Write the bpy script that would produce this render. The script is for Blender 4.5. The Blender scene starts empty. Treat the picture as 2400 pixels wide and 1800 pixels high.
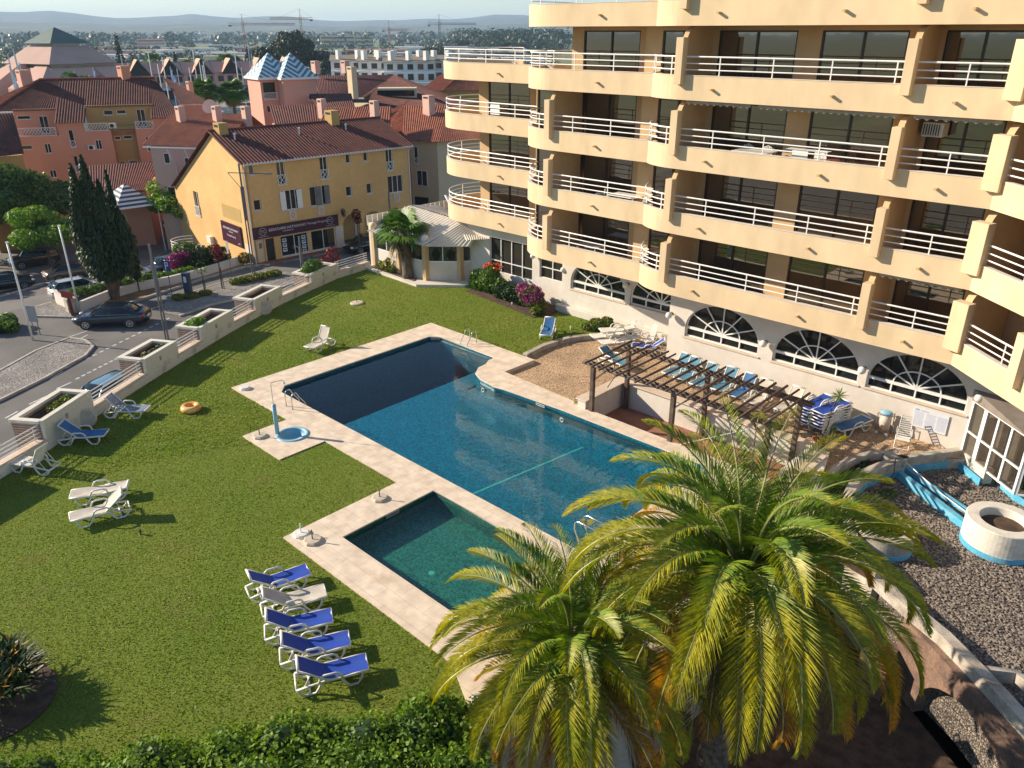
import bpy, bmesh, math, random
import numpy as np
from mathutils import Vector, Matrix, Euler
from mathutils.geometry import tessellate_polygon

# ---------------------------------------------------------------- camera, sky, sun
SC = bpy.context.scene
COL = SC.collection
R = math.radians
cam_d = bpy.data.cameras.new('camera')
cam_d.sensor_width = 36.0
cam_d.lens = 27.585
cam_d.clip_start = 0.1
cam_d.clip_end = 30000
CAM = bpy.data.objects.new('camera', cam_d)
COL.objects.link(CAM)
CAM.location = (0, 0, 15.3)
CAM.rotation_euler = (R(90 - 24.2), 0, R(43.5))
SC.camera = CAM

SUN_DIR = Vector((-0.866 * math.cos(R(25)), -0.5 * math.cos(R(25)), math.sin(R(25))))
world = bpy.data.worlds.new('World')
SC.world = world
world.use_nodes = True
wn = world.node_tree
bgn = wn.nodes['Background']
sky = wn.nodes.new('ShaderNodeTexSky')
sky.sky_type = 'NISHITA'
sky.sun_disc = False
sky.sun_elevation = R(25)
sky.sun_rotation = R(240)
sky.air_density = 1.0
sky.dust_density = 0.0
sky.ozone_density = 3.5
wb_ = wn.nodes.new('ShaderNodeMix'); wb_.data_type = 'RGBA'; wb_.blend_type = 'MULTIPLY'; wb_.inputs[0].default_value = 1.0   # warm camera white balance
wb_.inputs[7].default_value = (1.06, 1.0, 0.93, 1)
wn.links.new(sky.outputs[0], wb_.inputs[6]); wn.links.new(wb_.outputs[2], bgn.inputs[0])
bgn.inputs[1].default_value = 0.092
sun_d = bpy.data.lights.new('sun', 'SUN')
sun_d.energy = 4.9
sun_d.angle = R(0.55)
sun_d.color = (1.0, 0.85, 0.66)
SUN = bpy.data.objects.new('sun', sun_d)
COL.objects.link(SUN)
SUN.rotation_euler = SUN_DIR.to_track_quat('Z', 'Y').to_euler()
SC.view_settings.view_transform = 'Standard'
SC.view_settings.look = 'None'
SC.view_settings.gamma = 1
SC.view_settings.exposure = 0.76
SC.render.engine = 'CYCLES'
SC.cycles.max_bounces = 8
SC.cycles.volume_bounces = 1
SC.cycles.transparent_max_bounces = 24
SC.cycles.caustics_reflective = False
SC.cycles.caustics_refractive = False

# ---------------------------------------------------------------- materials
def _n(t, typ, **kw):
    n = t.nodes.new(typ)
    for k, v in kw.items():
        setattr(n, k, v)
    return n

def c4(c):
    return (c[0], c[1], c[2], 1.0)

def mat(name, col, rough=0.7, col2=None, scale=3.0, detail=4.0, lo=0.35, hi=0.65, metallic=0.0, spec=0.5,
        bump=0.0, bscale=30.0, bdist=0.02, fine=0.0, fscale=60.0, coat=0.0, stretch=None, bdetail=3.0):
    """principled material: two colours mixed by noise, optional fine speckle and bump"""
    m = bpy.data.materials.new(name)
    m.use_nodes = True
    t = m.node_tree
    b = t.nodes['Principled BSDF']
    b.inputs['Roughness'].default_value = rough
    b.inputs['Metallic'].default_value = metallic
    b.inputs['Specular IOR Level'].default_value = spec
    b.inputs['Base Color'].default_value = c4(col)
    b.inputs['Coat Weight'].default_value = coat
    tc = _n(t, 'ShaderNodeTexCoord')
    vec = tc.outputs['Object']
    if stretch:
        mp = _n(t, 'ShaderNodeMapping')
        mp.inputs['Scale'].default_value = stretch
        t.links.new(vec, mp.inputs['Vector'])
        vec = mp.outputs['Vector']
    out = None
    if col2 is not None:
        nz = _n(t, 'ShaderNodeTexNoise')
        nz.inputs['Scale'].default_value = scale
        nz.inputs['Detail'].default_value = detail
        t.links.new(vec, nz.inputs['Vector'])
        mr = _n(t, 'ShaderNodeMapRange')
        mr.inputs['From Min'].default_value = lo
        mr.inputs['From Max'].default_value = hi
        t.links.new(nz.outputs[0], mr.inputs['Value'])
        mx = _n(t, 'ShaderNodeMix', data_type='RGBA')
        mx.inputs[6].default_value = c4(col)
        mx.inputs[7].default_value = c4(col2)
        t.links.new(mr.outputs[0], mx.inputs[0])
        out = mx.outputs[2]
    if fine > 0:
        nz = _n(t, 'ShaderNodeTexNoise')
        nz.inputs['Scale'].default_value = fscale
        nz.inputs['Detail'].default_value = 3
        t.links.new(vec, nz.inputs['Vector'])
        mr = _n(t, 'ShaderNodeMapRange')
        mr.inputs['From Min'].default_value = 0.3
        mr.inputs['From Max'].default_value = 0.7
        mr.inputs['To Min'].default_value = 1 - fine
        mr.inputs['To Max'].default_value = 1 + fine
        t.links.new(nz.outputs[0], mr.inputs['Value'])
        mx = _n(t, 'ShaderNodeMix', data_type='RGBA', blend_type='MULTIPLY')
        mx.inputs[0].default_value = 1
        if out:
            t.links.new(out, mx.inputs[6])
        else:
            mx.inputs[6].default_value = c4(col)
        t.links.new(mr.outputs[0], mx.inputs[7])
        out = mx.outputs[2]
    if out:
        t.links.new(out, b.inputs['Base Color'])
    if bump > 0:
        nz = _n(t, 'ShaderNodeTexNoise')
        nz.inputs['Scale'].default_value = bscale
        nz.inputs['Detail'].default_value = bdetail
        t.links.new(vec, nz.inputs['Vector'])
        bp = _n(t, 'ShaderNodeBump')
        bp.inputs['Strength'].default_value = bump
        bp.inputs['Distance'].default_value = bdist
        t.links.new(nz.outputs[0], bp.inputs['Height'])
        t.links.new(bp.outputs[0], b.inputs['Normal'])
    return m

def leafmat(name, a, b_, scale=1.2, trans=0.3, rough=0.45, spec=0.3):
    """foliage: colour varies from clump to clump, some light passes through the leaf"""
    m = mat(name, a, rough, b_, scale=scale, detail=5, lo=0.35, hi=0.65, fine=0.35, fscale=14, spec=spec)
    t = m.node_tree
    b = t.nodes['Principled BSDF']
    o = t.nodes['Material Output']
    src = b.inputs['Base Color'].links[0].from_socket
    tr = _n(t, 'ShaderNodeBsdfTranslucent')
    hs = _n(t, 'ShaderNodeHueSaturation')
    hs.inputs['Value'].default_value = 1.3
    hs.inputs['Saturation'].default_value = 1.1
    t.links.new(src, hs.inputs['Color'])
    t.links.new(hs.outputs[0], tr.inputs['Color'])
    mx = _n(t, 'ShaderNodeMixShader')
    mx.inputs[0].default_value = trans
    t.links.new(b.outputs[0], mx.inputs[1])
    t.links.new(tr.outputs[0], mx.inputs[2])
    t.links.new(mx.outputs[0], o.inputs['Surface'])
    return m

def glassmat(name, tint=(0.02, 0.02, 0.02), ior=1.9, rough=0.02, clear=0.0):
    """window pane: tinted mirror-like glass; clear > 0 lets that share of light through"""
    m = bpy.data.materials.new(name)
    m.use_nodes = True
    t = m.node_tree
    b = t.nodes['Principled BSDF']
    b.inputs['Base Color'].default_value = c4(tint)
    b.inputs['Roughness'].default_value = rough
    b.inputs['IOR'].default_value = ior
    nz = _n(t, 'ShaderNodeTexNoise')
    nz.inputs['Scale'].default_value = 0.8
    tc = _n(t, 'ShaderNodeTexCoord')
    t.links.new(tc.outputs['Object'], nz.inputs['Vector'])
    bp = _n(t, 'ShaderNodeBump')
    bp.inputs['Strength'].default_value = 0.06
    bp.inputs['Distance'].default_value = 0.05
    t.links.new(nz.outputs[0], bp.inputs['Height'])
    t.links.new(bp.outputs[0], b.inputs['Normal'])
    if clear > 0:
        o = t.nodes['Material Output']
        tr = _n(t, 'ShaderNodeBsdfTransparent')
        tr.inputs['Color'].default_value = (0.8, 0.82, 0.8, 1)
        mx = _n(t, 'ShaderNodeMixShader')
        mx.inputs[0].default_value = clear
        t.links.new(b.outputs[0], mx.inputs[1])
        t.links.new(tr.outputs[0], mx.inputs[2])
        t.links.new(mx.outputs[0], o.inputs['Surface'])
    return m

M = {}
M['hotel'] = mat('hotel_render', (0.62, 0.435, 0.235), 0.85, (0.55, 0.38, 0.205), scale=0.35, detail=8, fine=0.05, fscale=2.2, bump=0.15, bscale=40)
M['hotel_band'] = mat('hotel_band_paint', (0.73, 0.565, 0.355), 0.8, (0.65, 0.495, 0.305), scale=0.4, detail=9, lo=0.3, hi=0.7, fine=0.09, fscale=1.3, bump=0.1, bscale=50, stretch=(1, 1, 0.45))
M['white_wall'] = mat('white_render', (0.68, 0.63, 0.56), 0.85, (0.58, 0.52, 0.45), scale=0.6, detail=9, lo=0.42, hi=0.75, fine=0.04, fscale=3, bump=0.1, bscale=40)
M['white_paint'] = mat('white_paint', (0.80, 0.80, 0.78), 0.4, (0.70, 0.69, 0.66), scale=5, lo=0.5, hi=0.8)
M['plastic'] = mat('white_plastic', (0.80, 0.78, 0.72), 0.35, (0.68, 0.65, 0.58), scale=4, lo=0.45, hi=0.8)
M['bronze'] = mat('dark_bronze', (0.035, 0.024, 0.018), 0.4)
M['pane'] = glassmat('tinted_pane', (0.22, 0.205, 0.18), 1.75)
M['pane'].node_tree.nodes['Principled BSDF'].inputs['Metallic'].default_value = 0.85
M['pane_dark'] = glassmat('dark_pane', (0.03, 0.028, 0.026), 1.45, 0.05)
M['pane_clear'] = glassmat('clear_pane', (0.03, 0.035, 0.035), 1.5, 0.02, 0.55)
M['coping'] = mat('pool_coping_stone', (0.66, 0.54, 0.43), 0.75, (0.56, 0.43, 0.32), scale=1.1, detail=9, lo=0.45, hi=0.78, fine=0.09, fscale=8, bump=0.1, bscale=30)
M['stone'] = mat('weathered_stone', (0.50, 0.45, 0.38), 0.9, (0.25, 0.21, 0.17), scale=2.0, detail=10, lo=0.42, hi=0.75, fine=0.15, fscale=20, bump=0.4, bscale=18)
M['planter'] = mat('stained_white_planter', (0.70, 0.66, 0.57), 0.85, (0.40, 0.35, 0.27), scale=1.3, detail=12, lo=0.56, hi=0.78, fine=0.08, fscale=9, bump=0.2, bscale=25)
M['soil'] = mat('soil', (0.11, 0.065, 0.04), 0.95, (0.05, 0.03, 0.02), scale=3, fine=0.3, fscale=40, bump=0.8, bscale=25)
M['timber'] = mat('pergola_timber', (0.085, 0.055, 0.04), 0.7, (0.17, 0.12, 0.085), scale=3, detail=8, lo=0.45, hi=0.75, fine=0.15, fscale=30, bump=0.3, bscale=30)
M['bark'] = mat('bark', (0.16, 0.12, 0.09), 0.95, (0.07, 0.05, 0.04), scale=4, fine=0.2, bump=0.8, bscale=12)
M['palm_bark'] = mat('palm_bark', (0.20, 0.15, 0.11), 0.95, (0.08, 0.055, 0.04), scale=6, detail=4, fine=0.25, bump=0.9, bscale=9, bdist=0.05)
M['steel'] = mat('steel', (0.62, 0.62, 0.62), 0.22, metallic=1.0)
M['grey_metal'] = mat('grey_metal', (0.12, 0.12, 0.125), 0.5, (0.17, 0.17, 0.175), scale=2)
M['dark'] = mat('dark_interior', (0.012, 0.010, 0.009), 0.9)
M['black'] = mat('black_trim', (0.02, 0.02, 0.022), 0.4)
M['rubber'] = mat('rubber', (0.02, 0.02, 0.02), 0.8)
M['shower_blue'] = mat('shower_blue_paint', (0.20, 0.42, 0.56), 0.5, (0.28, 0.50, 0.62), scale=3, fine=0.1)
M['pond_blue'] = mat('pond_blue_paint', (0.09, 0.40, 0.60), 0.6, (0.20, 0.47, 0.60), scale=2.5, detail=9, lo=0.45, hi=0.7, fine=0.12, fscale=12)
M['brass'] = mat('orange_buoy', (0.85, 0.38, 0.09), 0.4, (0.8, 0.48, 0.2), scale=4)
M['bulb'] = mat('globe_glass', (0.72, 0.72, 0.70), 0.25, coat=0.3)
M['cloth_white'] = mat('white_cloth', (0.75, 0.75, 0.72), 0.9)
M['sling_blue'] = mat('royal_blue_sling', (0.012, 0.055, 0.42), 0.65, (0.015, 0.07, 0.36), scale=3, fine=0.06, bump=0.1, bscale=60)
M['sling_teal'] = mat('faded_blue_sling', (0.06, 0.20, 0.32), 0.7, (0.10, 0.27, 0.36), scale=2, fine=0.1)
M['sling_mid'] = mat('mid_blue_sling', (0.03, 0.13, 0.33), 0.7, (0.04, 0.16, 0.36), scale=2, fine=0.08)
M['sling_cream'] = mat('cream_sling', (0.62, 0.56, 0.47), 0.8, (0.52, 0.46, 0.38), scale=3, fine=0.05)
M['sling_grey'] = mat('grey_blue_sling', (0.22, 0.27, 0.38), 0.75, (0.32, 0.35, 0.42), scale=3, fine=0.05)

def brickmat(name, a, b_, mortar, scale=1.0, bw=0.25, rh=0.075, msize=0.012, rot=(0, 0, 0)):
    m = bpy.data.materials.new(name)
    m.use_nodes = True
    t = m.node_tree
    b = t.nodes['Principled BSDF']
    b.inputs['Roughness'].default_value = 0.85
    tc = _n(t, 'ShaderNodeTexCoord')
    mp = _n(t, 'ShaderNodeMapping')
    mp.inputs['Rotation'].default_value = rot
    br = _n(t, 'ShaderNodeTexBrick')
    br.inputs['Color1'].default_value = c4(a)
    br.inputs['Color2'].default_value = c4(b_)
    br.inputs['Mortar'].default_value = c4(mortar)
    br.inputs['Scale'].default_value = scale
    br.inputs['Brick Width'].default_value = bw
    br.inputs['Row Height'].default_value = rh
    br.inputs['Mortar Size'].default_value = msize
    t.links.new(tc.outputs['Object'], mp.inputs[0])
    t.links.new(mp.outputs[0], br.inputs[0])
    nz = _n(t, 'ShaderNodeTexNoise')
    nz.inputs['Scale'].default_value = 2.2
    nz.inputs['Detail'].default_value = 9
    t.links.new(tc.outputs['Object'], nz.inputs[0])
    mr = _n(t, 'ShaderNodeMapRange')
    mr.inputs['From Min'].default_value = 0.3
    mr.inputs['From Max'].default_value = 0.7
    mr.inputs['To Min'].default_value = 0.8
    mr.inputs['To Max'].default_value = 1.12
    t.links.new(nz.outputs[0], mr.inputs[0])
    mx = _n(t, 'ShaderNodeMix', data_type='RGBA', blend_type='MULTIPLY')
    mx.inputs[0].default_value = 1
    t.links.new(br.outputs[0], mx.inputs[6])
    t.links.new(mr.outputs[0], mx.inputs[7])
    t.links.new(mx.outputs[2], b.inputs['Base Color'])
    bp = _n(t, 'ShaderNodeBump')
    bp.inputs['Strength'].default_value = 0.5
    bp.inputs['Distance'].default_value = 0.01
    bp.invert = True
    t.links.new(br.outputs[1], bp.inputs['Height'])
    t.links.new(bp.outputs[0], b.inputs['Normal'])
    return m

# ---------------------------------------------------------------- mesh helpers
class MB:
    """collects shapes; build() links them as ONE mesh object"""
    def __init__(s):
        s.v = []; s.f = []; s.mi = []; s.cur = 0
    def add(s, vs, fs):
        o = len(s.v)
        s.v += [tuple(p) for p in vs]
        for f in fs:
            s.f.append(tuple(i + o for i in f)); s.mi.append(s.cur)
        return s
    def box(s, x0, y0, z0, x1, y1, z1):
        x0, x1 = min(x0, x1), max(x0, x1); y0, y1 = min(y0, y1), max(y0, y1); z0, z1 = min(z0, z1), max(z0, z1)
        v = [(x0, y0, z0), (x1, y0, z0), (x1, y1, z0), (x0, y1, z0), (x0, y0, z1), (x1, y0, z1), (x1, y1, z1), (x0, y1, z1)]
        return s.add(v, [(0, 3, 2, 1), (4, 5, 6, 7), (0, 1, 5, 4), (1, 2, 6, 5), (2, 3, 7, 6), (3, 0, 4, 7)])
    def obox(s, c, h, mtx):
        """box of half sizes h in the frame mtx (3x3) about c"""
        v = []
        for sz in (-1, 1):
            for sx, sy in ((-1, -1), (1, -1), (1, 1), (-1, 1)):
                v.append(Vector(c) + mtx @ Vector((sx * h[0], sy * h[1], sz * h[2])))
        return s.add(v, [(0, 3, 2, 1), (4, 5, 6, 7), (0, 1, 5, 4), (1, 2, 6, 5), (2, 3, 7, 6), (3, 0, 4, 7)])
    def beam(s, a, b, w, h, up=(0, 0, 1)):
        a = Vector(a); b = Vector(b); d = (b - a); L = d.length
        if L < 1e-6: return s
        d.normalize(); up = Vector(up)
        if abs(d.dot(up)) > 0.98: up = Vector((1, 0, 0))
        sd = d.cross(up).normalized(); u = sd.cross(d)
        return s.obox((a + b) / 2, (L / 2, w / 2, h / 2), Matrix((d, sd, u)).transposed())
    def tube(s, pts, r, n=8, closed=False, caps=True):
        pts = [Vector(p) for p in pts]; N = len(pts); rings = []
        rr = r if isinstance(r, (list, tuple)) else [r] * N
        ref = None
        for i, p in enumerate(pts):
            if closed: d = pts[(i + 1) % N] - pts[i - 1]
            else: d = pts[min(i + 1, N - 1)] - pts[max(i - 1, 0)]
            d.normalize()
            if ref is None:
                ref = Vector((0, 0, 1)) if abs(d.z) < 0.9 else Vector((1, 0, 0))
            a = d.cross(ref)
            if a.length < 1e-4: a = d.cross(Vector((0, 1, 0)))
            a.normalize(); b = a.cross(d).normalized(); ref = b
            rings.append([p + (a * math.cos(2 * math.pi * k / n) + b * math.sin(2 * math.pi * k / n)) * rr[i] for k in range(n)])
        v = [q for ring in rings for q in ring]; f = []
        M_ = N if closed else N - 1
        for i in range(M_):
            j = (i + 1) % N
            for k in range(n):
                f.append((i * n + k, i * n + (k + 1) % n, j * n + (k + 1) % n, j * n + k))
        if caps and not closed:
            f.append(tuple(range(n))[::-1]); f.append(tuple((N - 1) * n + k for k in range(n)))
        return s.add(v, f)
    def cyl(s, c, r, z0, z1, n=24, r2=None):
        r2 = r if r2 is None else r2
        return s.lathe([(0, z0), (r, z0), (r2, z1), (0, z1)], c, n)
    def lathe(s, prof, c=(0, 0), n=24):
        """prof: (radius, z) list turned about a vertical axis at c"""
        v = []; f = []; idx = []
        cx, cy = c[0], c[1]
        for (r, z) in prof:
            if r < 1e-5:
                idx.append([len(v)] * n); v.append((cx, cy, z))
            else:
                idx.append([len(v) + k for k in range(n)])
                for k in range(n):
                    t = 2 * math.pi * k / n
                    v.append((cx + r * math.cos(t), cy + r * math.sin(t), z))
        for a, b in zip(idx, idx[1:]):
            for k in range(n):
                k2 = (k + 1) % n
                q = [a[k], a[k2], b[k2], b[k]]
                u = []
                for t in q:
                    if t not in u: u.append(t)
                if len(u) > 2: f.append(tuple(u))
        return s.add(v, f)
    def prism(s, poly, z0, z1, top=True, bottom=True, sides=True):
        n = len(poly)
        v = [(p[0], p[1], z0) for p in poly] + [(p[0], p[1], z1) for p in poly]
        f = []
        area = sum(poly[i][0] * poly[(i + 1) % n][1] - poly[(i + 1) % n][0] * poly[i][1] for i in range(n))
        tri = tessellate_polygon([[Vector((p[0], p[1], 0)) for p in poly]])
        for t in tri:
            a, b, c = [Vector(poly[i]) for i in t]
            cr = (b.x - a.x) * (c.y - a.y) - (b.y - a.y) * (c.x - a.x)
            t = tuple(t) if cr > 0 else tuple(reversed(t))
            if top: f.append(tuple(i + n for i in t))
            if bottom: f.append(tuple(reversed(t)))
        if sides:
            for i in range(n):
                j = (i + 1) % n
                q = (i, j, j + n, i + n)
                f.append(q if area > 0 else q[::-1])
        return s.add(v, f)
    def sphere(s, c, r, n=16, m=10, sc=(1, 1, 1), zmin=-1):
        prof = []
        v = []; f = []
        for i in range(m + 1):
            ph = math.pi * i / m
            for k in range(n):
                t = 2 * math.pi * k / n
                v.append((c[0] + r * sc[0] * math.sin(ph) * math.cos(t), c[1] + r * sc[1] * math.sin(ph) * math.sin(t), c[2] + r * sc[2] * max(zmin, math.cos(ph))))
        for i in range(m):
            for k in range(n):
                k2 = (k + 1) % n
                f.append((i * n + k, (i + 1) * n + k, (i + 1) * n + k2, i * n + k2))
        return s.add(v, f)
    def quad(s, a, b, c, d):
        return s.add([a, b, c, d], [(0, 1, 2, 3)])
    def wall(s, poly, t, holes=(), org=(0, 0, 0), ux=(1, 0, 0), nrm=(0, -1, 0)):
        """slab of thickness t: outline poly and holes in (u, z) coordinates on a vertical plane"""
        org = Vector(org); ux = Vector(ux); nr = Vector(nrm)
        loops = [list(poly)] + [list(h) for h in holes]
        P = lambda q, k: org + ux * q[0] + Vector((0, 0, q[1])) - nr * (t * k)
        tri = tessellate_polygon([[Vector((q[0], q[1], 0)) for q in lp] for lp in loops])
        flat = [q for lp in loops for q in lp]; n = len(flat)
        v = [P(q, 0) for q in flat] + [P(q, 1) for q in flat]; f = []
        for a, b, c in tri:
            pa, pb, pc = v[a], v[b], v[c]
            if (pb - pa).cross(pc - pa).dot(nr) < 0: a, c = c, a
            f.append((a, b, c)); f.append((c + n, b + n, a + n))
        o = 0
        for lp in loops:
            m = len(lp)
            for i in range(m):
                j = (i + 1) % m
                f.append((o + i, o + j, o + j + n, o + i + n))
            o += m
        return s.add(v, f)
    def build(s, name, mt, parent=None, smooth=False, loc=None, rotz=None, bevel=0, auto=False):
        me = bpy.data.meshes.new(name)
        me.from_pydata(s.v, [], s.f)
        mts = mt if isinstance(mt, (list, tuple)) else [mt]
        for q in mts: me.materials.append(q)
        if len(mts) > 1:
            me.polygons.foreach_set('material_index', s.mi)
        if smooth:
            me.polygons.foreach_set('use_smooth', [True] * len(s.f))
        if auto:
            bm = bmesh.new(); bm.from_mesh(me)
            bmesh.ops.recalc_face_normals(bm, faces=bm.faces); bm.to_mesh(me); bm.free()
        me.update()
        o = bpy.data.objects.new(name, me)
        COL.objects.link(o)
        if parent: o.parent = parent
        if loc: o.location = loc
        if rotz is not None: o.rotation_euler = (0, 0, rotz)
        if bevel:
            md = o.modifiers.new('bevel', 'BEVEL'); md.width = bevel; md.segments = 2; md.limit_method = 'ANGLE'
        return o

def tag(o, label=None, cat=None, group=None, kind=None):
    if label: o['label'] = label
    if cat: o['category'] = cat
    if group: o['group'] = group
    if kind: o['kind'] = kind
    return o

def thing(name, label, cat, loc=(0, 0, 0), rotz=0.0, group=None):
    o = bpy.data.objects.new(name, None)
    COL.objects.link(o)
    o.location = loc; o.rotation_euler = (0, 0, rotz)
    o.empty_display_size = 0.2
    return tag(o, label, cat, group)

def dup(root, loc, rotz=0.0, label=None, group=None, scale=None):
    c = root.copy(); COL.objects.link(c)
    c.location = loc; c.rotation_euler = (0, 0, rotz)
    if scale: c.scale = (scale,) * 3 if not isinstance(scale, tuple) else scale
    if label: c['label'] = label
    if group: c['group'] = group
    def rec(src, dst):
        for ch in list(src.children):
            if ch.parent != src: continue
            k = ch.copy(); COL.objects.link(k); k.parent = dst
            rec(ch, k)
    rec(root, c)
    return c

def ring_mesh(name, outer, holes, z, mt, kind='structure', parent=None, grid=None, auto=True):
    """flat sheet: polygon with holes"""
    loops = [outer] + list(holes)
    tri = tessellate_polygon([[Vector((q[0], q[1], 0)) for q in lp] for lp in loops])
    flat = [q for lp in loops for q in lp]
    v = [(q[0], q[1], z) for q in flat]; f = []
    for a, b, c in tri:
        if (v[b][0] - v[a][0]) * (v[c][1] - v[a][1]) - (v[b][1] - v[a][1]) * (v[c][0] - v[a][0]) < 0: a, c = c, a
        f.append((a, b, c))
    m = MB(); m.add(v, f)
    o = m.build(name, mt, parent)
    if kind: o['kind'] = kind
    return o

def arc(cx, cy, r, a0, a1, n=12):
    return [(cx + r * math.cos(R(a0 + (a1 - a0) * i / n)), cy + r * math.sin(R(a0 + (a1 - a0) * i / n))) for i in range(n + 1)]

def leaf_arrays(rng, pts, nrm, size, aspect=1.8, jitter=0.6, droop=0.0):
    """one folded diamond leaf per point"""
    n = len(pts)
    nrm = nrm + rng.normal(0, jitter, (n, 3)); nrm /= np.linalg.norm(nrm, axis=1)[:, None] + 1e-9
    t = rng.normal(0, 1, (n, 3)); t[:, 2] -= droop
    t -= nrm * (t * nrm).sum(1)[:, None]; t /= np.linalg.norm(t, axis=1)[:, None] + 1e-9
    b = np.cross(nrm, t)
    s = size * rng.uniform(0.6, 1.3, (n, 1))
    P = np.stack([pts - t * s * aspect / 2, pts + b * s / 2 + nrm * s * 0.12, pts + t * s * aspect / 2, pts - b * s / 2 + nrm * s * 0.12], 1)
    return P.reshape(-1, 3)

def leaf_object(name, V, mt, parent=None, mi=None):
    n = len(V) // 4
    me = bpy.data.meshes.new(name)
    me.vertices.add(len(V)); me.vertices.foreach_set('co', V.astype(np.float32).ravel())
    me.loops.add(len(V)); me.loops.foreach_set('vertex_index', np.arange(len(V), dtype=np.int32))
    me.polygons.add(n)
    me.polygons.foreach_set('loop_start', np.arange(0, len(V), 4, dtype=np.int32))
    me.polygons.foreach_set('loop_total', np.full(n, 4, dtype=np.int32))
    mts = mt if isinstance(mt, (list, tuple)) else [mt]
    for q in mts: me.materials.append(q)
    if mi is not None: me.polygons.foreach_set('material_index', np.asarray(mi, dtype=np.int32))
    me.update(calc_edges=True)
    o = bpy.data.objects.new(name, me)
    COL.objects.link(o)
    if parent: o.parent = parent
    return o

def clump_points(rng, clumps, n):
    """points on the outer shells of ellipsoid clumps (x, y, z, rx, ry, rz)"""
    C = np.array(clumps, float)
    w = (C[:, 3] * C[:, 4] + C[:, 4] * C[:, 5] + C[:, 3] * C[:, 5]); w /= w.sum()
    k = rng.choice(len(C), n, p=w)
    d = rng.normal(0, 1, (n, 3)); d /= np.linalg.norm(d, axis=1)[:, None]
    r = rng.uniform(0.55, 1.05, (n, 1)) ** 0.6
    return C[k, :3] + d * C[k, 3:6] * r, d * np.array([1, 1, 1.2])
# ================================================================ ground, lawn, pool
def grass_material():
    m = mat('lawn_grass', (0.13, 0.20, 0.022), 0.9, (0.19, 0.225, 0.036), scale=0.22, detail=10, lo=0.3, hi=0.72, spec=0.15)
    t = m.node_tree; b = t.nodes['Principled BSDF']
    base = b.inputs['Base Color'].links[0].from_socket
    tc = _n(t, 'ShaderNodeTexCoord')
    # worn, yellowish patches with a shape of their own
    nz = _n(t, 'ShaderNodeTexNoise'); nz.inputs['Scale'].default_value = 0.55; nz.inputs['Detail'].default_value = 6; nz.inputs['Roughness'].default_value = 0.65
    t.links.new(tc.outputs['Object'], nz.inputs[0])
    mr = _n(t, 'ShaderNodeMapRange'); mr.inputs['From Min'].default_value = 0.56; mr.inputs['From Max'].default_value = 0.78
    mr.inputs['To Max'].default_value = 0.75
    t.links.new(nz.outputs[0], mr.inputs[0])
    mx = _n(t, 'ShaderNodeMix', data_type='RGBA'); mx.inputs[7].default_value = (0.20, 0.165, 0.055, 1)
    t.links.new(mr.outputs[0], mx.inputs[0]); t.links.new(base, mx.inputs[6])
    # blades: stretched fine noise
    n2 = _n(t, 'ShaderNodeTexNoise'); n2.inputs['Scale'].default_value = 13; n2.inputs['Detail'].default_value = 6; n2.inputs['Roughness'].default_value = 0.75
    t.links.new(tc.outputs['Object'], n2.inputs[0])
    m2 = _n(t, 'ShaderNodeMapRange'); m2.inputs['From Min'].default_value = 0.34; m2.inputs['From Max'].default_value = 0.66
    m2.inputs['To Min'].default_value = 0.55; m2.inputs['To Max'].default_value = 1.4
    t.links.new(n2.outputs[0], m2.inputs[0])
    mu = _n(t, 'ShaderNodeMix', data_type='RGBA', blend_type='MULTIPLY'); mu.inputs[0].default_value = 1
    t.links.new(mx.outputs[2], mu.inputs[6]); t.links.new(m2.outputs[0], mu.inputs[7])
    t.links.new(mu.outputs[2], b.inputs['Base Color'])
    bp = _n(t, 'ShaderNodeBump'); bp.inputs['Strength'].default_value = 0.9; bp.inputs['Distance'].default_value = 0.05
    t.links.new(n2.outputs[0], bp.inputs['Height']); t.links.new(bp.outputs[0], b.inputs['Normal'])
    return m
M['grass'] = grass_material()

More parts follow.
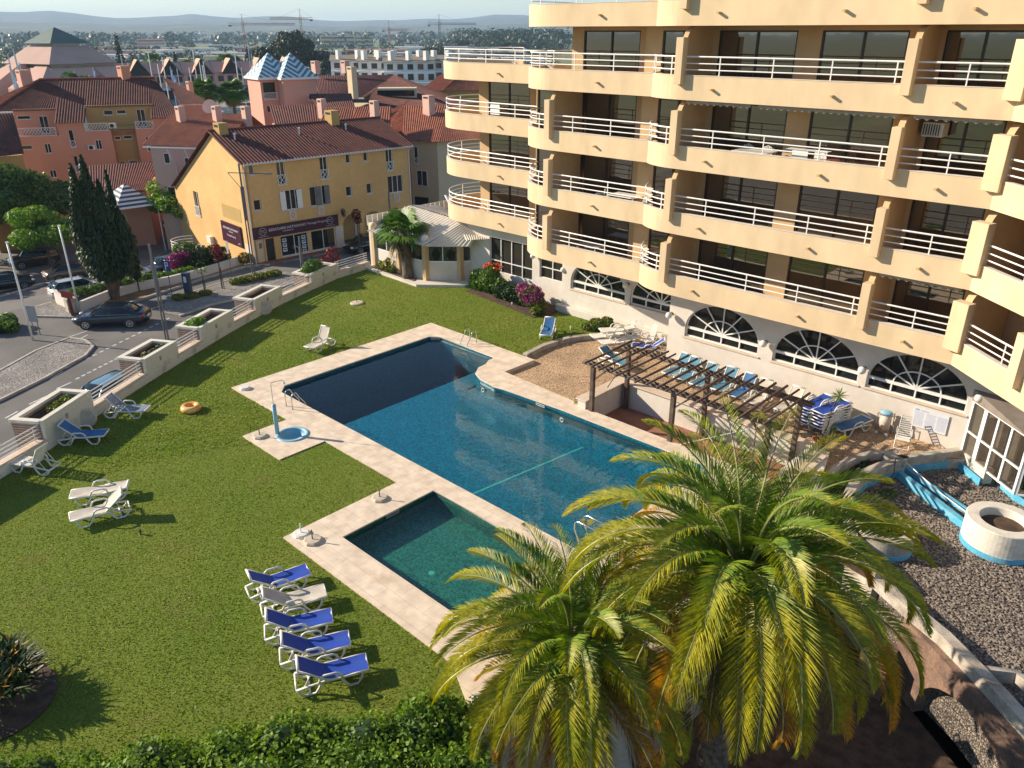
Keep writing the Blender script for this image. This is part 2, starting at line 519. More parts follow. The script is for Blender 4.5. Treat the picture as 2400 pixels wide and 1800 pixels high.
def cobblemat(name, a, b_, gap, scale, rnd=0.8, bump=0.6, patch=None):
    m = bpy.data.materials.new(name); m.use_nodes = True
    t = m.node_tree; b = t.nodes['Principled BSDF']; b.inputs['Roughness'].default_value = 0.85
    tc = _n(t, 'ShaderNodeTexCoord')
    vo = _n(t, 'ShaderNodeTexVoronoi'); vo.inputs['Scale'].default_value = scale; vo.inputs['Randomness'].default_value = rnd
    t.links.new(tc.outputs['Object'], vo.inputs['Vector'])
    ve = _n(t, 'ShaderNodeTexVoronoi', feature='DISTANCE_TO_EDGE'); ve.inputs['Scale'].default_value = scale; ve.inputs['Randomness'].default_value = rnd
    t.links.new(tc.outputs['Object'], ve.inputs['Vector'])
    sp = _n(t, 'ShaderNodeSeparateColor'); t.links.new(vo.outputs['Color'], sp.inputs[0])
    mx = _n(t, 'ShaderNodeMix', data_type='RGBA'); mx.inputs[6].default_value = c4(a); mx.inputs[7].default_value = c4(b_)
    t.links.new(sp.outputs[0], mx.inputs[0])
    mr = _n(t, 'ShaderNodeMapRange'); mr.inputs['From Min'].default_value = 0.0; mr.inputs['From Max'].default_value = 0.12
    t.links.new(ve.outputs['Distance'], mr.inputs[0])
    m2 = _n(t, 'ShaderNodeMix', data_type='RGBA'); m2.inputs[6].default_value = c4(gap)
    t.links.new(mr.outputs[0], m2.inputs[0]); t.links.new(mx.outputs[2], m2.inputs[7])
    out = m2.outputs[2]
    nz = _n(t, 'ShaderNodeTexNoise'); nz.inputs['Scale'].default_value = 0.7; nz.inputs['Detail'].default_value = 9
    t.links.new(tc.outputs['Object'], nz.inputs[0])
    m3 = _n(t, 'ShaderNodeMapRange'); m3.inputs['From Min'].default_value = 0.3; m3.inputs['From Max'].default_value = 0.7
    m3.inputs['To Min'].default_value = 0.72; m3.inputs['To Max'].default_value = 1.15
    t.links.new(nz.outputs[0], m3.inputs[0])
    mu = _n(t, 'ShaderNodeMix', data_type='RGBA', blend_type='MULTIPLY'); mu.inputs[0].default_value = 1
    t.links.new(out, mu.inputs[6]); t.links.new(m3.outputs[0], mu.inputs[7])
    t.links.new(mu.outputs[2], b.inputs['Base Color'])
    bp = _n(t, 'ShaderNodeBump'); bp.inputs['Strength'].default_value = bump; bp.inputs['Distance'].default_value = 0.5 / scale
    t.links.new(mr.outputs[0], bp.inputs['Height']); t.links.new(bp.outputs[0], b.inputs['Normal'])
    return m
M['patio'] = cobblemat('patio_sett_stones', (0.66, 0.47, 0.30), (0.54, 0.36, 0.21), (0.28, 0.18, 0.10), 8.5, 0.85)
M['cobble'] = cobblemat('grey_cobbles', (0.42, 0.39, 0.35), (0.28, 0.265, 0.25), (0.12, 0.11, 0.10), 7, 0.8)
M['asphalt'] = mat('asphalt', (0.125, 0.118, 0.112), 0.9, (0.18, 0.17, 0.16), scale=0.35, detail=9, fine=0.12, fscale=25, bump=0.2, bscale=60)
M['road_paint'] = mat('road_paint', (0.62, 0.62, 0.60), 0.8, (0.35, 0.35, 0.34), scale=6, detail=8, lo=0.45, hi=0.75)
M['kerb'] = mat('kerb_stone', (0.50, 0.47, 0.42), 0.9, (0.36, 0.33, 0.29), scale=2, fine=0.1)
M['dirt'] = mat('orange_dirt', (0.34, 0.19, 0.09), 0.95, (0.20, 0.12, 0.06), scale=1.2, detail=8, fine=0.2, fscale=15, bump=0.5, bscale=20)
M['terracotta'] = brickmat('terracotta_tiles', (0.36, 0.15, 0.09), (0.28, 0.11, 0.07), (0.22, 0.16, 0.12), bw=0.3, rh=0.3, msize=0.008)
M['plain'] = mat('far_fields', (0.105, 0.17, 0.045), 0.95, (0.21, 0.20, 0.10), scale=0.010, detail=10, lo=0.35, hi=0.65, fine=0.25, fscale=0.15)

# --- big ground sheet out to the horizon, dropping from the street to the car park level
g = MB()
xs = [7800, 60, -63, -78, -900, -7800]; zs_ = [-3.1, -3.1, -3.1, -5.0, -5.0, -5.0]
ys = [-7800, -300, 0, 60, 300, 1200, 7800]
vv = [(x, y, z) for x, z in zip(xs, zs_) for y in ys]
ny = len(ys)
ff = [(i * ny + j + 1, i * ny + j, (i + 1) * ny + j, (i + 1) * ny + j + 1) for i in range(len(xs) - 1) for j in range(ny - 1)]
g.add(vv, [f[::-1] for f in ff])
ground = g.build('ground', M['plain'], auto=False)
tag(ground, kind='structure')

def zst(x):
    return -3.0 if x > -63 else (-4.9 if x < -78 else -3 - 1.9 * (-63 - x) / 15)

road = MB()
road.add([(-20, -80, -3.0), (-20, 90, -3.0), (-63, 90, -3.0), (-63, -80, -3.0), (-78, -80, -4.9), (-78, 90, -4.9), (-104, -80, -4.9), (-104, 90, -4.9)],
         [(0, 1, 2, 3), (3, 2, 5, 4), (4, 5, 7, 6)])
tag(road.build('road', M['asphalt']), kind='structure')

def slab(name, poly, z0, z1, m, kind='structure', label=None, cat=None):
    o = MB().prism(poly, z0, z1, bottom=False).build(name, m)
    tag(o, label, cat, kind=kind)
    return o

isl = [(-46.57, 8.75), (-48.0, 11.42), (-49.94, 14.4), (-51.22, 15.36), (-52.7, 15.41), (-53.85, 14.85), (-52.99, 12.59), (-51.08, 10.03), (-49.0, 7.0), (-45.9, 6.6)]
slab('traffic_island', isl, -2.999, -2.90, M['cobble'])
isl_in = [(p[0] * 0.86 + -50.2 * 0.14, p[1] * 0.86 + 11.9 * 0.14) for p in isl]
kb = MB()
for i in range(len(isl)):
    a, b = isl[i], isl[(i + 1) % len(isl)]
    kb.beam((a[0], a[1], -2.93), (b[0], b[1], -2.93), 0.16, 0.13)
tag(kb.build('kerb_stones', M['kerb']), kind='structure')
pm = [(-59.3, 23.2), (-59.5, 26.5), (-60.9, 30.6), (-61.1, 33.6), (-60.6, 36), (-56.4, 37.5), (-54.9, 36), (-53.7, 31.8), (-53.4, 26.8), (-53.6, 24.3), (-52.9, 21.8), (-54.4, 20.9), (-56.5, 21.6)]
slab('pavement', [(-58.2, 23.4), (-57.3, 24.1), (-58.7, 29.8), (-58.9, 32.2), (-56.06, 33.4), (-53.86, 31.9), (-53.5, 26.8), (-53.6, 24.4), (-52.9, 21.8), (-54.4, 21.3)], -2.999, -2.89, M['cobble'])
slab('pavement', [(-62.1, 14.75), (-62.65, 16.7), (-59.65, 17.0), (-57.96, 16.6), (-60.2, 14.78)], -2.999, -2.87, M['cobble'])
slab('pavement', [(-61.2, 32.0), (-60.2, 33.2), (-59.3, 43.5), (-58.5, 52), (-60.5, 52)], -2.999, -2.88, M['cobble'])
slab('verge', [(-58.1, 17.2), (-58.35, 20.4), (-59.77, 25.4), (-60.3, 27), (-61.1, 31.4), (-61.9, 31.8), (-60.97, 27.8), (-60.35, 24.9), (-60.85, 22.3), (-60.4, 20)], -2.999, -2.9, M['dirt'])
kb = MB()
kp = [(-58.0, 17.1), (-58.25, 20.4), (-59.65, 25.4), (-60.15, 26.94), (-61.0, 31.4), (-60.1, 33.2)]
for a, b in zip(kp, kp[1:]):
    kb.beam((a[0], a[1], -2.91), (b[0], b[1], -2.91), 0.18, 0.16)
for poly in ([(-52.9, 21.8), (-53.6, 24.4), (-53.5, 26.8), (-53.86, 31.9), (-56.06, 33.4)], [(-58.2, 23.4), (-57.3, 24.1), (-58.7, 29.8), (-58.9, 32.2)], [(-62.65, 16.7), (-62.1, 14.75), (-60.2, 14.78), (-57.96, 16.6)]):
    for a, b in zip(poly, poly[1:]):
        kb.beam((a[0], a[1], -2.93), (b[0], b[1], -2.93), 0.14, 0.13)
tag(kb.build('kerb_stones', M['kerb']), kind='structure')
# white markings
mk = MB()
def dash(a, b, w=0.12):
    a = Vector((a[0], a[1], 0)); b = Vector((b[0], b[1], 0)); d = (b - a).normalized(); s_ = Vector((-d.y, d.x, 0)) * w / 2
    zz = -2.994
    mk.add([(*(a - s_).xy, zz), (*(b - s_).xy, zz), (*(b + s_).xy, zz), (*(a + s_).xy, zz)], [(0, 1, 2, 3)])
for k in range(14):
    x0, y0 = -49.49 - 0.305 * 0.9 * k, 14.26 + 0.92 * 0.9 * k * 0.62
    dash((x0, y0), (x0 - 0.1, y0 + 0.27), 0.14)
for k in range(11):
    x0, y0 = -46.73 - 0.203 * k, 12.70 + 0.394 * k
    dash((x0, y0), (x0 - 0.12, y0 + 0.24), 0.14)
for a, b in (((-46.12, 11.47), (-46.46, 12.35)), ((-45.03, 9.71), (-45.47, 10.72)), ((-44.1, 8.3), (-44.53, 9.02)), ((-43.0, 6.2), (-43.5, 7.2))):
    dash(a, b)
for a, b in (((-51.25, 9.9), (-53.3, 12.7)), ((-53.3, 12.7), (-54.2, 14.9)), ((-53.84, 16.0), (-53.2, 15.0)), ((-48.8, 12.9), (-50.2, 14.6)), ((-47.8, 11.7), (-48.5, 12.6)), ((-54.3, 15.0), (-55.5, 19.2)), ((-55.8, 20.5), (-56.6, 22.8))):
    dash(a, b, 0.1)
for i in range(7):
    dash((-62.5 - i * 2.6, 15.4 + 0.1 * i), (-62.5 - i * 2.6 - 1.6, 15.4 + 0.1 * i), 0.1) if i < 0 else None
tag(mk.build('road_markings', M['road_paint']), kind='structure')
# parking kerb strip in the car park
kb = MB()
for a, b in (((-70.4, 15.2), (-72.7, 19.3)), ((-72.7, 19.3), (-70.7, 22.7))):
    kb.beam((a[0], a[1], zst(a[0]) + 0.05), (b[0], b[1], zst(b[0]) + 0.05), 0.25, 0.14)
tag(kb.build('kerb_stones', M['kerb']), kind='structure')

# --- raised lawn
COP = [(-32.65, 15.25), (-27.85, 15.25), (-27.85, 13.15), (-25.0, 13.15), (-25.0, 15.25), (-20.35, 15.25), (-20.35, 10.45), (-12.1, 10.45), (-10.75, 9.75), (-7.9, 13.5), (-7.7, 17.0), (-9.3, 20.0), (-11.2, 22.8), (-10.4, 24.0), (-10.4, 24.98), (-19.2, 24.98), (-20.2, 25.2), (-24.65, 25.45), (-24.6, 27.6), (-32.65, 27.65)]
def rounded(cx, cy, r, a0, a1, n=10): return arc(cx, cy, r, a0, a1, n)
POOL = [(-31.05, 17.1), (-30.5, 16.6), (-12.75, 16.6), (-12.65, 22.6)] + rounded(-13.05, 23.5, 0.75, -60, 80, 8) + [(-13.4, 24.22), (-20.0, 24.15), (-23.2, 23.95)] \
    + [(-23.8, 23.86), (-24.9, 24.02), (-25.55, 24.35), (-25.95, 24.95), (-26.0, 25.5), (-26.25, 25.95), (-26.3, 26.45)] + [(-30.6, 26.5), (-31.05, 26.1)]
POOL2 = [(-18.95, 11.8), (-13.2, 11.8), (-13.2, 15.8), (-18.95, 15.8)]
PAN = (-26.45, 14.65)
PANR = arc(PAN[0], PAN[1], 0.62, 0, 360, 32)[:-1]
def rev(p): return list(reversed(p))

SPC = [(-30.95, 3.6), (-31.56, 5.34), (-32.46, 7.3), (-34.15, 9.72), (-36.15, 12.9), (-37.4, 15.04), (-38.4, 16.81), (-39.85, 19.4), (-40.8, 21.3), (-42.0, 23.8), (-43.1, 26.6), (-44.05, 29.3), (-44.5, 32.3)]
LAWN = [(-17.4, -1.5), (-10.9, 8.3), (-10.75, 9.75), (-12.1, 10.45), (-20.35, 10.45), (-20.35, 15.25), (-25.0, 15.25), (-25.0, 13.15), (-27.85, 13.15), (-27.85, 15.25), (-32.65, 15.25), (-32.65, 27.65), (-25.4, 27.62),
        (-25.55, 29.5), (-25.3, 31.2), (-24.5, 32.6), (-23.3, 34.2), (-23.3, 36), (-45, 40), (-44.5, 32.3)] + rev(SPC[:-1]) + [(-30.2, -1.5)]
lawn = ring_mesh('lawn', rev(LAWN), [], 0.0, M['grass'])
# earth block below the lawn so that its edge has depth
tag(MB().prism(rev(LAWN), -3.2, -0.02, top=False, bottom=False).build('lawn_edge', M['soil']), kind='structure')

# blades standing on the lawn
def pip(P, x, y):
    P = np.array(P); c = np.zeros(len(x), bool); j = len(P) - 1
    for i in range(len(P)):
        xi, yi = P[i]; xj, yj = P[j]
        c ^= ((yi > y) != (yj > y)) & (x < (xj - xi) * (y - yi) / (yj - yi + 1e-12) + xi); j = i
    return c
rng = np.random.default_rng(5)
n_ = 620000
gx = rng.uniform(-45, -9, n_); gy = rng.uniform(-1.5, 36, n_)
dd_ = np.hypot(gx, gy); keep = pip(LAWN, gx, gy) & (rng.random(n_) < np.clip(1.5 - dd_ / 38, .25, 1))
gx = gx[keep]; gy = gy[keep]; n_ = len(gx)
aa = rng.uniform(0, 6.283, n_); hh = rng.uniform(.014, .034, n_) * (1 + .5 * (dd_[keep] > 30)); ww = hh * .5; lx = rng.normal(0, .6, n_) * hh; ly = rng.normal(0, .6, n_) * hh
GV = np.stack([np.stack([gx - np.cos(aa) * ww, gy - np.sin(aa) * ww, np.zeros(n_)], 1), np.stack([gx + np.cos(aa) * ww, gy + np.sin(aa) * ww, np.zeros(n_)], 1), np.stack([gx + np.cos(aa) * ww * .5 + lx, gy + np.sin(aa) * ww * .5 + ly, hh], 1), np.stack([gx - np.cos(aa) * ww * .5 + lx, gy - np.sin(aa) * ww * .5 + ly, hh], 1)], 1).reshape(-1, 3)
M['blade'] = leafmat('grass_blades', (0.17, 0.255, 0.025), (0.26, 0.30, 0.045), .5, trans=.35, rough=.5, spec=.2)
tag(leaf_object('grass', GV, M['blade']), 'short mown green grass of the lawn', 'grass', kind='stuff')
# --- pool coping with joints
def coping_material():
    m = brickmat('pool_coping_slabs', (0.77, 0.65, 0.51), (0.73, 0.60, 0.46), (0.56, 0.43, 0.31), bw=1.05, rh=0.56, msize=0.006)
    t = m.node_tree; b = t.nodes['Principled BSDF']
    src = b.inputs['Base Color'].links[0].from_socket
    tc = _n(t, 'ShaderNodeTexCoord')
    nz = _n(t, 'ShaderNodeTexNoise'); nz.inputs['Scale'].default_value = 0.9; nz.inputs['Detail'].default_value = 10; nz.inputs['Roughness'].default_value = 0.7
    t.links.new(tc.outputs['Object'], nz.inputs[0])
    mr = _n(t, 'ShaderNodeMapRange'); mr.inputs['From Min'].default_value = 0.55; mr.inputs['From Max'].default_value = 0.75; mr.inputs['To Max'].default_value = 0.7
    t.links.new(nz.outputs[0], mr.inputs[0])
    mx = _n(t, 'ShaderNodeMix', data_type='RGBA'); mx.inputs[7].default_value = (0.50, 0.36, 0.24, 1)
    t.links.new(mr.outputs[0], mx.inputs[0]); t.links.new(src, mx.inputs[6]); t.links.new(mx.outputs[2], b.inputs['Base Color'])
    return m
M['coping_slab'] = coping_material()
cop = ring_mesh('pool_coping', COP, [rev(POOL), rev(POOL2), rev(PANR)], 0.045, M['coping_slab'])
ed = MB()
def rim(loop, z0, z1, flip=False):
    n = len(loop)
    for i in range(n):
        a, b = loop[i], loop[(i + 1) % n]
        q = [(a[0], a[1], z0), (b[0], b[1], z0), (b[0], b[1], z1), (a[0], a[1], z1)]
        ed.add(q, [(3, 2, 1, 0) if flip else (0, 1, 2, 3)])
rim(COP, -3.2, 0.045)
tag(ed.build('coping_edge', M['coping']), kind='structure')
# bullnose lip round the water
for lp, nm in ((POOL, 'pool_lip'), (POOL2, 'pool_lip')):
    b_ = MB(); b_.tube([(p[0], p[1], 0.012) for p in lp], 0.035, 6, closed=True)
    tag(b_.build(nm, M['coping'], smooth=True), kind='structure')

# --- basins
def mosaic(name, a, b_, sc):
    m = mat(name, a, 0.35, b_, scale=2.0, detail=6, lo=0.3, hi=0.7)
    t = m.node_tree; b = t.nodes['Principled BSDF']
    src = b.inputs['Base Color'].links[0].from_socket
    tc = _n(t, 'ShaderNodeTexCoord')
    vo = _n(t, 'ShaderNodeTexVoronoi', distance='CHEBYCHEV'); vo.inputs['Scale'].default_value = sc; vo.inputs['Randomness'].default_value = 0.15
    t.links.new(tc.outputs['Object'], vo.inputs['Vector'])
    sp = _n(t, 'ShaderNodeSeparateColor'); t.links.new(vo.outputs['Color'], sp.inputs[0])
    mr = _n(t, 'ShaderNodeMapRange'); mr.inputs['To Min'].default_value = 0.5; mr.inputs['To Max'].default_value = 1.5
    t.links.new(sp.outputs[0], mr.inputs[0])
    mu = _n(t, 'ShaderNodeMix', data_type='RGBA', blend_type='MULTIPLY'); mu.inputs[0].default_value = 1
    t.links.new(src, mu.inputs[6]); t.links.new(mr.outputs[0], mu.inputs[7]); t.links.new(mu.outputs[2], b.inputs['Base Color'])
    return m
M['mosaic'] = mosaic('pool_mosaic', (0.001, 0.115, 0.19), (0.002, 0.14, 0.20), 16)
M['mosaic_deep_shade'] = mosaic('shaded_deep_mosaic', (0.006, 0.045, 0.085), (0.008, 0.055, 0.095), 16)  # shadow and depth of the deep end put into a darker tile colour
M['mosaic_green'] = mosaic('green_mosaic', (0.018, 0.125, 0.10), (0.022, 0.14, 0.11), 16)
XS = -27.4
def basin(loop, zb, mt, floor_poly):
    b_ = MB()
    n = len(loop)
    for i in range(n):
        a, b = loop[i], loop[(i + 1) % n]
        b_.add([(a[0], a[1], zb), (b[0], b[1], zb), (b[0], b[1], 0.045), (a[0], a[1], 0.045)], [(3, 2, 1, 0)])
    o = b_.build('pool_walls', mt); tag(o, kind='structure')
    return o
basin(POOL, -2.9, M['mosaic'], None)
basin(POOL2, -0.95, M['mosaic_green'], None)
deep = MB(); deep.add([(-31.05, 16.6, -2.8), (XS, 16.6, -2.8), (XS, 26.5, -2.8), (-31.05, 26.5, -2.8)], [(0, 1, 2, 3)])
tag(deep.build('pool_floor', M['mosaic_deep_shade']), kind='structure')
sh = MB()
sh.box(XS, 16.55, -2.9, -12.6, 24.3, -1.0); sh.box(XS, 24.3, -2.9, -26.2, 26.5, -1.002)
tag(sh.build('pool_floor', M['mosaic']), kind='structure')
tag(MB().box(-25.3, 23.62, -1.0, -13.0, 24.3, -0.55).build('pool_ledge', M['mosaic']), kind='structure')
tag(MB().box(-19.0, 11.75, -1.0, -13.15, 15.85, -0.58).build('pool_floor', M['mosaic_green']), kind='structure')
M['lane'] = mat('pale_lane_tiles', (0.06, 0.36, 0.33), 0.4, (0.08, 0.40, 0.35), scale=4)
tag(MB().add([(-19.12, 16.65, -0.994), (-19.02, 16.65, -0.994), (-18.14, 23.61, -0.994), (-18.24, 23.61, -0.994)], [(0, 1, 2, 3)]).build('lane_line', M['lane']), kind='structure')

def water_material(name, absorb, dens, bump=0.12, scale=2.2):
    m = bpy.data.materials.new(name); m.use_nodes = True
    t = m.node_tree
    for n in list(t.nodes): t.nodes.remove(n)
    o = _n(t, 'ShaderNodeOutputMaterial')
    tr = _n(t, 'ShaderNodeBsdfTransparent'); gl = _n(t, 'ShaderNodeBsdfGlossy'); gl.inputs['Roughness'].default_value = 0.015
    fr = _n(t, 'ShaderNodeFresnel'); fr.inputs['IOR'].default_value = 1.38
    mx = _n(t, 'ShaderNodeMixShader')
    tc = _n(t, 'ShaderNodeTexCoord'); nz = _n(t, 'ShaderNodeTexNoise'); nz.inputs['Scale'].default_value = scale; nz.inputs['Detail'].default_value = 3
    n2 = _n(t, 'ShaderNodeTexNoise'); n2.inputs['Scale'].default_value = 0.35; n2.inputs['Detail'].default_value = 2
    t.links.new(tc.outputs['Object'], nz.inputs[0]); t.links.new(tc.outputs['Object'], n2.inputs[0])
    mu = _n(t, 'ShaderNodeMath', operation='MULTIPLY'); t.links.new(nz.outputs[0], mu.inputs[0]); t.links.new(n2.outputs[0], mu.inputs[1])
    bp = _n(t, 'ShaderNodeBump'); bp.inputs['Strength'].default_value = bump; bp.inputs['Distance'].default_value = 0.1
    t.links.new(mu.outputs[0], bp.inputs['Height']); t.links.new(bp.outputs[0], gl.inputs['Normal']); t.links.new(bp.outputs[0], fr.inputs['Normal'])
    ge = _n(t, 'ShaderNodeNewGeometry'); sb = _n(t, 'ShaderNodeMath', operation='SUBTRACT'); sb.inputs[0].default_value = 1.0; t.links.new(ge.outputs['Backfacing'], sb.inputs[1])
    fm = _n(t, 'ShaderNodeMath', operation='MULTIPLY'); t.links.new(fr.outputs[0], fm.inputs[0]); t.links.new(sb.outputs[0], fm.inputs[1])
    t.links.new(fm.outputs[0], mx.inputs[0]); t.links.new(tr.outputs[0], mx.inputs[1]); t.links.new(gl.outputs[0], mx.inputs[2])
    t.links.new(mx.outputs[0], o.inputs['Surface'])
    if dens:
        va = _n(t, 'ShaderNodeVolumeAbsorption'); va.inputs['Color'].default_value = c4(absorb); va.inputs['Density'].default_value = dens
        t.links.new(va.outputs[0], o.inputs['Volume'])
    return m
def inset(loop, d=0.0): return loop
w1 = MB().prism(POOL, -2.95, -0.13).build('pool_water', water_material('pool_water', (0.10, 0.78, 0.88), 0.25))
tag(w1, kind='structure')
w2 = MB().prism(POOL2, -1.2, -0.10).build('pool_water', water_material('small_pool_water', (0.35, 0.75, 0.65), 0.3))
tag(w2, kind='structure')

# --- sunbathing patio and the sunk strip under the pergola
PATIO = [(-24.6, 25.46), (-20.2, 25.22), (-19.2, 25.0), (-19.2, 27.95), (-10.3, 27.95), (-10.3, 25.0), (-10.4, 24.0), (-11.1, 22.8), (-10.3, 21.4), (-9.0, 21.6), (-8.9, 24.0), (-8.95, 26.6), (-8.75, 28.8), (-7.9, 30.3), (-5.7, 32.0), (-5.0, 33), (-19.9, 33), (-19.9, 36), (-24.4, 36), (-24.3, 32.6), (-25.2, 31.2), (-25.5, 29.5), (-25.4, 27.6), (-24.6, 27.6)]
ring_mesh('patio', PATIO, [], -0.14, M['patio'])
tag(MB().add([(-19.2, 24.9, -0.75), (-9.9, 24.9, -0.75), (-9.9, 27.95, -0.75), (-19.2, 27.95, -0.75)], [(0, 1, 2, 3)]).build('sunken_floor', M['terracotta']), kind='structure')
# lower ground under the palms and the service yard
tag(MB().add([(-22, -12, -2.99), (25, -12, -2.99), (25, 33, -2.99), (-22, 33, -2.99)], [(0, 1, 2, 3)]).build('garden_soil', M['soil']), kind='structure')
tag(MB().prism(rev(PATIO), -3.2, -0.16, top=False, bottom=False).build('patio_edge', M['stone']), kind='structure')
# ================================================================ hotel
hotel = thing('hotel_building', 'cream six storey hotel with curved balconies, white railings and arched ground floor windows', 'building', (-14, 33, 0))
HOFF = Vector((-14, 33, 0))
def hb(m, name, mt, parent=None, **k):
    """link a hotel part; coordinates are given in the world, the thing stands at its base"""
    m.v = [(p[0] - HOFF.x, p[1] - HOFF.y, p[2] - HOFF.z) for p in m.v]
    return m.build(name, mt, parent or hotel, **k)

ZB = [4.11 + 2.85 * k for k in range(6)]
def offset_path(P, d):
    out = []
    for i, p in enumerate(P):
        a = Vector(P[max(i - 1, 0)]); b = Vector(P[min(i + 1, len(P) - 1)])
        t = (b - a).normalized(); n = Vector((-t.y, t.x))
        out.append((p[0] + n.x * d, p[1] + n.y * d))
    return out
def ribbon(m, P, d0, d1, z0, z1):
    A = offset_path(P, d0); B = offset_path(P, d1); n = len(P)
    v = [(*a, z0) for a in A] + [(*a, z1) for a in A] + [(*b, z0) for b in B] + [(*b, z1) for b in B]
    f = []
    for i in range(n - 1):
        f += [(i, i + 1, n + i + 1, n + i), (2 * n + i + 1, 2 * n + i, 3 * n + i, 3 * n + i + 1), (n + i, n + i + 1, 3 * n + i + 1, 3 * n + i), (2 * n + i, 2 * n + i + 1, i + 1, i)]
    f += [(0, n, 3 * n, 2 * n), (n - 1, 3 * n - 1, 4 * n - 1, 2 * n - 1)]
    m.add(v, f)
def resample(P, step):
    out = [Vector(P[0])]; acc = 0
    for a, b in zip(P, P[1:]):
        a = Vector(a); b = Vector(b); L = (b - a).length; t = step - acc
        while t <= L:
            out.append(a + (b - a) * (t / L)); t += step
        acc = (acc + L) % step if step > 0 else 0
        acc = step - (t - L) if t > L else 0
    return out

B1 = [(-21.8, 34.2)] + arc(-19.3, 32.95, 2.5, 180, 270, 14) + [(-6.62, 30.45)]
B2 = [(-30.1, 37.2)] + arc(-27.0, 34.2, 3.1, 180, 270, 16) + [(-20.6, 31.1)]
B3 = arc(-37.0, 37.2, 3.0, 90, 270, 26) + [(-29.4, 34.2)]
DB0 = Vector((2.6, -2.3)).normalized()
B0 = [(-6.62, 30.45), (-6.62 + DB0.x * 9, 30.45 + DB0.y * 9)]
BACK = {1: [(-6.62, 34.2)], 2: [(-20.6, 35.6), (-29.0, 35.6), (-30.1, 36.9)], 3: [(-29.4, 38.8), (-36, 40.2)], 0: []}
N0 = Vector((0.749, 0.663))   # inward on the angled wing (right of travel reversed)
slabs = []
def railing(P, zb, k, skip=()):
    m = MB()
    Q = offset_path(P, 0.10)
    for dz, r in ((0.95 + 0.24, 0.026), (0.95 + 0.48, 0.026), (0.95 + 0.74, 0.034)):
        m.tube([(q[0], q[1], zb + dz) for q in Q], r, 6)
    for p in resample(Q, 2.3):
        m.box(p.x - 0.02, p.y - 0.02, zb + 0.95, p.x + 0.02, p.y + 0.02, zb + 0.95 + 0.74)
    hb(m, 'railing', M['white_paint'])
def band(P, zb, back, rail=True):
    m = MB(); ribbon(m, P, 0.0, 0.17, zb, zb + 0.96)
    hb(m, 'parapet', M['hotel_band'], auto=True)
    cpm = MB(); ribbon(cpm, P, -0.015, 0.19, zb + 0.962, zb + 0.985)
    hb(cpm, 'parapet_cap', M['white_wall'], auto=True)
    inn = offset_path(P, 0.16)
    poly = inn + back
    s_ = MB().prism(poly, zb + 0.003, zb + 0.24)
    hb(s_, 'floor_slab', M['hotel'], auto=True)
    if rail: railing(P, zb, 0)
for k in range(6):
    zb = ZB[k]
    band(B1, zb, [(-6.62, 32.7), (-6.4, 34.0), (-21.7, 34.2)], rail=(k < 5))
    if k <= 4: band(B2, zb, [(-20.6, 33.7), (-20.7, 38), (-30.0, 37.2)])
    if k <= 3: band(B3, zb, [(-29.4, 40.2), (-36.9, 40.2)])
    P0 = B0; inn = offset_path(P0, 0.16)
    band(B0, zb, [(inn[1][0] + 2.2, inn[1][1] + 2.4), (-5.0, 33.9), (-6.6, 33.5)], rail=(k < 5))
# small overflow spouts on the parapets
for k in range(5):
    for x, y in ((-17.6, 30.45), (-12.6, 30.45), (-8.4, 30.45), (-24.0, 31.1), (-33.5, 34.2)):
        if (y > 31 and k > 4) or (y > 33 and k > 3): continue
        hb(MB().box(x - 0.05, y - 0.2, ZB[k] + 0.42, x + 0.05, y + 0.01, ZB[k] + 0.5), 'drain_spout', M['hotel'])

# dividing fins with curved shoulder and front pier
def fin(front, inward, zb, w=0.22, pw=0.34, depth=2.4):
    f = Vector(front); n = Vector(inward).normalized(); s = Vector((n.y, -n.x))
    prof = [(0.06, zb + 0.25), (0.06, zb + 2.1)]
    for i in range(9):
        t = math.pi - (math.pi / 2) * i / 8
        prof.append((0.75 + 0.69 * math.cos(t), zb + 2.12 + 0.72 * math.sin(t)))
    prof += [(depth, zb + 2.845), (depth, zb + 0.25)]
    m = MB()
    m.wall(prof, w, org=(f.x + s.x * w / 2, f.y + s.y * w / 2, 0), ux=(n.x, n.y, 0), nrm=(s.x, s.y, 0))
    hb(m, 'balcony_divider', M['hotel'], auto=True)
    m = MB()
    c = f - n * 0.07
    m.obox((c.x, c.y, zb + 1.52), (0.2, pw / 2, 0.9), Matrix(((n.x, s.x, 0), (n.y, s.y, 0), (0, 0, 1))))
    hb(m, 'divider_pier', M['hotel_band'], bevel=0.01)
for k in range(5):
    zb = ZB[k]
    fin((-19.15, 30.45), (0, 1), zb); fin((-10.02, 30.45), (0, 1), zb)
    fin((-6.62, 30.42), (0.38, 1), zb, 0.26, 0.62)
    if k < 3: fin((-26.9, 31.1), (0, 1), zb)
    for t in (3.3, 6.6):
        p = Vector((-6.62, 30.45)) + DB0 * t
        fin((p.x, p.y), (-DB0.y, DB0.x), zb, 0.24, 0.42)

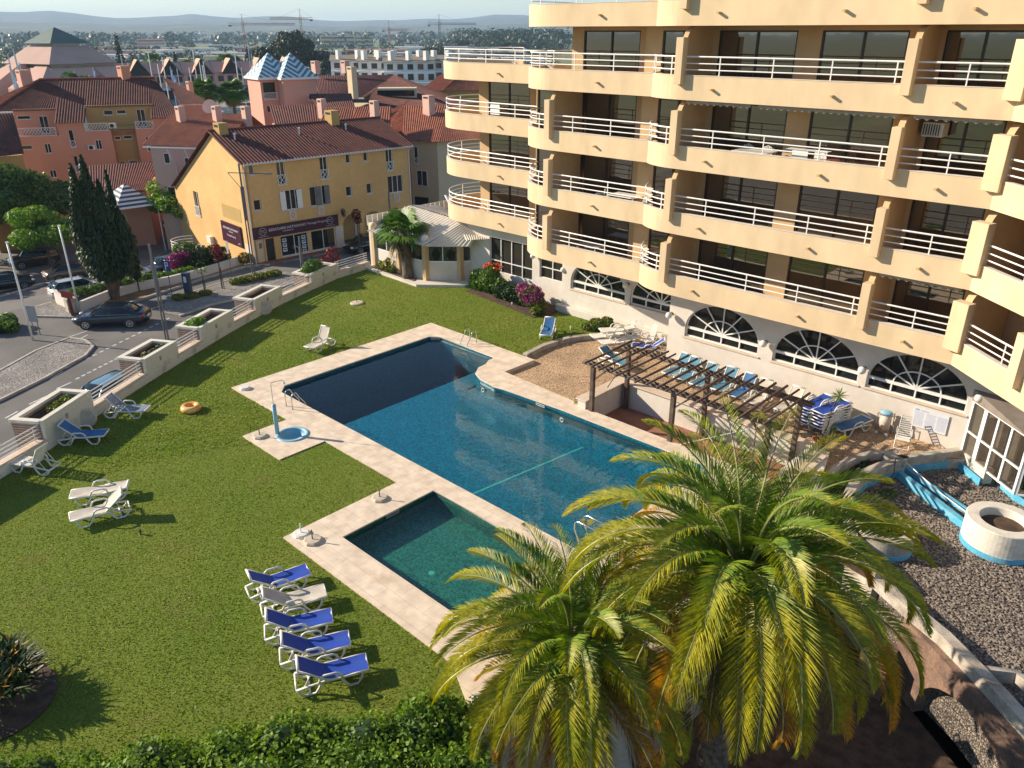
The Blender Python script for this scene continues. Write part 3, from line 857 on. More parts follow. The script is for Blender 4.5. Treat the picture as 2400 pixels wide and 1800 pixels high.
# rear walls of the balconies with their sliding windows
def window(x0, x1, z0, z1, y, pane='pane', mull=1, fr=0.07, org=None, ux=None, nr=None):
    """sliding window in the plane through org along ux, x measured along ux"""
    org = Vector((0, y, 0)) if org is None else Vector(org); ux = Vector((1, 0, 0)) if ux is None else Vector(ux)
    nr = Vector((0, -1, 0)) if nr is None else Vector(nr)
    m = MB(); Mx = Matrix((ux, -nr, Vector((0, 0, 1)))).transposed()
    def bar(a0, a1, b0, b1, d0=-0.02, d1=0.07):
        c = org + ux * ((a0 + a1) / 2) - nr * ((d0 + d1) / 2 + 0.05) + Vector((0, 0, (b0 + b1) / 2))
        m.obox(c, ((a1 - a0) / 2, (d1 - d0) / 2, (b1 - b0) / 2), Mx)
    bar(x0, x0 + fr, z0, z1); bar(x1 - fr, x1, z0, z1); bar(x0 + fr, x1 - fr, z1 - fr, z1); bar(x0 + fr, x1 - fr, z0, z0 + fr)
    for i in range(mull):
        xm = x0 + (x1 - x0) * (i + 1) / (mull + 1)
        bar(xm - fr * 0.6, xm + fr * 0.6, z0 + fr, z1 - fr)
    o = hb(m, 'window', M['bronze'])
    g_ = MB(); a = org - nr * 0.09
    g_.quad(a + ux * (x0 + fr) + Vector((0, 0, z0 + fr)), a + ux * (x1 - fr) + Vector((0, 0, z0 + fr)), a + ux * (x1 - fr) + Vector((0, 0, z1 - fr)), a + ux * (x0 + fr) + Vector((0, 0, z1 - fr)))
    hb(g_, 'pane', M[pane], o)
def rect(x0, x1, z0, z1): return [(x0, z0), (x1, z0), (x1, z1), (x0, z1)]
def bal_wall(x0, x1, y, zb, wins, org=None, ux=(1, 0, 0), nr=(0, -1, 0), mt='hotel'):
    m = MB()
    o = (0, y, 0) if org is None else org
    m.wall(rect(x0, x1, zb + 0.241, zb + 2.85), 0.25, [rect(a, b, zb + 0.30, zb + 2.68) for a, b in wins], org=o, ux=ux, nrm=nr)
    hb(m, 'rear_wall', M[mt])
    for a, b in wins:
        window(a, b, zb + 0.30, zb + 2.68, y, org=o, ux=ux, nr=nr)
for k in range(5):
    zb = ZB[k]
    bal_wall(-22.5, -6.5, 32.6, zb, [(-21.6, -19.45), (-18.75, -15.25), (-14.26, -11.0), (-9.75, -7.2)])
    if k < 3: bal_wall(-30.05, -21.4, 33.6, zb, [(-30.0, -27.3), (-27.0 + 0.1, -23.5)])
    if k == 3: bal_wall(-27.66, -21.4, 33.6, zb, [(-26.92, -23.5)])
    if k < 3: bal_wall(-37.8, -30.0, 36.8, zb, [(-36.95, -33.45)])
    o = Vector((-6.62, 30.45)) + Vector((-DB0.y, DB0.x)) * 2.3
    bal_wall(-1.2, 9.0, 0, zb, [(0.7, 3.05), (3.6, 6.3)], org=(o.x, o.y, 0), ux=(DB0.x, DB0.y, 0), nr=(DB0.y, -DB0.x, 0))
# side and core walls behind
m = MB(); m.box(-37.8, 37.05, 0, -37.55, 46, ZB[3]); m.box(-27.66, 33.85, ZB[3] + 0.25, -27.4, 46, ZB[4]); m.box(-37.55, 45.8, 0, -6, 46, ZB[3]); m.box(-27.4, 45.8, ZB[3], -6, 46, ZB[5] + 1)
hb(m, 'side_wall', M['hotel'])
m = MB(); m.box(-29.9, 35.0, ZB[3] + 0.01, -27.7, 45.7, ZB[3] + 0.22); m.box(-37.5, 37.1, ZB[3] + 0.01, -29.95, 45.7, ZB[3] + 0.2)
hb(m, 'roof_terrace', M['terracotta'])
m = MB(); m.box(-30.4, 33.9, 4.0, -22.4, 34.8, 4.1); m.box(-37.3, 36.0, 4.0, -20, 45, 4.1)
hb(m, 'ceiling', M['white_wall'])
# grey sun awnings folded under three of the bands
def awning(x0, x1, zb, y=30.62):
    n = int((x1 - x0) / 0.28); pts = [(x0, zb - 0.02)]
    for i in range(n):
        a = x0 + (x1 - x0) * i / n; b = x0 + (x1 - x0) * (i + 1) / n
        pts += [(a, zb - 0.12), ((a + b) / 2, zb - 0.18), (b, zb - 0.12)]
    pts.append((x1, zb - 0.02))
    m = MB().wall(pts, 0.02, org=(0, y, 0))
    hb(m, 'awning', M['awning'])
M['awning'] = mat('awning_cloth', (0.42, 0.36, 0.29), 0.9, (0.32, 0.27, 0.22), scale=4)
awning(-18.9, -15.9, ZB[3]); awning(-15.6, -10.2, ZB[3]); awning(-9.7, -6.9, ZB[3]); awning(-9.8, -6.9, ZB[1])
# window air conditioner on the rear wall
m = MB(); m.box(-9.72, 31.9, ZB[2] + 2.0, -9.0, 32.55, ZB[2] + 2.5)
ac = hb(m, 'air_conditioner', M['plastic'], bevel=0.02)
m = MB()
for i in range(7): m.box(-9.66 + i * 0.085, 31.87, ZB[2] + 2.06, -9.63 + i * 0.085, 31.897, ZB[2] + 2.44)
hb(m, 'grille', M['black'], ac)

# ---- white ground floor with arched windows
ZS, ZSP, ZTOP, AW = 1.50, 1.95, 3.40, 1.95
def arch_outline(cx, a=AW, z0=ZS, zs=ZSP, zt=ZTOP, n=24):
    P = [(cx - a, z0), (cx + a, z0)]
    for i in range(n + 1):
        t = math.pi * i / n
        P.append((cx + a * math.cos(t), zs + (zt - zs) * math.sin(t)))
    return P
def arch_window(cx, y):
    # bars of the fan window
    m = MB(); yy = y + 0.16
    def bar(p, q, w=0.055): m.beam((p[0], yy, p[1]), (q[0], yy, q[1]), w, w)
    E = lambda t, f=1.0: (cx + AW * f * math.cos(t), ZSP + 0.02 + (ZTOP - ZSP) * f * math.sin(t))
    for i in range(1, 6):
        t = math.pi * i / 6
        bar((cx, ZSP + 0.03), E(t, 0.99))
    for fac in (0.48, 0.985):
        for i in range(24):
            bar(E(math.pi * i / 24, fac), E(math.pi * (i + 1) / 24, fac), 0.05 if fac < 0.9 else 0.06)
    m.box(cx - AW + 0.01, yy - 0.05, ZSP - 0.05, cx + AW - 0.01, yy + 0.04, ZSP + 0.07)
    m.box(cx - AW + 0.01, yy - 0.045, ZS + 0.005, cx + AW - 0.01, yy + 0.035, ZS + 0.07)
    for i in range(5):
        xm = cx - AW + 0.03 + (2 * AW - 0.06) * i / 4
        m.box(xm - 0.03, yy - 0.04, ZS + 0.07, xm + 0.03, yy + 0.03, ZSP - 0.05)
    fr = hb(m, 'arched_window', M['white_paint'])
    p = MB(); o = arch_outline(cx, AW - 0.005, ZS + 0.005, ZSP, ZTOP - 0.005)
    p.wall(o, 0.01, org=(0, yy + 0.06, 0)); hb(p, 'pane', M['pane_clear'], fr)
    # vertical blinds behind the glass
    c = MB(); rr = random.Random(int(cx * 10))
    for i in range(44):
        x = cx - AW + 0.06 + i * (2 * AW - 0.1) / 44
        h = ZSP + (ZTOP - ZSP) * math.sqrt(max(0.0, 1 - ((x - cx) / AW) ** 2)) - 0.05
        if rr.random() < 0.12: continue
        c.add([(x, yy + 0.25 + rr.uniform(-.02, .02), ZS + 0.03), (x + 0.055, yy + 0.30, ZS + 0.03), (x + 0.055, yy + 0.30, h), (x, yy + 0.25, h)], [(0, 1, 2, 3)])
    hb(c, 'blinds', M['blind'], fr)
    s = MB(); s.box(cx - AW - 0.12, y - 0.06, ZS - 0.06, cx + AW + 0.12, y - 0.003, ZS - 0.003); s.box(cx - AW, y - 0.003, ZS - 0.05, cx + AW, y + 0.12, ZS + 0.003)
    hb(s, 'sill', M['coping'], fr)
M['blind'] = mat('vertical_blinds', (0.13, 0.10, 0.08), 0.9, (0.20, 0.16, 0.13), scale=3)
m = MB(); m.wall(rect(-19.9, -4.6, -0.3, 4.09), 0.3, [arch_outline(c) for c in (-17.0, -12.35, -8.1)], org=(0, 32.4, 0))
hb(m, 'ground_floor_wall', M['white_wall'])
m = MB(); m.box(-19.9, 32.4, -0.3, -19.6, 34.9, 4.09); m.v = [(a, b + (0.3 if b < 33 else 0), c) for a, b, c in m.v]
hb(m, 'ground_floor_wall', M['white_wall'])
m = MB(); m.wall(rect(-28.75, -19.91, -0.3, 4.09), 0.3, [arch_outline(c) for c in (-26.15, -21.9)], org=(0, 34.6, 0))
hb(m, 'ground_floor_wall', M['white_wall'])
m = MB(); m.wall(rect(-38.0, -28.76, -0.3, 4.09), 0.3, [rect(-35.2, -31.5, 1.15, 3.35), rect(-30.9, -28.95, 1.55, 3.6)], org=(0, 35.0, 0)); m.box(-28.75, 34.9, -0.3, -28.6, 35.3, 4.09)
hb(m, 'ground_floor_wall', M['white_wall'])
m = MB(); m.box(-28.95, 34.28, -0.1, -19.95, 34.597, 0.42)
hb(m, 'plinth', M['white_wall'], bevel=0.03)
for c, y in ((-17.0, 32.4), (-12.35, 32.4), (-8.1, 32.4), (-26.15, 34.6), (-21.9, 34.6)): arch_window(c, y)
def grid_window(x0, x1, z0, z1, y, cols, tr):
    m = MB(); fr = 0.05
    for i in range(cols + 1):
        x = x0 + (x1 - x0) * i / cols
        m.box(x - fr / 2, y + 0.1, z0, x + fr / 2, y + 0.16, z1)
    for z in (z0, tr, z1): m.box(x0, y + 0.095, z - fr / 2, x1, y + 0.155, z + fr / 2)
    o = hb(m, 'window', M['white_paint'])
    hb(MB().quad((x0, y + 0.18, z0), (x1, y + 0.18, z0), (x1, y + 0.18, z1), (x0, y + 0.18, z1)), 'pane', M['pane_dark'], o)
grid_window(-35.2, -31.5, 1.15, 3.35, 35.0, 4, 1.85); grid_window(-30.9, -28.95, 1.55, 3.6, 35.0, 2, 2.2)
# dark rooms behind the clear arched glass
m = MB(); m.box(-19.6, 34.2, 0, -6, 34.3, 4); m.box(-28.6, 36.6, 0, -19.9, 36.7, 4)
hb(m, 'inner_wall', M['blind'])
# globe wall lamps under the balconies
def wall_lamp(x, y, z, label):
    t = thing('wall_lamp', label, 'lamp', (x, y, z), 0, 'globe lamps on the white hotel wall')
    m = MB(); m.sphere((0, -0.28, 0), 0.17, 16, 10); m.build('globe', M['bulb'], t, smooth=True)
    m = MB(); m.tube([(0, 0, 0.02), (0.02, -0.12, 0.12), (0, -0.28, 0.17)], 0.018, 6); m.box(-0.06, -0.02, -0.05, 0.06, -0.001, 0.09); m.build('bracket', M['black'], t)
wall_lamp(-19.75, 32.4, 2.45, 'white globe lamp on the wall corner left of the first large arched window')
wall_lamp(-14.68, 32.4, 2.3, 'white globe lamp between the first two arched windows behind the sunbeds')
wall_lamp(-10.2, 32.4, 2.3, 'white globe lamp between the two right-hand arched windows')
wall_lamp(-5.75, 32.4, 2.45, 'white globe lamp beside the glass entrance porch')
wall_lamp(-24.0, 34.6, 2.6, 'white globe lamp between the two arched windows above the grass')
wall_lamp(-28.7, 34.9, 2.5, 'white globe lamp at the wall corner beside the purple bush')
wall_lamp(-31.2, 35.0, 2.85, 'white globe lamp between the two square restaurant windows')
# balcony furniture seen through the railings
def plastic_chair(label, loc, rz, grp):
    t = thing('plastic_chair', label, 'chair', loc, rz, grp)
    m = MB(); m.box(-0.22, -0.22, 0.40, 0.22, 0.22, 0.43); m.build('seat', M['plastic'], t)
    m = MB()
    for i in range(5): m.box(-0.18 + i * 0.08, 0.2, 0.43, -0.14 + i * 0.08, 0.23, 0.82)
    m.tube([(-0.22, 0.22, 0.42), (-0.22, 0.24, 0.78), (0, 0.25, 0.86), (0.22, 0.24, 0.78), (0.22, 0.22, 0.42)], 0.02, 6); m.build('backrest', M['plastic'], t)
    m = MB()
    for s in (-1, 1): m.tube([(s * 0.24, 0.22, 0.64), (s * 0.25, -0.2, 0.63), (s * 0.24, -0.22, 0.42)], 0.018, 6)
    m.build('armrests', M['plastic'], t)
    for sx in (-1, 1):
        for sy in (-1, 1): MB().beam((sx * 0.2, sy * 0.2, 0.41), (sx * 0.23, sy * 0.23, 0), 0.035, 0.035).build('leg', M['plastic'], t)
    return t
def plastic_table(label, loc, w=0.5, l=0.8):
    t = thing('plastic_table', label, 'table', loc, 0, 'tables on the balconies')
    MB().box(-l, -w, 0.68, l, w, 0.72).build('tabletop', M['plastic'], t, bevel=0.01)
    for sx in (-1, 1):
        for sy in (-1, 1): MB().beam((sx * (l - 0.1), sy * (w - 0.1), 0.68), (sx * (l - 0.06), sy * (w - 0.06), 0), 0.05, 0.05).build('leg', M['plastic'], t)
    return t
GB = 'white plastic chairs on the balconies'
plastic_table('white plastic table behind the railing of the second balcony from the bottom, left wing', (-22.9, 32.3, ZB[1] + 0.245))
plastic_chair('white plastic chair at the left end of the balcony table on the left wing', (-24.4, 32.2, ZB[1] + 0.245), R(-60), GB)
plastic_table('white plastic table between chairs on the third balcony of the wide wing', (-15.9, 31.4, ZB[2] + 0.245))
plastic_chair('left of two white plastic chairs behind the third balcony table', (-16.6, 31.95, ZB[2] + 0.245), R(0), GB)
plastic_chair('right of two white plastic chairs behind the third balcony table', (-15.7, 31.95, ZB[2] + 0.245), R(0), GB)
plastic_table('dark railed balcony table set with glasses on the lowest left balcony', (-25.0, 32.3, ZB[0] + 0.245), 0.45, 0.7)
# clothes airer with hanging cloth
t = thing('clothes_airer', 'folding clothes airer hung with pale cloths on the third balcony', 'airer', (-13.6, 31.3, ZB[2] + 0.245))
m = MB()
for s in (-1, 1):
    m.tube([(s * 0.6, -0.25, 0), (s * 0.6, 0.25, 0.95)], 0.015, 6); m.tube([(s * 0.6, 0.25, 0), (s * 0.6, -0.25, 0.95)], 0.015, 6)
for y in (-0.25, -0.1, 0.05, 0.25): m.tube([(-0.85, y, 0.96), (0.85, y, 0.96)], 0.01, 5)
m.build('frame', M['white_paint'], t)
MB().box(-0.5, -0.27, 0.3, 0.15, -0.255, 0.95).build('cloth', M['cloth_white'], t); MB().box(0.2, 0.24, 0.45, 0.7, 0.255, 0.95).build('cloth', M['cloth_white'], t)
o = MB().cyl((-12.5, 31.3), 0.22, ZB[2] + 0.245, ZB[2] + 0.95, 16).build('basket', mat('red_basket', (0.45, 0.10, 0.05), 0.6, (0.35, 0.08, 0.04), scale=5))
tag(o, 'red basket standing beside the clothes airer on the third balcony', 'basket')
m = MB(); m.box(-34.35, 34.35, ZB[2] + 1.05, -33.6, 34.38, ZB[2] + 1.66)
tag(m.build('towel', M['cloth_white']), 'pale patterned towel hung over the railing of the far left balcony', 'towel')

# ---- glazed entrance porch
t = thing('entrance_porch', 'white framed glass porch with translucent roof against the hotel wall', 'porch', (-5.9, 32.4, -0.1))
ux = Vector((0.752, -0.659, 0)); nn = Vector((-0.659, -0.752, 0)); zz = Vector((0, 0, 1))
m = MB(); pm_ = MB(); Mx = Matrix((ux, -nn, zz)).transposed()
L = 3.1
for i, u in enumerate((0.0, 0.72, 0.82, 1.5, 2.25, L)):
    m.obox(ux * u + zz * 1.15, (0.05, 0.05, 1.15), Mx)
for z in (0.04, 1.0, 2.28): m.obox(ux * (L / 2) + zz * z, (L / 2, 0.045, 0.035), Mx)
ux2 = Vector((0.97, 0.24, 0)); Mx2 = Matrix((ux2, Vector((-0.24, 0.97, 0)), zz)).transposed(); c0 = ux * L
for u in (0.06, 0.9, 1.8, 2.7): m.obox(c0 + ux2 * u + zz * 1.15, (0.05, 0.05, 1.15), Mx2)
for z in (0.04, 2.28): m.obox(c0 + ux2 * 1.4 + zz * z, (1.4, 0.045, 0.035), Mx2)
m.build('frame', M['white_paint'], t)
pm_.add([zz * 0.05, ux * L + zz * 0.05, ux * L + zz * 2.28, zz * 2.28], [(0, 1, 2, 3)]); pm_.add([c0 + zz * 0.05, c0 + ux2 * 2.8 + zz * 0.05, c0 + ux2 * 2.8 + zz * 2.28, c0 + zz * 2.28], [(0, 1, 2, 3)])
pm_.build('pane', glassmat('porch_glass', (0.07, 0.05, 0.035), 1.5, 0.05, 0.5), t)
rf = MB(); rf.add([(-0.15, 0.0, 2.75), ux * (L + 0.15) + nn * 0.1 + zz * 2.32, c0 + ux2 * 2.9 + zz * 2.32, (5.2, 0.0, 2.75), (-0.1, -0.1, 2.33)], [(4, 1, 2, 3, 0)])
rf.build('roof', mat('porch_roof', (0.20, 0.17, 0.15), 0.35, (0.26, 0.22, 0.19), scale=2), t)
ins = MB(); ins.box(0.6, -0.4, 0, 1.2, -0.2, 1.9); ins.box(1.6, -1.2, 0, 1.9, -0.7, 2.0)
ins.build('door_leaf', M['coping'], t)
# notice board with small print
t = thing('notice_board', 'white notice board with columns of small print behind the slatted chair', 'notice board', (-7.28, 32.38, 0.85))
MB().box(-0.68, -0.03, -0.42, 0.66, -0.003, 0.42).build('panel', mat('board_white', (0.72, 0.74, 0.78), 0.3, (0.68, 0.70, 0.75), scale=3), t)
m = MB()
rr = random.Random(4)
for i in range(15):
    z = 0.26 - i * 0.042
    for x0 in (-0.62, -0.17, 0.26):
        x = x0
        while x < x0 + 0.34:
            w = rr.uniform(0.02, 0.06); m.box(x, -0.034, z, min(x + w, x0 + 0.37), -0.031, z + 0.012); x += w + 0.012
m.box(-0.62, -0.034, 0.32, -0.46, -0.031, 0.38); m.box(-0.4, -0.034, 0.33, -0.1, -0.031, 0.36)
m.build('small_print', mat('print_blue', (0.28, 0.36, 0.55), 0.6), t)
# ================================================================ garden wall with planters
M['wire_brick'] = brickmat('ribbed_brick', (0.50, 0.38, 0.30), (0.42, 0.31, 0.25), (0.22, 0.15, 0.12), bw=0.4, rh=0.055, msize=0.008, rot=(R(90), 0, 0))
PLANT = [((-32.46, 7.3), (-34.15, 9.72), 1.25, 'with small red flowers, nearest but one to the camera'), ((-36.15, 12.9), (-37.4, 15.04), 1.16, 'planted with pale yellow flowers'),
         ((-38.4, 16.81), (-39.85, 19.4), 1.14, 'with one bright green bush at its near end'), ((-40.8, 21.3), (-42.0, 23.8), 1.08, 'of bare soil with a round slab leaning on it'),
         ((-43.1, 26.6), (-44.05, 29.3), 1.0, 'with green and red shrubs, next to the restaurant'), ((-30.2, 2.6), (-31.3, 5.1), 1.25, 'at the left edge of the picture')]
def planter(a, b, h, extra, plantkind):
    a = Vector(a); b = Vector(b); d = (b - a); L = d.length; d.normalize(); n = Vector((-d.y, d.x))  # outward (street side)
    W = 1.3
    t = thing('wall_planter', 'stained white raised planter ' + extra, 'planter', (a.x, a.y, 0), math.atan2(d.y, d.x), 'white planters along the lawn wall')
    m = MB()
    m.box(0, 0, -3.0, L, 0.16, h); m.build('lawn_side', M['planter'], t)
    m = MB(); m.box(0, 0.163, -3.0, 0.15, W - 0.003, h - 0.12); m.box(L - 0.15, 0.163, -3.0, L, W - 0.003, h - 0.12); m.box(0, W, -3.0, L, W + 0.14, h - 0.12)
    m.build('brick_side', M['wire_brick'], t)
    m = MB()
    m.box(-0.05, 0.163, h - 0.117, 0.20, W - 0.06, h + 0.002); m.box(L - 0.2, 0.163, h - 0.117, L + 0.05, W - 0.06, h + 0.002); m.box(-0.05, W - 0.057, h - 0.117, L + 0.05, W + 0.2, h + 0.002); m.box(0, 0.0, h + 0.003, L, 0.22, h + 0.03)
    m.build('rim', M['planter'], t)
    m = MB(); m.box(0.151, 0.164, h - 0.4, L - 0.151, W - 0.004, h - 0.28); m.build('soil', M['soil'], t)
    m = MB(); m.box(L * 0.42, -0.035, h * 0.62, L * 0.42 + 0.11, -0.001, h * 0.62 + 0.2); m.build('wall_light', mat('putty_lamp', (0.42, 0.36, 0.27), 0.6, (0.32, 0.27, 0.2), scale=8) if 'puttyl' not in M else M['puttyl'], t)
    return t, L, W
M['puttyl'] = mat('putty_lamp', (0.42, 0.36, 0.27), 0.6, (0.32, 0.27, 0.2), scale=8)
M['leaf_light'] = leafmat('bright_green_leaves', (0.20, 0.34, 0.035), (0.11, 0.22, 0.022), 1.5)
M['leaf_mid'] = leafmat('mid_green_leaves', (0.12, 0.215, 0.028), (0.055, 0.12, 0.018), 1.2)
M['leaf_dark'] = leafmat('dark_green_leaves', (0.030, 0.065, 0.014), (0.014, 0.034, 0.009), 1.0, trans=0.15)
M['leaf_yellow'] = leafmat('yellow_green_leaves', (0.24, 0.24, 0.02), (0.09, 0.13, 0.02), 2)
M['leaf_red'] = leafmat('dark_red_leaves', (0.19, 0.02, 0.025), (0.07, 0.012, 0.015), 3)
M['petal_red'] = leafmat('red_petals', (0.62, 0.07, 0.03), (0.45, 0.04, 0.02), 5)
M['petal_orange'] = leafmat('orange_petals', (0.8, 0.17, 0.05), (0.6, 0.09, 0.03), 5)
M['petal_yellow'] = leafmat('pale_yellow_petals', (0.62, 0.56, 0.30), (0.5, 0.36, 0.18), 5)
M['petal_purple'] = leafmat('purple_petals', (0.36, 0.025, 0.20), (0.22, 0.02, 0.14), 4)
def bush_mesh(name, clumps, n, size, mt, parent=None, seed=1, aspect=1.8, jitter=0.7):
    r_ = np.random.default_rng(seed)
    p, d = clump_points(r_, clumps, n)
    return leaf_object(name, leaf_arrays(r_, p, d, size, aspect, jitter), mt, parent)
def bush(name, label, cat, loc, clumps, n, size, mt, group=None, flowers=None, seed=1, stems=True, name2='foliage', rz=0.0):
    t = thing(name, label, cat, loc, rz, group)
    bush_mesh(name2, clumps, n, size, M[mt], t, seed)
    if flowers:
        for i, (fm, fn, fs, fc) in enumerate(flowers):
            bush_mesh('blossom', fc or clumps, fn, fs, M[fm], t, seed + 7 + i, 1.1)
    if stems:
        m = MB(); rr = random.Random(seed)
        for c in clumps[:8]:
            m.tube([(c[0] * 0.2 + rr.uniform(-.05, .05), c[1] * 0.2, 0), (c[0] * .7, c[1] * .7, c[2] * 0.6), (c[0], c[1], c[2])], 0.02, 5)
        m.build('stems', M['bark'], t)
    return t
PLT = []
for i, (a, b, h, ex) in enumerate(PLANT): PLT.append(planter(a, b, h, ex, i))
def inpl(i, u, v, dz=0):
    a = Vector(PLANT[i][0]); b = Vector(PLANT[i][1]); d = (b - a).normalized(); n = Vector((-d.y, d.x)); p = a + d * u + n * v
    return (p.x, p.y, PLANT[i][2] - 0.28 + dz)
bush('flowering_plant', 'low green plant with small red blossoms in the left-hand planter', 'plant', inpl(0, 2.0, 0.7), [(0.0, 0, 0.12, .35, .3, .18), (-.5, .1, .08, .3, .25, .12), (.4, 0.1, .1, .25, .25, .15)], 420, 0.06, 'leaf_mid', flowers=[('petal_red', 60, 0.07, None)], seed=3, rz=R(124))
bush('flowering_plant', 'low plants with pale yellow blossoms in the second planter', 'plant', inpl(1, 0.8, 0.5), [(0, 0, 0.15, .3, .3, .2), (.55, .0, .12, .3, .25, .18), (1.2, .1, .1, .3, .25, .16)], 420, 0.06, 'leaf_dark', flowers=[('petal_yellow', 120, 0.08, None)], seed=4, rz=R(119))
bush('shrub', 'round bright green shrub growing in the third planter', 'shrub', inpl(2, 0.55, 0.65), [(0, 0, 0.3, .38, .38, .32), (.45, .1, .25, .3, .3, .25), (-.1, .3, .25, .3, .3, .25)], 900, 0.09, 'leaf_light', seed=5, rz=R(119))
bush('shrub', 'grey green flowering shrub in the planter next to the restaurant', 'shrub', inpl(4, 0.9, 0.6), [(0, 0, 0.5, .6, .5, .5), (.7, .1, .4, .5, .4, .4), (-.5, 0, .4, .4, .4, .4)], 1300, 0.09, 'leaf_mid', flowers=[('petal_yellow', 60, 0.05, None)], seed=6, rz=R(110))
bush('shrub', 'dark red shrub behind the planter next to the restaurant', 'shrub', (-45.6, 29.3, -3.0), [(0, 0, 3.4, .9, .6, .8), (-.3, .9, 3.9, .5, .5, .9), (.2, -.8, 3.2, .6, .5, .6), (0, 0, 2.0, 0.8, 0.6, 1.2)], 1500, 0.11, 'leaf_red', seed=8)

# low wall and four rails between the planters
def wallbit(a, b, hl, label):
    a = Vector(a); b = Vector(b); d = b - a; L = d.length; ang = math.atan2(d.y, d.x)
    t = thing('garden_wall', label, 'wall', (a.x, a.y, 0), ang, 'low wall sections with rails between the planters')
    m = MB(); m.box(0.003, 0, -3.0, L - 0.003, 0.36, 0.40); m.build('low_wall', M['planter'], t)
    m = MB(); m.box(0.003, -0.03, 0.403, L - 0.003, 0.42, 0.46); m.build('coping', M['coping'], t)
    m = MB()
    for z in (0.58, 0.74, 0.90, 1.06)[:hl]: m.tube([(0.02, 0.28, z), (L - 0.02, 0.28, z)], 0.026, 6)
    for k in range(max(2, int(L / 1.6))):
        u = 0.3 + (L - 0.6) * k / max(1, int(L / 1.6) - 1); m.tube([(u, 0.28, 0.45), (u, 0.28, 1.06)], 0.02, 6)
    m.build('railing', M['white_paint'], t)
WB = [((-31.3, 5.1), (-32.46, 7.3), 'beside the slatted white lounger at the far left'), ((-34.15, 9.72), (-36.15, 12.9), 'in front of the pale blue car'), ((-37.4, 15.04), (-38.4, 16.81), 'between the yellow flower planter and the bright green shrub planter'),
      ((-39.85, 19.4), (-40.8, 21.3), 'between the bright green shrub planter and the leaning round slab'), ((-42.0, 23.8), (-43.1, 26.6), 'left of the planter next to the restaurant'), ((-44.05, 29.3), (-44.5, 32.35), 'ending at the restaurant corner')]
for a, b, l in WB: wallbit(a, b, 4, 'low white wall with pale rails ' + l)

# ================================================================ restaurant pavilion
t = thing('restaurant_pavilion', 'low white garden restaurant with curtains and ribbed metal roof', 'pavilion', (-40, 35, 0))
def pb(m, name, mt, par=None, **k):
    m.v = [(p[0] + 40, p[1] - 35, p[2]) for p in m.v]; return m.build(name, mt, par or t, **k)
CP = [(-44.4, 32.75), (-41.5, 32.6), (-39.0, 32.8), (-37.3, 34.35), (-36.4, 35.6)]
COLS = CP[:4] + [(-36.4, 36.2)]
M['curtain'] = mat('cream_curtain', (0.42, 0.44, 0.37), 0.9, (0.30, 0.33, 0.28), scale=5)
M['ribbed'] = mat('ribbed_sheet_roof', (0.66, 0.62, 0.54), 0.5, (0.48, 0.45, 0.40), scale=0.8, detail=10, lo=0.4, hi=0.75)
for a, b in zip(COLS, COLS[1:]):
    a = Vector(a); b = Vector(b); d = b - a; L = d.length; e = d.normalized(); nr = Vector((e.y, -e.x))
    o = (a.x, a.y, 0)
    m = MB(); m.wall(rect(0.1, L - 0.1, 0.0, 1.38), 0.12, org=o, ux=(e.x, e.y, 0), nrm=(nr.x, nr.y, 0)); pb(m, 'base_wall', M['white_wall'])
    m = MB(); m.wall(rect(0.1, L - 0.1, 1.38, 2.5), 0.06, [rect(0.2, L / 2 - 0.03, 1.45, 2.42), rect(L / 2 + 0.03, L - 0.2, 1.45, 2.42)], org=o, ux=(e.x, e.y, 0), nrm=(nr.x, nr.y, 0)); fr = pb(m, 'window', M['white_paint'])
    m = MB(); q = [a + e * 0.2 - nr * 0.04, b - e * 0.2 - nr * 0.04]
    m.add([(*q[0], 1.45), (*q[1], 1.45), (*q[1], 2.42), (*q[0], 2.42)], [(0, 1, 2, 3)]); pb(m, 'pane', M['pane_clear'], fr)
    m = MB()
    for c0, c1 in ((0.2, L / 2 - 0.03), (L / 2 + 0.03, L - 0.2)):
        for sd in (0, 1):
            for i in range(9):   # gathered folds, tied in the middle
                f0 = i / 9; f1 = (i + 0.6) / 9; w = (c1 - c0) / 2
                x0 = c0 + f0 * w if sd == 0 else c1 - f0 * w; x1 = c0 + f1 * w if sd == 0 else c1 - f1 * w
                xm = (c0 + 0.18 * w if sd == 0 else c1 - 0.18 * w) + (f0 - .5) * 0.12
                P = lambda u, z, k=0.12: (*(a + e * u - nr * k), z)
                m.add([P(x0, 2.4), P(x1, 2.4), P(xm + 0.05, 1.85), P(xm, 1.85), P(xm + (f0 - .3) * .3 + .06, 1.47), P(xm + (f0 - .3) * .3, 1.47)], [(0, 1, 2, 3), (3, 2, 4, 5)])
    pb(m, 'curtain', M['curtain'], fr)
for i, c in enumerate(COLS):
    m = MB(); m.box(c[0] - 0.17, c[1] - 0.17, 0.02, c[0] + 0.17, c[1] + 0.17, 2.68); col = pb(m, 'column', M['hotel'], bevel=0.02)
    m = MB(); m.sphere((c[0], c[1], 2.95), 0.27, 20, 12); pb(m, 'globe_lamp', M['bulb'] if i else M['hotel_band'], col, smooth=True)
m = MB(); m.box(-40.5, 35.6, 0, -36.7, 36.8, 0.02); m.box(-44.0, 36.5, 0, -36.6, 36.7, 2.5); pb(m, 'inner_wall', M['dark'])
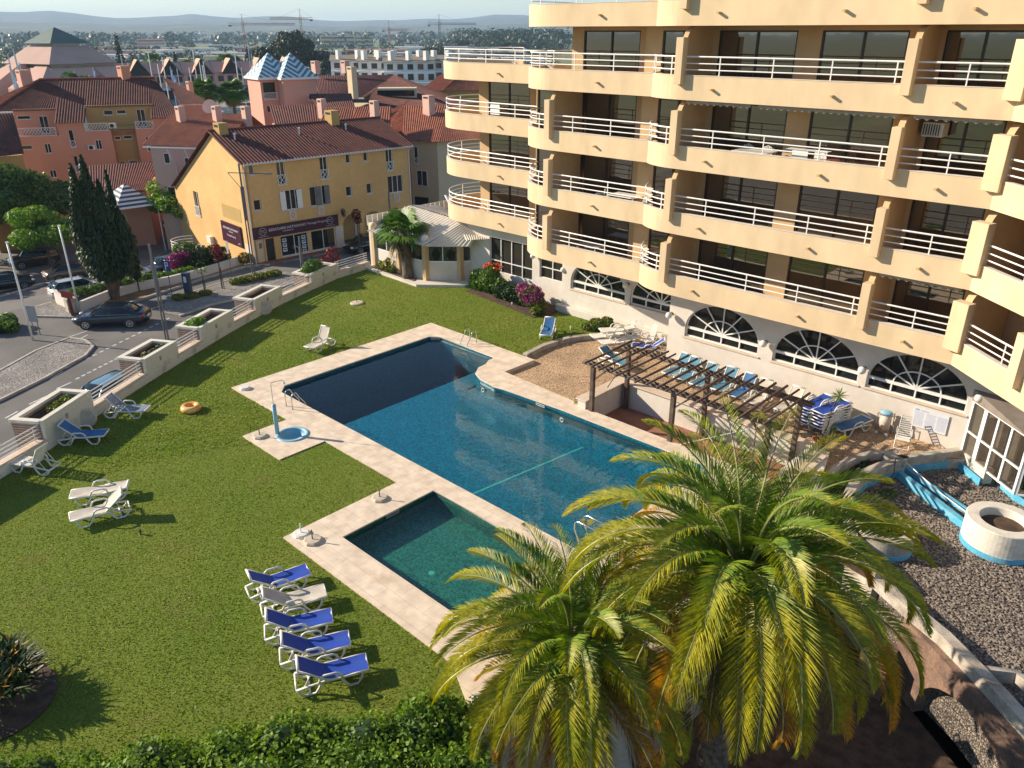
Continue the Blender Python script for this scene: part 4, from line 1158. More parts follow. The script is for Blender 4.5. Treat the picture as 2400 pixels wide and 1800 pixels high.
def rib_slope(p0, p1, p2, p3, pitch, amp, nm='roof', mt='ribbed', n=None, saw=False, builder=None, parent=None):
    """corrugated sheet: p0-p1 is the eave, p3-p2 the upper edge, ribs run up the slope"""
    p0, p1, p2, p3 = [Vector(p) for p in (p0, p1, p2, p3)]
    L = max((p1 - p0).length, (p2 - p3).length); N = max(4, int(L / pitch)) * 4
    nrm = (p1 - p0).cross(p3 - p0).normalized()
    if nrm.z < 0: nrm = -nrm
    v = []; f = []
    prof = [0, 1, 1, 0] if not saw else [0, 0.75, 1, 0.75]
    for i in range(N + 1):
        k = i / N; off = nrm * amp * prof[i % 4]
        v.append(tuple(p0.lerp(p1, k) + off)); v.append(tuple(p3.lerp(p2, k) + off))
    for i in range(N): f.append((2 * i, 2 * i + 2, 2 * i + 3, 2 * i + 1))
    m = MB(); m.add(v, f)
    return (builder or pb)(m, nm, M[mt], parent) if builder is None else builder(m, nm, M[mt], parent)
rib_slope((-44.6, 32.3, 2.62), (-38.6, 32.3, 2.62), (-37.6, 35.0, 3.9), (-44.2, 36.0, 3.9), 0.34, 0.05)
rib_slope((-38.55, 32.3, 2.6), (-36.3, 34.3, 2.6), (-36.4, 35.2, 3.4), (-37.65, 35.0, 3.9), 0.3, 0.04)
rib_slope((-36.2, 33.9, 3.1), (-35.2, 35.0, 3.15), (-40.2, 40.4, 3.5), (-43.8, 38.9, 4.3), 0.34, 0.05)
rib_slope((-44.2, 36.05, 3.92), (-37.6, 35.1, 3.92), (-38.0, 36.2, 3.45), (-44.2, 38.8, 3.45), 0.34, 0.05)
m = MB(); m.box(-44.75, 32.6, 0, -44.55, 40.5, 3.15); m.box(-44.6, 40.4, 0, -38, 40.6, 3.6); pb(m, 'back_wall', M['white_wall'])
m = MB()
for i in range(18): m.box(-45.0 - 0.02, 32.7 + i * 0.45, 2.9, -44.96, 33.1 + i * 0.45, 3.6)
pb(m, 'fence_panel', M['ribbed'])
m = MB().prism([(-44.8, 31.9), (-40.9, 31.75), (-38.7, 31.65), (-36.3, 33.75), (-36.2, 34.7), (-37.0, 34.7), (-39.0, 33.2), (-44.6, 33.0)], 0.0, 0.16)
pb(m, 'kerb', M['white_wall'])
m = MB().prism([(-44.0, 32.15), (-41.0, 32.0), (-39.4, 32.05), (-39.6, 32.5), (-44.0, 32.55)], 0.16, 0.2); pb(m, 'bed_soil', M['soil'])

# white plastered lamp posts / low bowl seen behind the restaurant belongs to the house there
# ---- fan palm
M['fan_leaf'] = leafmat('fan_palm_leaf', (0.13, 0.25, 0.035), (0.075, 0.16, 0.025), 1.5, trans=0.25)
M['dead_leaf'] = leafmat('dry_palm_leaf', (0.30, 0.21, 0.09), (0.20, 0.14, 0.06), 2, trans=0.1)
def fan_palm_crown(m, top, n, R0, rr, dead=False):
    V = []
    for k in range(n):
        az = rr.uniform(0, 2 * math.pi); el = rr.uniform(-0.5, 1.25) if not dead else rr.uniform(-1.3, -0.7)
        d = Vector((math.cos(az) * math.cos(el), math.sin(az) * math.cos(el), math.sin(el)))
        pl = rr.uniform(0.55, 1.0) * R0 * 0.5
        c = Vector(top) + d * pl + Vector((0, 0, -0.10 * pl))
        s = d.cross(Vector((0, 0, 1)));
        if s.length < 0.1: s = Vector((1, 0, 0))
        s.normalize(); u = s.cross(d)
        nb = 16
        for i in range(nb):
            t = -1.25 + 2.5 * i / (nb - 1)
            dd = (d * math.cos(t) + s * math.sin(t)).normalized(); L = R0 * 0.62 * (0.75 + 0.25 * math.cos(t)) * rr.uniform(0.9, 1.08)
            side = (s * math.cos(t) - d * math.sin(t)) * 0.045 * R0
            e1 = c + dd * L * 0.55 + u * 0.06; e2 = c + dd * L + Vector((0, 0, -0.30 * L))
            V += [c, e1 + side, e2, e1 - side]
        m.beam(Vector(top), c, 0.03, 0.02)
    return np.array([tuple(v) for v in V])
def fan_palm(label, loc, hgt, R0, n, seed, group=None, lean=(0.1, 0), r0=0.3, cat='palm tree'):
    rr = random.Random(seed)
    t = thing('fan_palm', label, cat, loc, 0, group)
    m = MB(); pts = []; rad = []
    for i in range(9):
        k = i / 8; pts.append((lean[0] * hgt * (k ** 1.3), lean[1] * hgt * k, hgt * k)); rad.append(r0 * (1.25 - 0.55 * k) * (1 + 0.06 * (i % 2)))
    m.tube(pts, rad, 12); m.build('trunk', M['palm_bark'], t, smooth=True)
    m = MB(); V = fan_palm_crown(m, pts[-1], n, R0, rr); m.build('leaf_stalks', M['leaf_mid'], t)
    leaf_object('crown', V, M['fan_leaf'], t)
    m2 = MB(); V = fan_palm_crown(m2, (pts[-1][0], pts[-1][1], pts[-1][2] - 0.2), max(4, n // 4), R0 * 0.75, rr, True)
    leaf_object('dead_skirt', V, M['dead_leaf'], t)
    return t
fan_palm('stocky fan palm leaning in front of the garden restaurant', (-40.3, 32.3, 0.1), 3.0, 2.15, 34, 11, lean=(-0.18, 0.05), r0=0.3)
bush('shrub', 'spiky olive shrub at the foot of the restaurant wall left of the fan palm', 'shrub', (-42.6, 32.25, 0.15), [(0, 0, 0.35, .5, .3, .4), (.6, 0, .3, .4, .25, .3), (-.6, 0, .35, .4, .25, .3), (.2, .1, .7, .25, .2, .3)], 700, 0.10, 'leaf_yellow', seed=12)
# flower bed by the hotel corner
bush('flowering_shrub', 'green clump with tall orange blossoms by the square windows', 'shrub', (-34.3, 34.0, 0), [(0, 0, .8, .9, .55, .8), (-.9, 0, .7, .7, .5, .7), (1.0, 0, .6, .7, .5, .6), (.3, .1, 1.5, .5, .4, .4), (-1.3, .2, .4, .6, .5, .5)], 3800, 0.13, 'leaf_mid', flowers=[('petal_orange', 110, 0.13, [(.5, 0, 1.9, .7, .3, .25), (-.2, 0, 1.7, .3, .3, .2)])], seed=13)
bush('shrub', 'dark green leafy bed between the orange flowers and the purple bush', 'shrub', (-32.0, 33.8, 0), [(0, 0, .5, .9, .6, .55), (.8, -.1, .45, .7, .5, .5), (-.9, 0, .5, .6, .6, .55)], 2600, 0.12, 'leaf_dark', seed=14)
bush('flowering_shrub', 'rounded bush covered in purple flowers at the hotel corner', 'shrub', (-30.3, 33.6, 0), [(0, 0, .75, .85, .7, .65), (-.8, .2, .95, .5, .5, .4), (.6, -.2, .5, .6, .6, .45)], 1500, 0.10, 'leaf_mid', flowers=[('petal_purple', 2200, 0.10, [(0, 0, .85, .85, .7, .62), (-.8, .2, 1.0, .5, .5, .4), (.5, -.2, .6, .6, .6, .42)])], seed=15)
bush('grass_clump', 'straw coloured grassy clump in front of the purple bush', 'shrub', (-29.5, 33.3, 0), [(0, 0, .35, .5, .45, .35), (.3, -.4, .25, .4, .35, .25)], 1100, 0.11, 'leaf_yellow', seed=16, stems=False)
bush('shrub', 'olive and orange leaved shrub at the kerb corner beside stacked white loungers', 'shrub', (-25.0, 33.3, 0), [(0, 0, .35, .6, .4, .35), (.4, .3, .45, .4, .35, .4), (-.5, -.3, .2, .4, .3, .2)], 1200, 0.10, 'leaf_mid', flowers=[('petal_orange', 160, 0.09, None)], seed=17)
slab('flower_bed', [(-35.8, 34.9), (-35.6, 33.2), (-33, 32.9), (-30.5, 32.6), (-29.0, 32.4), (-28.6, 33.5), (-28.9, 34.9)], 0.0, 0.05, M['soil'])

# ---- stone kerb between lawn and patio
m = MB(); P = [(-24.62, 27.62), (-25.42, 27.75), (-25.6, 29.5), (-25.35, 31.2), (-24.5, 32.7), (-23.4, 34.1)]
m2 = MB(); ribbon(m2, P[1:], -0.14, 0.14, -0.2, 0.10)
tag(m2.build('kerb_wall', M['stone'], auto=True), 'weathered low stone kerb curving between lawn and patio', 'kerb')
# ---- parapet round the sunk strip
t = thing('parapet_wall', 'low white parapet around the sunken strip under the pergola', 'wall', (-19.2, 25.0, 0))
def q_(m, name, mt, **k):
    m.v = [(p[0] + 19.2, p[1] - 25.0, p[2]) for p in m.v]; return m.build(name, mt, t, **k)
m = MB(); m.box(-19.55, 24.85, -0.76, -19.12, 27.7, 0.42); q_(m, 'wall', M['white_wall'])
m = MB(); m.box(-19.12, 27.7, -0.76, -9.9, 28.05, 0.415); m.box(-9.9, 25.6, -0.76, -9.5, 28.05, 0.3); q_(m, 'wall', M['white_wall'])
m = MB(); m.box(-19.65, 24.78, 0.423, -19.05, 27.6, 0.48); m.box(-19.65, 27.603, 0.423, -9.85, 28.12, 0.478); m.box(-10.05, 25.4, 0.303, -9.4, 27.6, 0.36); q_(m, 'coping', M['coping'], bevel=0.01)
m = MB().prism([(-10.3, 25.5), (-8.9, 25.9), (-9.5, 28.0), (-10.3, 28.0)], -0.14, 0.28); q_(m, 'bench_block', M['white_wall'])
# ---- yellow sign plate
t = thing('sign_plate', 'small yellow and white sign plate on the end of the parapet by the pool', 'sign', (-19.72, 25.05, 0.05), R(38))
MB().box(-0.17, -0.02, 0, 0.17, 0.0, 0.4).build('plate', mat('yellow_plate', (0.72, 0.60, 0.28), 0.5, (0.62, 0.55, 0.32), scale=8), t)
m = MB(); m.box(-0.15, -0.024, 0.33, 0.15, -0.021, 0.36); m.box(-0.12, -0.024, 0.08, 0.13, -0.021, 0.13); m.box(-0.12, -0.024, 0.2, 0.02, -0.021, 0.23); m.build('lettering', M['bronze'], t)

# ================================================================ pergola
t = thing('pergola', 'dark weathered timber pergola with round rafters beside the pool', 'pergola', (-15, 26.3, 0))
def g_(m, name, mt='timber', **k):
    m.v = [(p[0] + 15, p[1] - 26.3, p[2]) for p in m.v]; return m.build(name, M[mt], t, **k)
for x in (-18.85, -14.8, -10.75):
    for y, z0 in ((24.95, 0.045), (27.55, -0.75)):
        m = MB(); m.box(x - 0.09, y - 0.09, z0, x + 0.09, y + 0.09, 2.19); g_(m, 'post', bevel=0.01)
        s = 1 if x < -12 else -1
        m = MB(); m.beam((x + s * 0.05, y, 1.55), (x + s * 0.75, y, 2.2), 0.09, 0.07); g_(m, 'brace')
for y in (24.95, 27.55):
    for dy in (-0.12, 0.12):
        m = MB(); m.tube([(-19.35, y + dy, 2.26), (-14.8, y + dy, 2.27), (-10.25, y + dy, 2.26)], 0.07, 8); g_(m, 'beam', smooth=True)
rr = random.Random(2)
for i in range(19):
    x = -19.05 + i * 0.462
    m = MB(); a = rr.uniform(-.04, .04); m.tube([(x + a, 24.45 + rr.uniform(-.12, .1), 2.40), (x, 26.3, 2.39 + rr.uniform(-.02, .02)), (x - a, 28.15 + rr.uniform(-.12, .2), 2.40)], rr.uniform(0.042, 0.055), 7); g_(m, 'rafter', smooth=True)
# creeper sprig and hanging pole
m = MB(); m.tube([(-14.3, 24.9, 0.08), (-11.9, 25.6, 1.35), (-11.2, 26.2, 1.9)], 0.014, 6)
tag(m.build('cleaning_pole', M['white_paint']), 'long thin white cleaning pole leaning against the pergola', 'pole')
m = MB(); m.tube([(-18.5, 25.9, 2.3), (-18.3, 25.8, 1.6), (-18.6, 25.7, 1.0)], 0.02, 6)
tag(m.build('rope', M['timber']), 'dark rope hanging from the left end of the pergola', 'rope')

# ================================================================ pool fittings
def ladder(label, loc, rz, w=0.52, inner=0.55, h=0.78, drop=-0.7):
    t = thing('pool_ladder', label, 'pool ladder', loc, rz, None)
    for s in (-1, 1):
        m = MB(); P = [(s * w / 2, 0, 0)]
        P += [(s * w / 2, 0.0, h * 0.7)] + [(s * w / 2, 0.17 + 0.17 * math.cos(math.pi - a), h * 0.7 + 0.2 * math.sin(a)) for a in [math.pi * i / 8 for i in range(1, 8)]]
        P += [(s * w / 2, 0.36, h * 0.68), (s * w / 2, inner + 0.12, 0.1), (s * w / 2, inner + 0.14, drop)]
        m.tube(P, 0.023, 8); m.build('handrail', M['steel'], t, smooth=True)
    m = MB()
    for z in (-0.25, -0.5): m.box(-w / 2, inner + 0.09, z, w / 2, inner + 0.19, z + 0.03)
    m.build('step', M['steel'], t)
    return t
ladder('curved steel pool ladder at the left end of the deep pool, beside the shower', (-28.76, 15.95, 0.045), R(0))
ladder('curved steel pool ladder on the far edge near the lawn', (-28.7, 27.2, 0.045), R(180))
t = thing('pool_ladder', 'rectangular steel handrail at the near corner of the large pool', 'pool ladder', (-12.1, 16.9, 0.045), R(0))
for y in (-0.12, 0.35):
    m = MB(); m.tube([(0, y, 0), (0, y, 0.75), (-0.06, y, 0.88), (-0.16, y, 0.92), (-0.9, y, 0.92), (-1.02, y, 0.84), (-1.05, y, 0.6), (-0.86, y, 0.2), (-0.8, y, -0.5)], 0.024, 8); m.build('handrail', M['steel'], t, smooth=True)
# pool shower
t = thing('pool_shower', 'tall blue shower post with thin bent pipe standing by a round blue foot basin', 'shower', (-26.95, 14.25, 0.045))
MB().lathe([(0, 0), (0.09, 0), (0.085, 1.35), (0.0, 1.36)], (0, 0), 14).build('post', M['shower_blue'], t, smooth=True)
m = MB(); m.tube([(0, 0, 1.3), (0, 0, 2.25), (0.02, 0.02, 2.33), (0.3, 0.36, 2.42), (0.34, 0.4, 2.36), (0.34, 0.41, 2.28)], 0.014, 6); m.build('pipe', M['steel'], t)
MB().lathe([(0, 2.26), (0.05, 2.25), (0.03, 2.3), (0, 2.31)], (0.34, 0.41), 10).build('shower_head', M['steel'], t)
t = thing('foot_basin', 'round pale blue foot basin sunk in the deck below the shower', 'basin', (PAN[0], PAN[1], 0))
m = MB(); m.lathe([(0, -0.2), (0.42, -0.2), (0.52, 0.02), (0.50, 0.07), (0.64, 0.09), (0.68, 0.046)], (0, 0), 36); m.build('bowl', M['shower_blue'], t, smooth=True)
m = MB(); m.lathe([(0, -0.195), (0.05, -0.194), (0.0, -0.19)], (0, 0), 10); m.build('drain', M['black'], t)
m = MB(); m.lathe([(0, -0.575), (0.1, -0.575), (0, -0.57)], (-16.0, 13.1), 20)
tag(m.build('pool_drain', M['lane']), 'pale round drain cover on the floor of the small pool', 'drain')
for i, (x, y, rz, w, lab) in enumerate(((-30.72, 26.28, 45, 0.5, 'white skimmer slot in the far corner of the deep pool'), (-21.0, 23.98, 0, 0.5, 'white skimmer slot in the right-hand wall of the large pool'), (-18.93, 13.9, 90, 0.55, 'white skimmer slot in the left wall of the small pool'))):
    t = thing('skimmer', lab, 'skimmer', (x, y, -0.05), R(rz))
    m = MB(); m.box(-w / 2, -0.012, -0.06, w / 2, 0.0, -0.045); m.box(-w / 2, -0.012, 0.03, w / 2, 0.0, 0.045); m.box(-w / 2, -0.012, -0.045, -w / 2 + 0.02, 0.0, 0.03); m.box(w / 2 - 0.02, -0.012, -0.045, w / 2, 0.0, 0.03); m.build('frame', M['white_paint'], t)
    MB().box(-w / 2 + 0.02, -0.006, -0.045, w / 2 - 0.02, -0.003, 0.03).build('flap', M['grey_metal'], t)
for i, (x, y) in enumerate(((-24.6, 23.93), (-19.8, 24.1), (-15.1, 24.15))):
    t = thing('pool_light', ('round underwater pool light nearest the curved wall', 'round underwater pool light in the middle of the right-hand wall', 'round underwater pool light nearest the right corner')[i], 'pool light', (x, y, -0.42), 0, 'round lights in the pool wall')
    m = MB(); P = [(0.09 * math.cos(a), -0.03, 0.09 * math.sin(a)) for a in [2 * math.pi * k / 16 for k in range(16)]]; m.tube(P, 0.022, 6, closed=True); m.build('ring', M['white_paint'], t, smooth=True)
# parasol bases
M['base_stone'] = mat('concrete_base', (0.62, 0.54, 0.43), 0.85, (0.50, 0.42, 0.32), scale=6, fine=0.1)
def parasol_base(label, loc, col='base_stone', pole=0.35, r=0.3, seg=8, h=0.09, lean=None):
    t = thing('parasol_base', label, 'parasol base', loc, R(20), None)
    m = MB(); m.lathe([(0, 0), (r, 0), (r, h * 0.6), (r * 0.86, h), (0.05, h), (0, h)], (0, 0), seg); b = m.build('slab', M[col], t)
    if pole:
        m = MB(); m.tube([(0, 0, h * 0.5), (0, 0, h + pole)], 0.022, 8); m.tube([(0.0, 0, h + pole * 0.8), (0.07, 0, h + pole * 0.8)], 0.012, 6); m.build('tube', M['grey_metal' if col == 'base_stone' else 'white_paint'], t)
    if lean: t.rotation_euler = lean
    return t
parasol_base('octagonal stone parasol base with short tube beside the foot basin', (-27.27, 13.62, 0.045))
parasol_base('low white parasol base without a pole on the pointed deck corner', (-32.05, 15.62, 0.045), 'plastic', 0, 0.24, 12, 0.12)
parasol_base('octagonal stone parasol base standing alone at the far edge of the small pool', (-19.9, 14.1, 0.045))
parasol_base('white round parasol base at the deck corner by the small pool', (-20.05, 10.95, 0.045), 'plastic', 0.35, 0.28, 16)
parasol_base('octagonal beige parasol base right beside the white one', (-19.45, 11.0, 0.045), r=0.32)
parasol_base('round stone parasol base alone on the far lawn', (-38.7, 26.9, 0.0), r=0.42, seg=20, pole=0.2)
parasol_base('round slab leaning on edge against the fourth planter', (-40.95, 21.95, 0.40), r=0.42, seg=24, pole=0, lean=(R(75), 0, R(55)))
parasol_base('round slab leaning against the planter behind the dark blue lounger', (-33.5, 9.2, 0.36), r=0.38, seg=24, pole=0, lean=(R(72), 0, R(50)))
# rubber ring on the grass
t = thing('swim_ring', 'inflated orange and yellow swim ring lying on the lawn', 'swim ring', (-31.75, 12.85, 0.14), 0)
m = MB(); P = [(0.30 * math.cos(a), 0.30 * math.sin(a), 0) for a in [2 * math.pi * k / 28 for k in range(28)]]; m.tube(P, 0.15, 12, closed=True)
m.build('ring', mat('orange_vinyl', (0.83, 0.33, 0.05), 0.3, (0.83, 0.56, 0.20), scale=2.2, detail=1, lo=0.48, hi=0.52), t, smooth=True)
# lawn sprinklers / stakes
for (x, y, lab, c) in ((-24.0, 7.3, 'small brown sprinkler head on the near lawn', 'timber'), (-31.5, 34.2 - 1.0, 'small white garden spot on the lawn before the purple bush', 'white_paint'), (-26.2, 32.4, 'tiny white stake in the grass near the blue lounger', 'white_paint')):
    t = thing('garden_stake', lab, 'sprinkler', (x, y, 0))
    MB().lathe([(0, 0), (0.03, 0), (0.025, 0.12), (0.05, 0.13), (0.045, 0.2), (0, 0.21)], (0, 0), 10).build('head', M[c], t)
    MB().tube([(0, 0, 0.02), (0.12, 0.03, 0.01)], 0.01, 5).build('spike', M['black'], t)
# ================================================================ sun loungers
def lounger(name, label, loc, rz, back=38, sling='sling_blue', slat=False, group=None, frame='plastic', legs=True, low=False):
    """x runs from the foot end (0) to the head end (1.9), y is the width"""
    t = thing(name, label, 'sun lounger', loc, rz, group)
    W = 0.31; H = 0.36; hx = 1.08; bl = 0.80
    ba = R(back)
    be = (hx + bl * math.cos(ba), H + bl * math.sin(ba))
    for s in (-1, 1):
        m = MB(); y = s * W
        m.tube([(0.0, y * 0.97, H), (0.35, y, H - 0.01), (0.75, y, H - 0.035), (hx, y, H - 0.03), (1.35, y, H - 0.06), (1.82, y, H - 0.13)], 0.034, 7)
        m.build('side_rail', M[frame], t, smooth=True)
        m = MB()
        m.tube([(0.16, y, H - 0.02), (0.20, y * 1.03, 0.16), (0.30, y * 1.04, 0.025), (0.50, y * 1.04, 0.02), (0.60, y * 1.03, 0.14), (0.70, y, H - 0.04)], 0.034, 7)
        m.build('front_leg', M[frame], t, smooth=True)
        m = MB()
        m.tube([(1.18, y, H - 0.05), (1.27, y * 1.03, 0.15), (1.36, y * 1.04, 0.025), (1.62, y * 1.04, 0.02), (1.72, y * 1.03, 0.10), (1.80, y, H - 0.14)], 0.034, 7)
        m.build('rear_leg', M[frame], t, smooth=True)
        m = MB()
        m.tube([(0.66, y * 1.04, H - 0.02), (0.74, y * 1.1, H + 0.15), (0.83, y * 1.1, H + 0.19), (1.12, y * 1.1, H + 0.19), (1.20, y * 1.1, H + 0.14), (1.27, y * 1.04, H - 0.05)], 0.031, 7)
        m.build('armrest', M[frame], t, smooth=True)
        m = MB()
        m.tube([(hx, y * 0.93, H), (be[0], y * 0.93, be[1])], 0.028, 6)
        if back > 12: m.tube([(hx + bl * 0.55 * math.cos(ba), y * 0.9, H + bl * 0.55 * math.sin(ba) - 0.01), (1.62, y * 0.9, H - 0.10)], 0.015, 6)
        m.build('back_frame', M[frame], t, smooth=True)
    for x, z in ((0.0, H), (hx, H - 0.03), (1.5, 0.04), (1.82, H - 0.13), be):
        MB().tube([(x, -W, z), (x, W, z)], 0.027, 7).build('cross_bar', M[frame], t, smooth=True)
    # seat and back: sling or slats
    def sheet(P0, P1, n, sag, nm):
        m = MB(); v = []; f = []; K = 6
        for i in range(n + 1):
            k = i / n
            for j in range(K + 1):
                q = j / K - 0.5; sg = sag * math.sin(math.pi * k) * (1 - (2 * q) ** 2)
                wr = 0.004 * math.sin(17 * k + 9 * q)
                v.append((P0[0] + (P1[0] - P0[0]) * k, q * 2 * (W - 0.025), P0[1] + (P1[1] - P0[1]) * k - sg + wr))
        for i in range(n):
            for j in range(K): f.append((i * (K + 1) + j, (i + 1) * (K + 1) + j, (i + 1) * (K + 1) + j + 1, i * (K + 1) + j + 1))
        m.add(v, f); return m.build(nm, M[sling], t, smooth=True)
    def slats(P0, P1, n, nm):
        m = MB(); d = Vector((P1[0] - P0[0], 0, P1[1] - P0[1])); L = d.length; e = d.normalized(); u = Vector((-e.z, 0, e.x))
        Mx = Matrix((e, Vector((0, 1, 0)), u)).transposed()
        for i in range(n):
            c = Vector((P0[0], 0, P0[1])) + e * (L * (i + 0.5) / n); m.obox(c, (L / n * 0.36, W - 0.03, 0.011), Mx)
        for s in (-1, 1): m.obox(Vector((P0[0], s * (W - 0.05), P0[1])) + e * L / 2 - u * 0.015, (L / 2, 0.03, 0.014), Mx)
        return m.build(nm, M[sling], t)
    if slat:
        slats((0.02, H + 0.005), (hx - 0.02, H - 0.01), 11, 'seat'); slats((hx + 0.01, H + 0.01), be, 9, 'backrest')
    else:
        sheet((0.0, H + 0.025), (hx, H + 0.012), 10, 0.035, 'seat')
        b_ = sheet((hx, H + 0.014), (be[0], be[1] + 0.02), 8, 0.02, 'backrest')
        m = MB(); e = Vector((math.cos(ba), 0, math.sin(ba))); c = Vector((be[0], 0, be[1])) - e * 0.02
        m.tube([(c.x, -W * 0.8, c.z + 0.02), (c.x, W * 0.8, c.z + 0.02)], 0.035, 8); m.build('head_bar', M[frame], b_, smooth=True)
    return t
GL = 'row of five loungers on the near lawn'
def along(foot, ang):    # foot end position and heading of the head end
    return (foot[0], foot[1], 0.0), R(ang)
for foot, ang, sl, lab in (((-13.50, 8.75), -118, 'sling_blue', 'royal blue lounger nearest the camera in the row of five on the lawn'),
                           ((-14.55, 8.95), -119, 'sling_blue', 'royal blue lounger second from the camera in the row of five'),
                           ((-15.65, 9.15), -119, 'sling_blue', 'royal blue lounger in the middle of the row of five, next to the cream one'),
                           ((-16.70, 9.65), -113, 'sling_cream', 'cream lounger standing between blue ones in the row of five'),
                           ((-17.90, 9.85), -106, 'sling_blue', 'royal blue lounger farthest from the camera in the row of five')):
    p, a = along(foot, ang)
    lounger('sun_lounger', lab, p, a, 36, sl, group=GL)
lounger('sun_lounger', 'cream lounger lying flat, upper one of the pair on the left lawn', (-27.65, 6.45, 0), R(63), 3, 'sling_cream', group='pair of cream loungers on the left lawn')
lounger('sun_lounger', 'cream lounger with raised back, lower one of the pair on the left lawn', (-26.15, 5.9, 0), R(75), 40, 'sling_cream', group='pair of cream loungers on the left lawn')
lounger('sun_lounger', 'white slatted lounger seen from behind with its back raised, by the wall', (-31.9, 5.85, 0), R(33), 62, 'plastic', True)
lounger('sun_lounger', 'dark blue lounger standing against the first white planter', (-31.55, 9.2, 0), R(-132), 42, 'sling_mid')
lounger('sun_lounger', 'white slatted lounger with grey blue seat by the low wall', (-32.6, 11.35, 0), R(-138), 48, 'sling_grey', True)
lounger('sun_lounger', 'cream lounger with upright back alone on the lawn beyond the shower', (-33.7, 20.2, 0), R(106), 62, 'sling_cream')
lounger('sun_lounger', 'faded blue lounger alone on the far lawn', (-26.0, 30.0, 0), R(122), 32, 'sling_mid')
PZ = -0.14
GS = 'loungers lined up against the white hotel wall'
for i, (x, sl, bk, lab) in enumerate(((-18.5, 'sling_teal', 52, 'faded teal lounger at the left end of the row against the wall'), (-17.75, 'sling_teal', 52, 'second faded teal lounger from the left against the wall'),
                                 (-16.85, 'sling_teal', 52, 'third faded teal lounger from the left against the wall'), (-15.8, 'sling_teal', 52, 'fourth faded teal lounger, left of the royal blue backed one'),
                                 (-14.87, 'sling_mid', 54, 'blue lounger right of the teal ones against the wall'), (-13.95, 'sling_cream', 52, 'cream lounger next to the blue one against the wall'),
                                 (-12.7, 'sling_cream', 50, 'cream lounger at the right end of the row against the wall'))):
    lounger('sun_lounger', lab, (x, 30.35 - 0.1 * (i % 3), PZ), R(90 + (-3, 2, -2, 3, 0, 4, -2)[i]), bk, sl, group=GS)
lounger('sun_lounger', 'white slatted lounger folded flat on the patio corner, left one', (-24.3, 31.9, PZ), R(62), 2, 'plastic', True)
lounger('sun_lounger', 'white slatted lounger folded flat on the patio corner, right one', (-23.4, 31.5, PZ), R(60), 2, 'plastic', True)
lounger('sun_lounger', 'white slatted lounger lying on top of the flat ones', (-23.8, 32.0, 0.30), R(58), 4, 'plastic', True, legs=False)
lounger('sun_lounger', 'bright blue lounger with raised back by the white slatted chair', (-22.0, 32.4, PZ), R(28), 40, 'sling_blue')
lounger('sun_lounger', 'pale blue lounger partly behind the left end of the pergola', (-20.6, 30.0, PZ), R(170), 30, 'sling_teal')
lounger('sun_lounger', 'dark blue lounger lying flat beside the stacks', (-10.2, 30.35, PZ), R(72), 5, 'sling_mid')
# stacked loungers
def stack(x, y, rz, n, lab, grp):
    for i in range(n):
        lounger('sun_lounger', 'royal blue lounger, ' + ('topmost' if i == n - 1 else 'lowest' if i == 0 else ('second', 'third', 'fourth', 'fifth')[i - 1]) + ' of the ' + lab, (x + 0.01 * i, y, PZ + 0.135 * i), R(rz), 3, 'sling_blue', group=grp)
stack(-11.55, 29.9, 80, 6, 'left stack by the wall', 'left stack of blue loungers')
stack(-10.95, 29.9, 76, 6, 'right stack by the wall', 'right stack of blue loungers')
def slat_chair(label, loc, rz, grp):
    t = thing('slatted_chair', label, 'chair', loc, rz, grp)
    for s in (-1, 1):
        m = MB(); m.tube([(s * 0.27, -0.45, 0.02), (s * 0.27, 0.35, 0.42), (s * 0.27, 0.42, 0.5)], 0.02, 6); m.tube([(s * 0.25, 0.42, 0.02), (s * 0.26, -0.05, 0.40), (s * 0.28, -0.25, 0.6), (s * 0.28, 0.3, 0.64)], 0.02, 6); m.build('side_frame', M['plastic'], t, smooth=True)
    m = MB()
    for i in range(6):
        k = i / 5; m.box(-0.25, -0.38 + k * 0.45, 0.36 - k * 0.06, 0.25, -0.31 + k * 0.45, 0.375 - k * 0.06)
    m.build('seat', M['plastic'], t)
    m = MB()
    for i in range(11):
        k = i / 10; y = 0.12 + 0.33 * k; z = 0.32 + 0.78 * k; m.beam((-0.25 + 0.03 * k * k, y, z), (0.25 - 0.03 * k * k, y, z), 0.012, 0.052)
    for s in (-1, 1): m.tube([(s * 0.24, 0.12, 0.3), (s * 0.21, 0.45, 1.12)], 0.016, 6)
    m.build('backrest', M['plastic'], t)
    m = MB(); m.tube([(-0.27, -0.45, 0.02), (0.27, -0.45, 0.02)], 0.02, 6); m.build('cross_bar', M['plastic'], t)
    return t
slat_chair('white high backed slatted chair on the right patio before the notice board', (-7.9, 31.5, PZ), R(15), 'high backed white slatted chairs')
slat_chair('white high backed slatted chair, left one of two in the patio corner', (-22.6, 33.5, PZ), R(10), 'high backed white slatted chairs')
slat_chair('white high backed slatted chair, right one of two in the patio corner', (-21.8, 33.6, PZ), R(-15), 'high backed white slatted chairs')
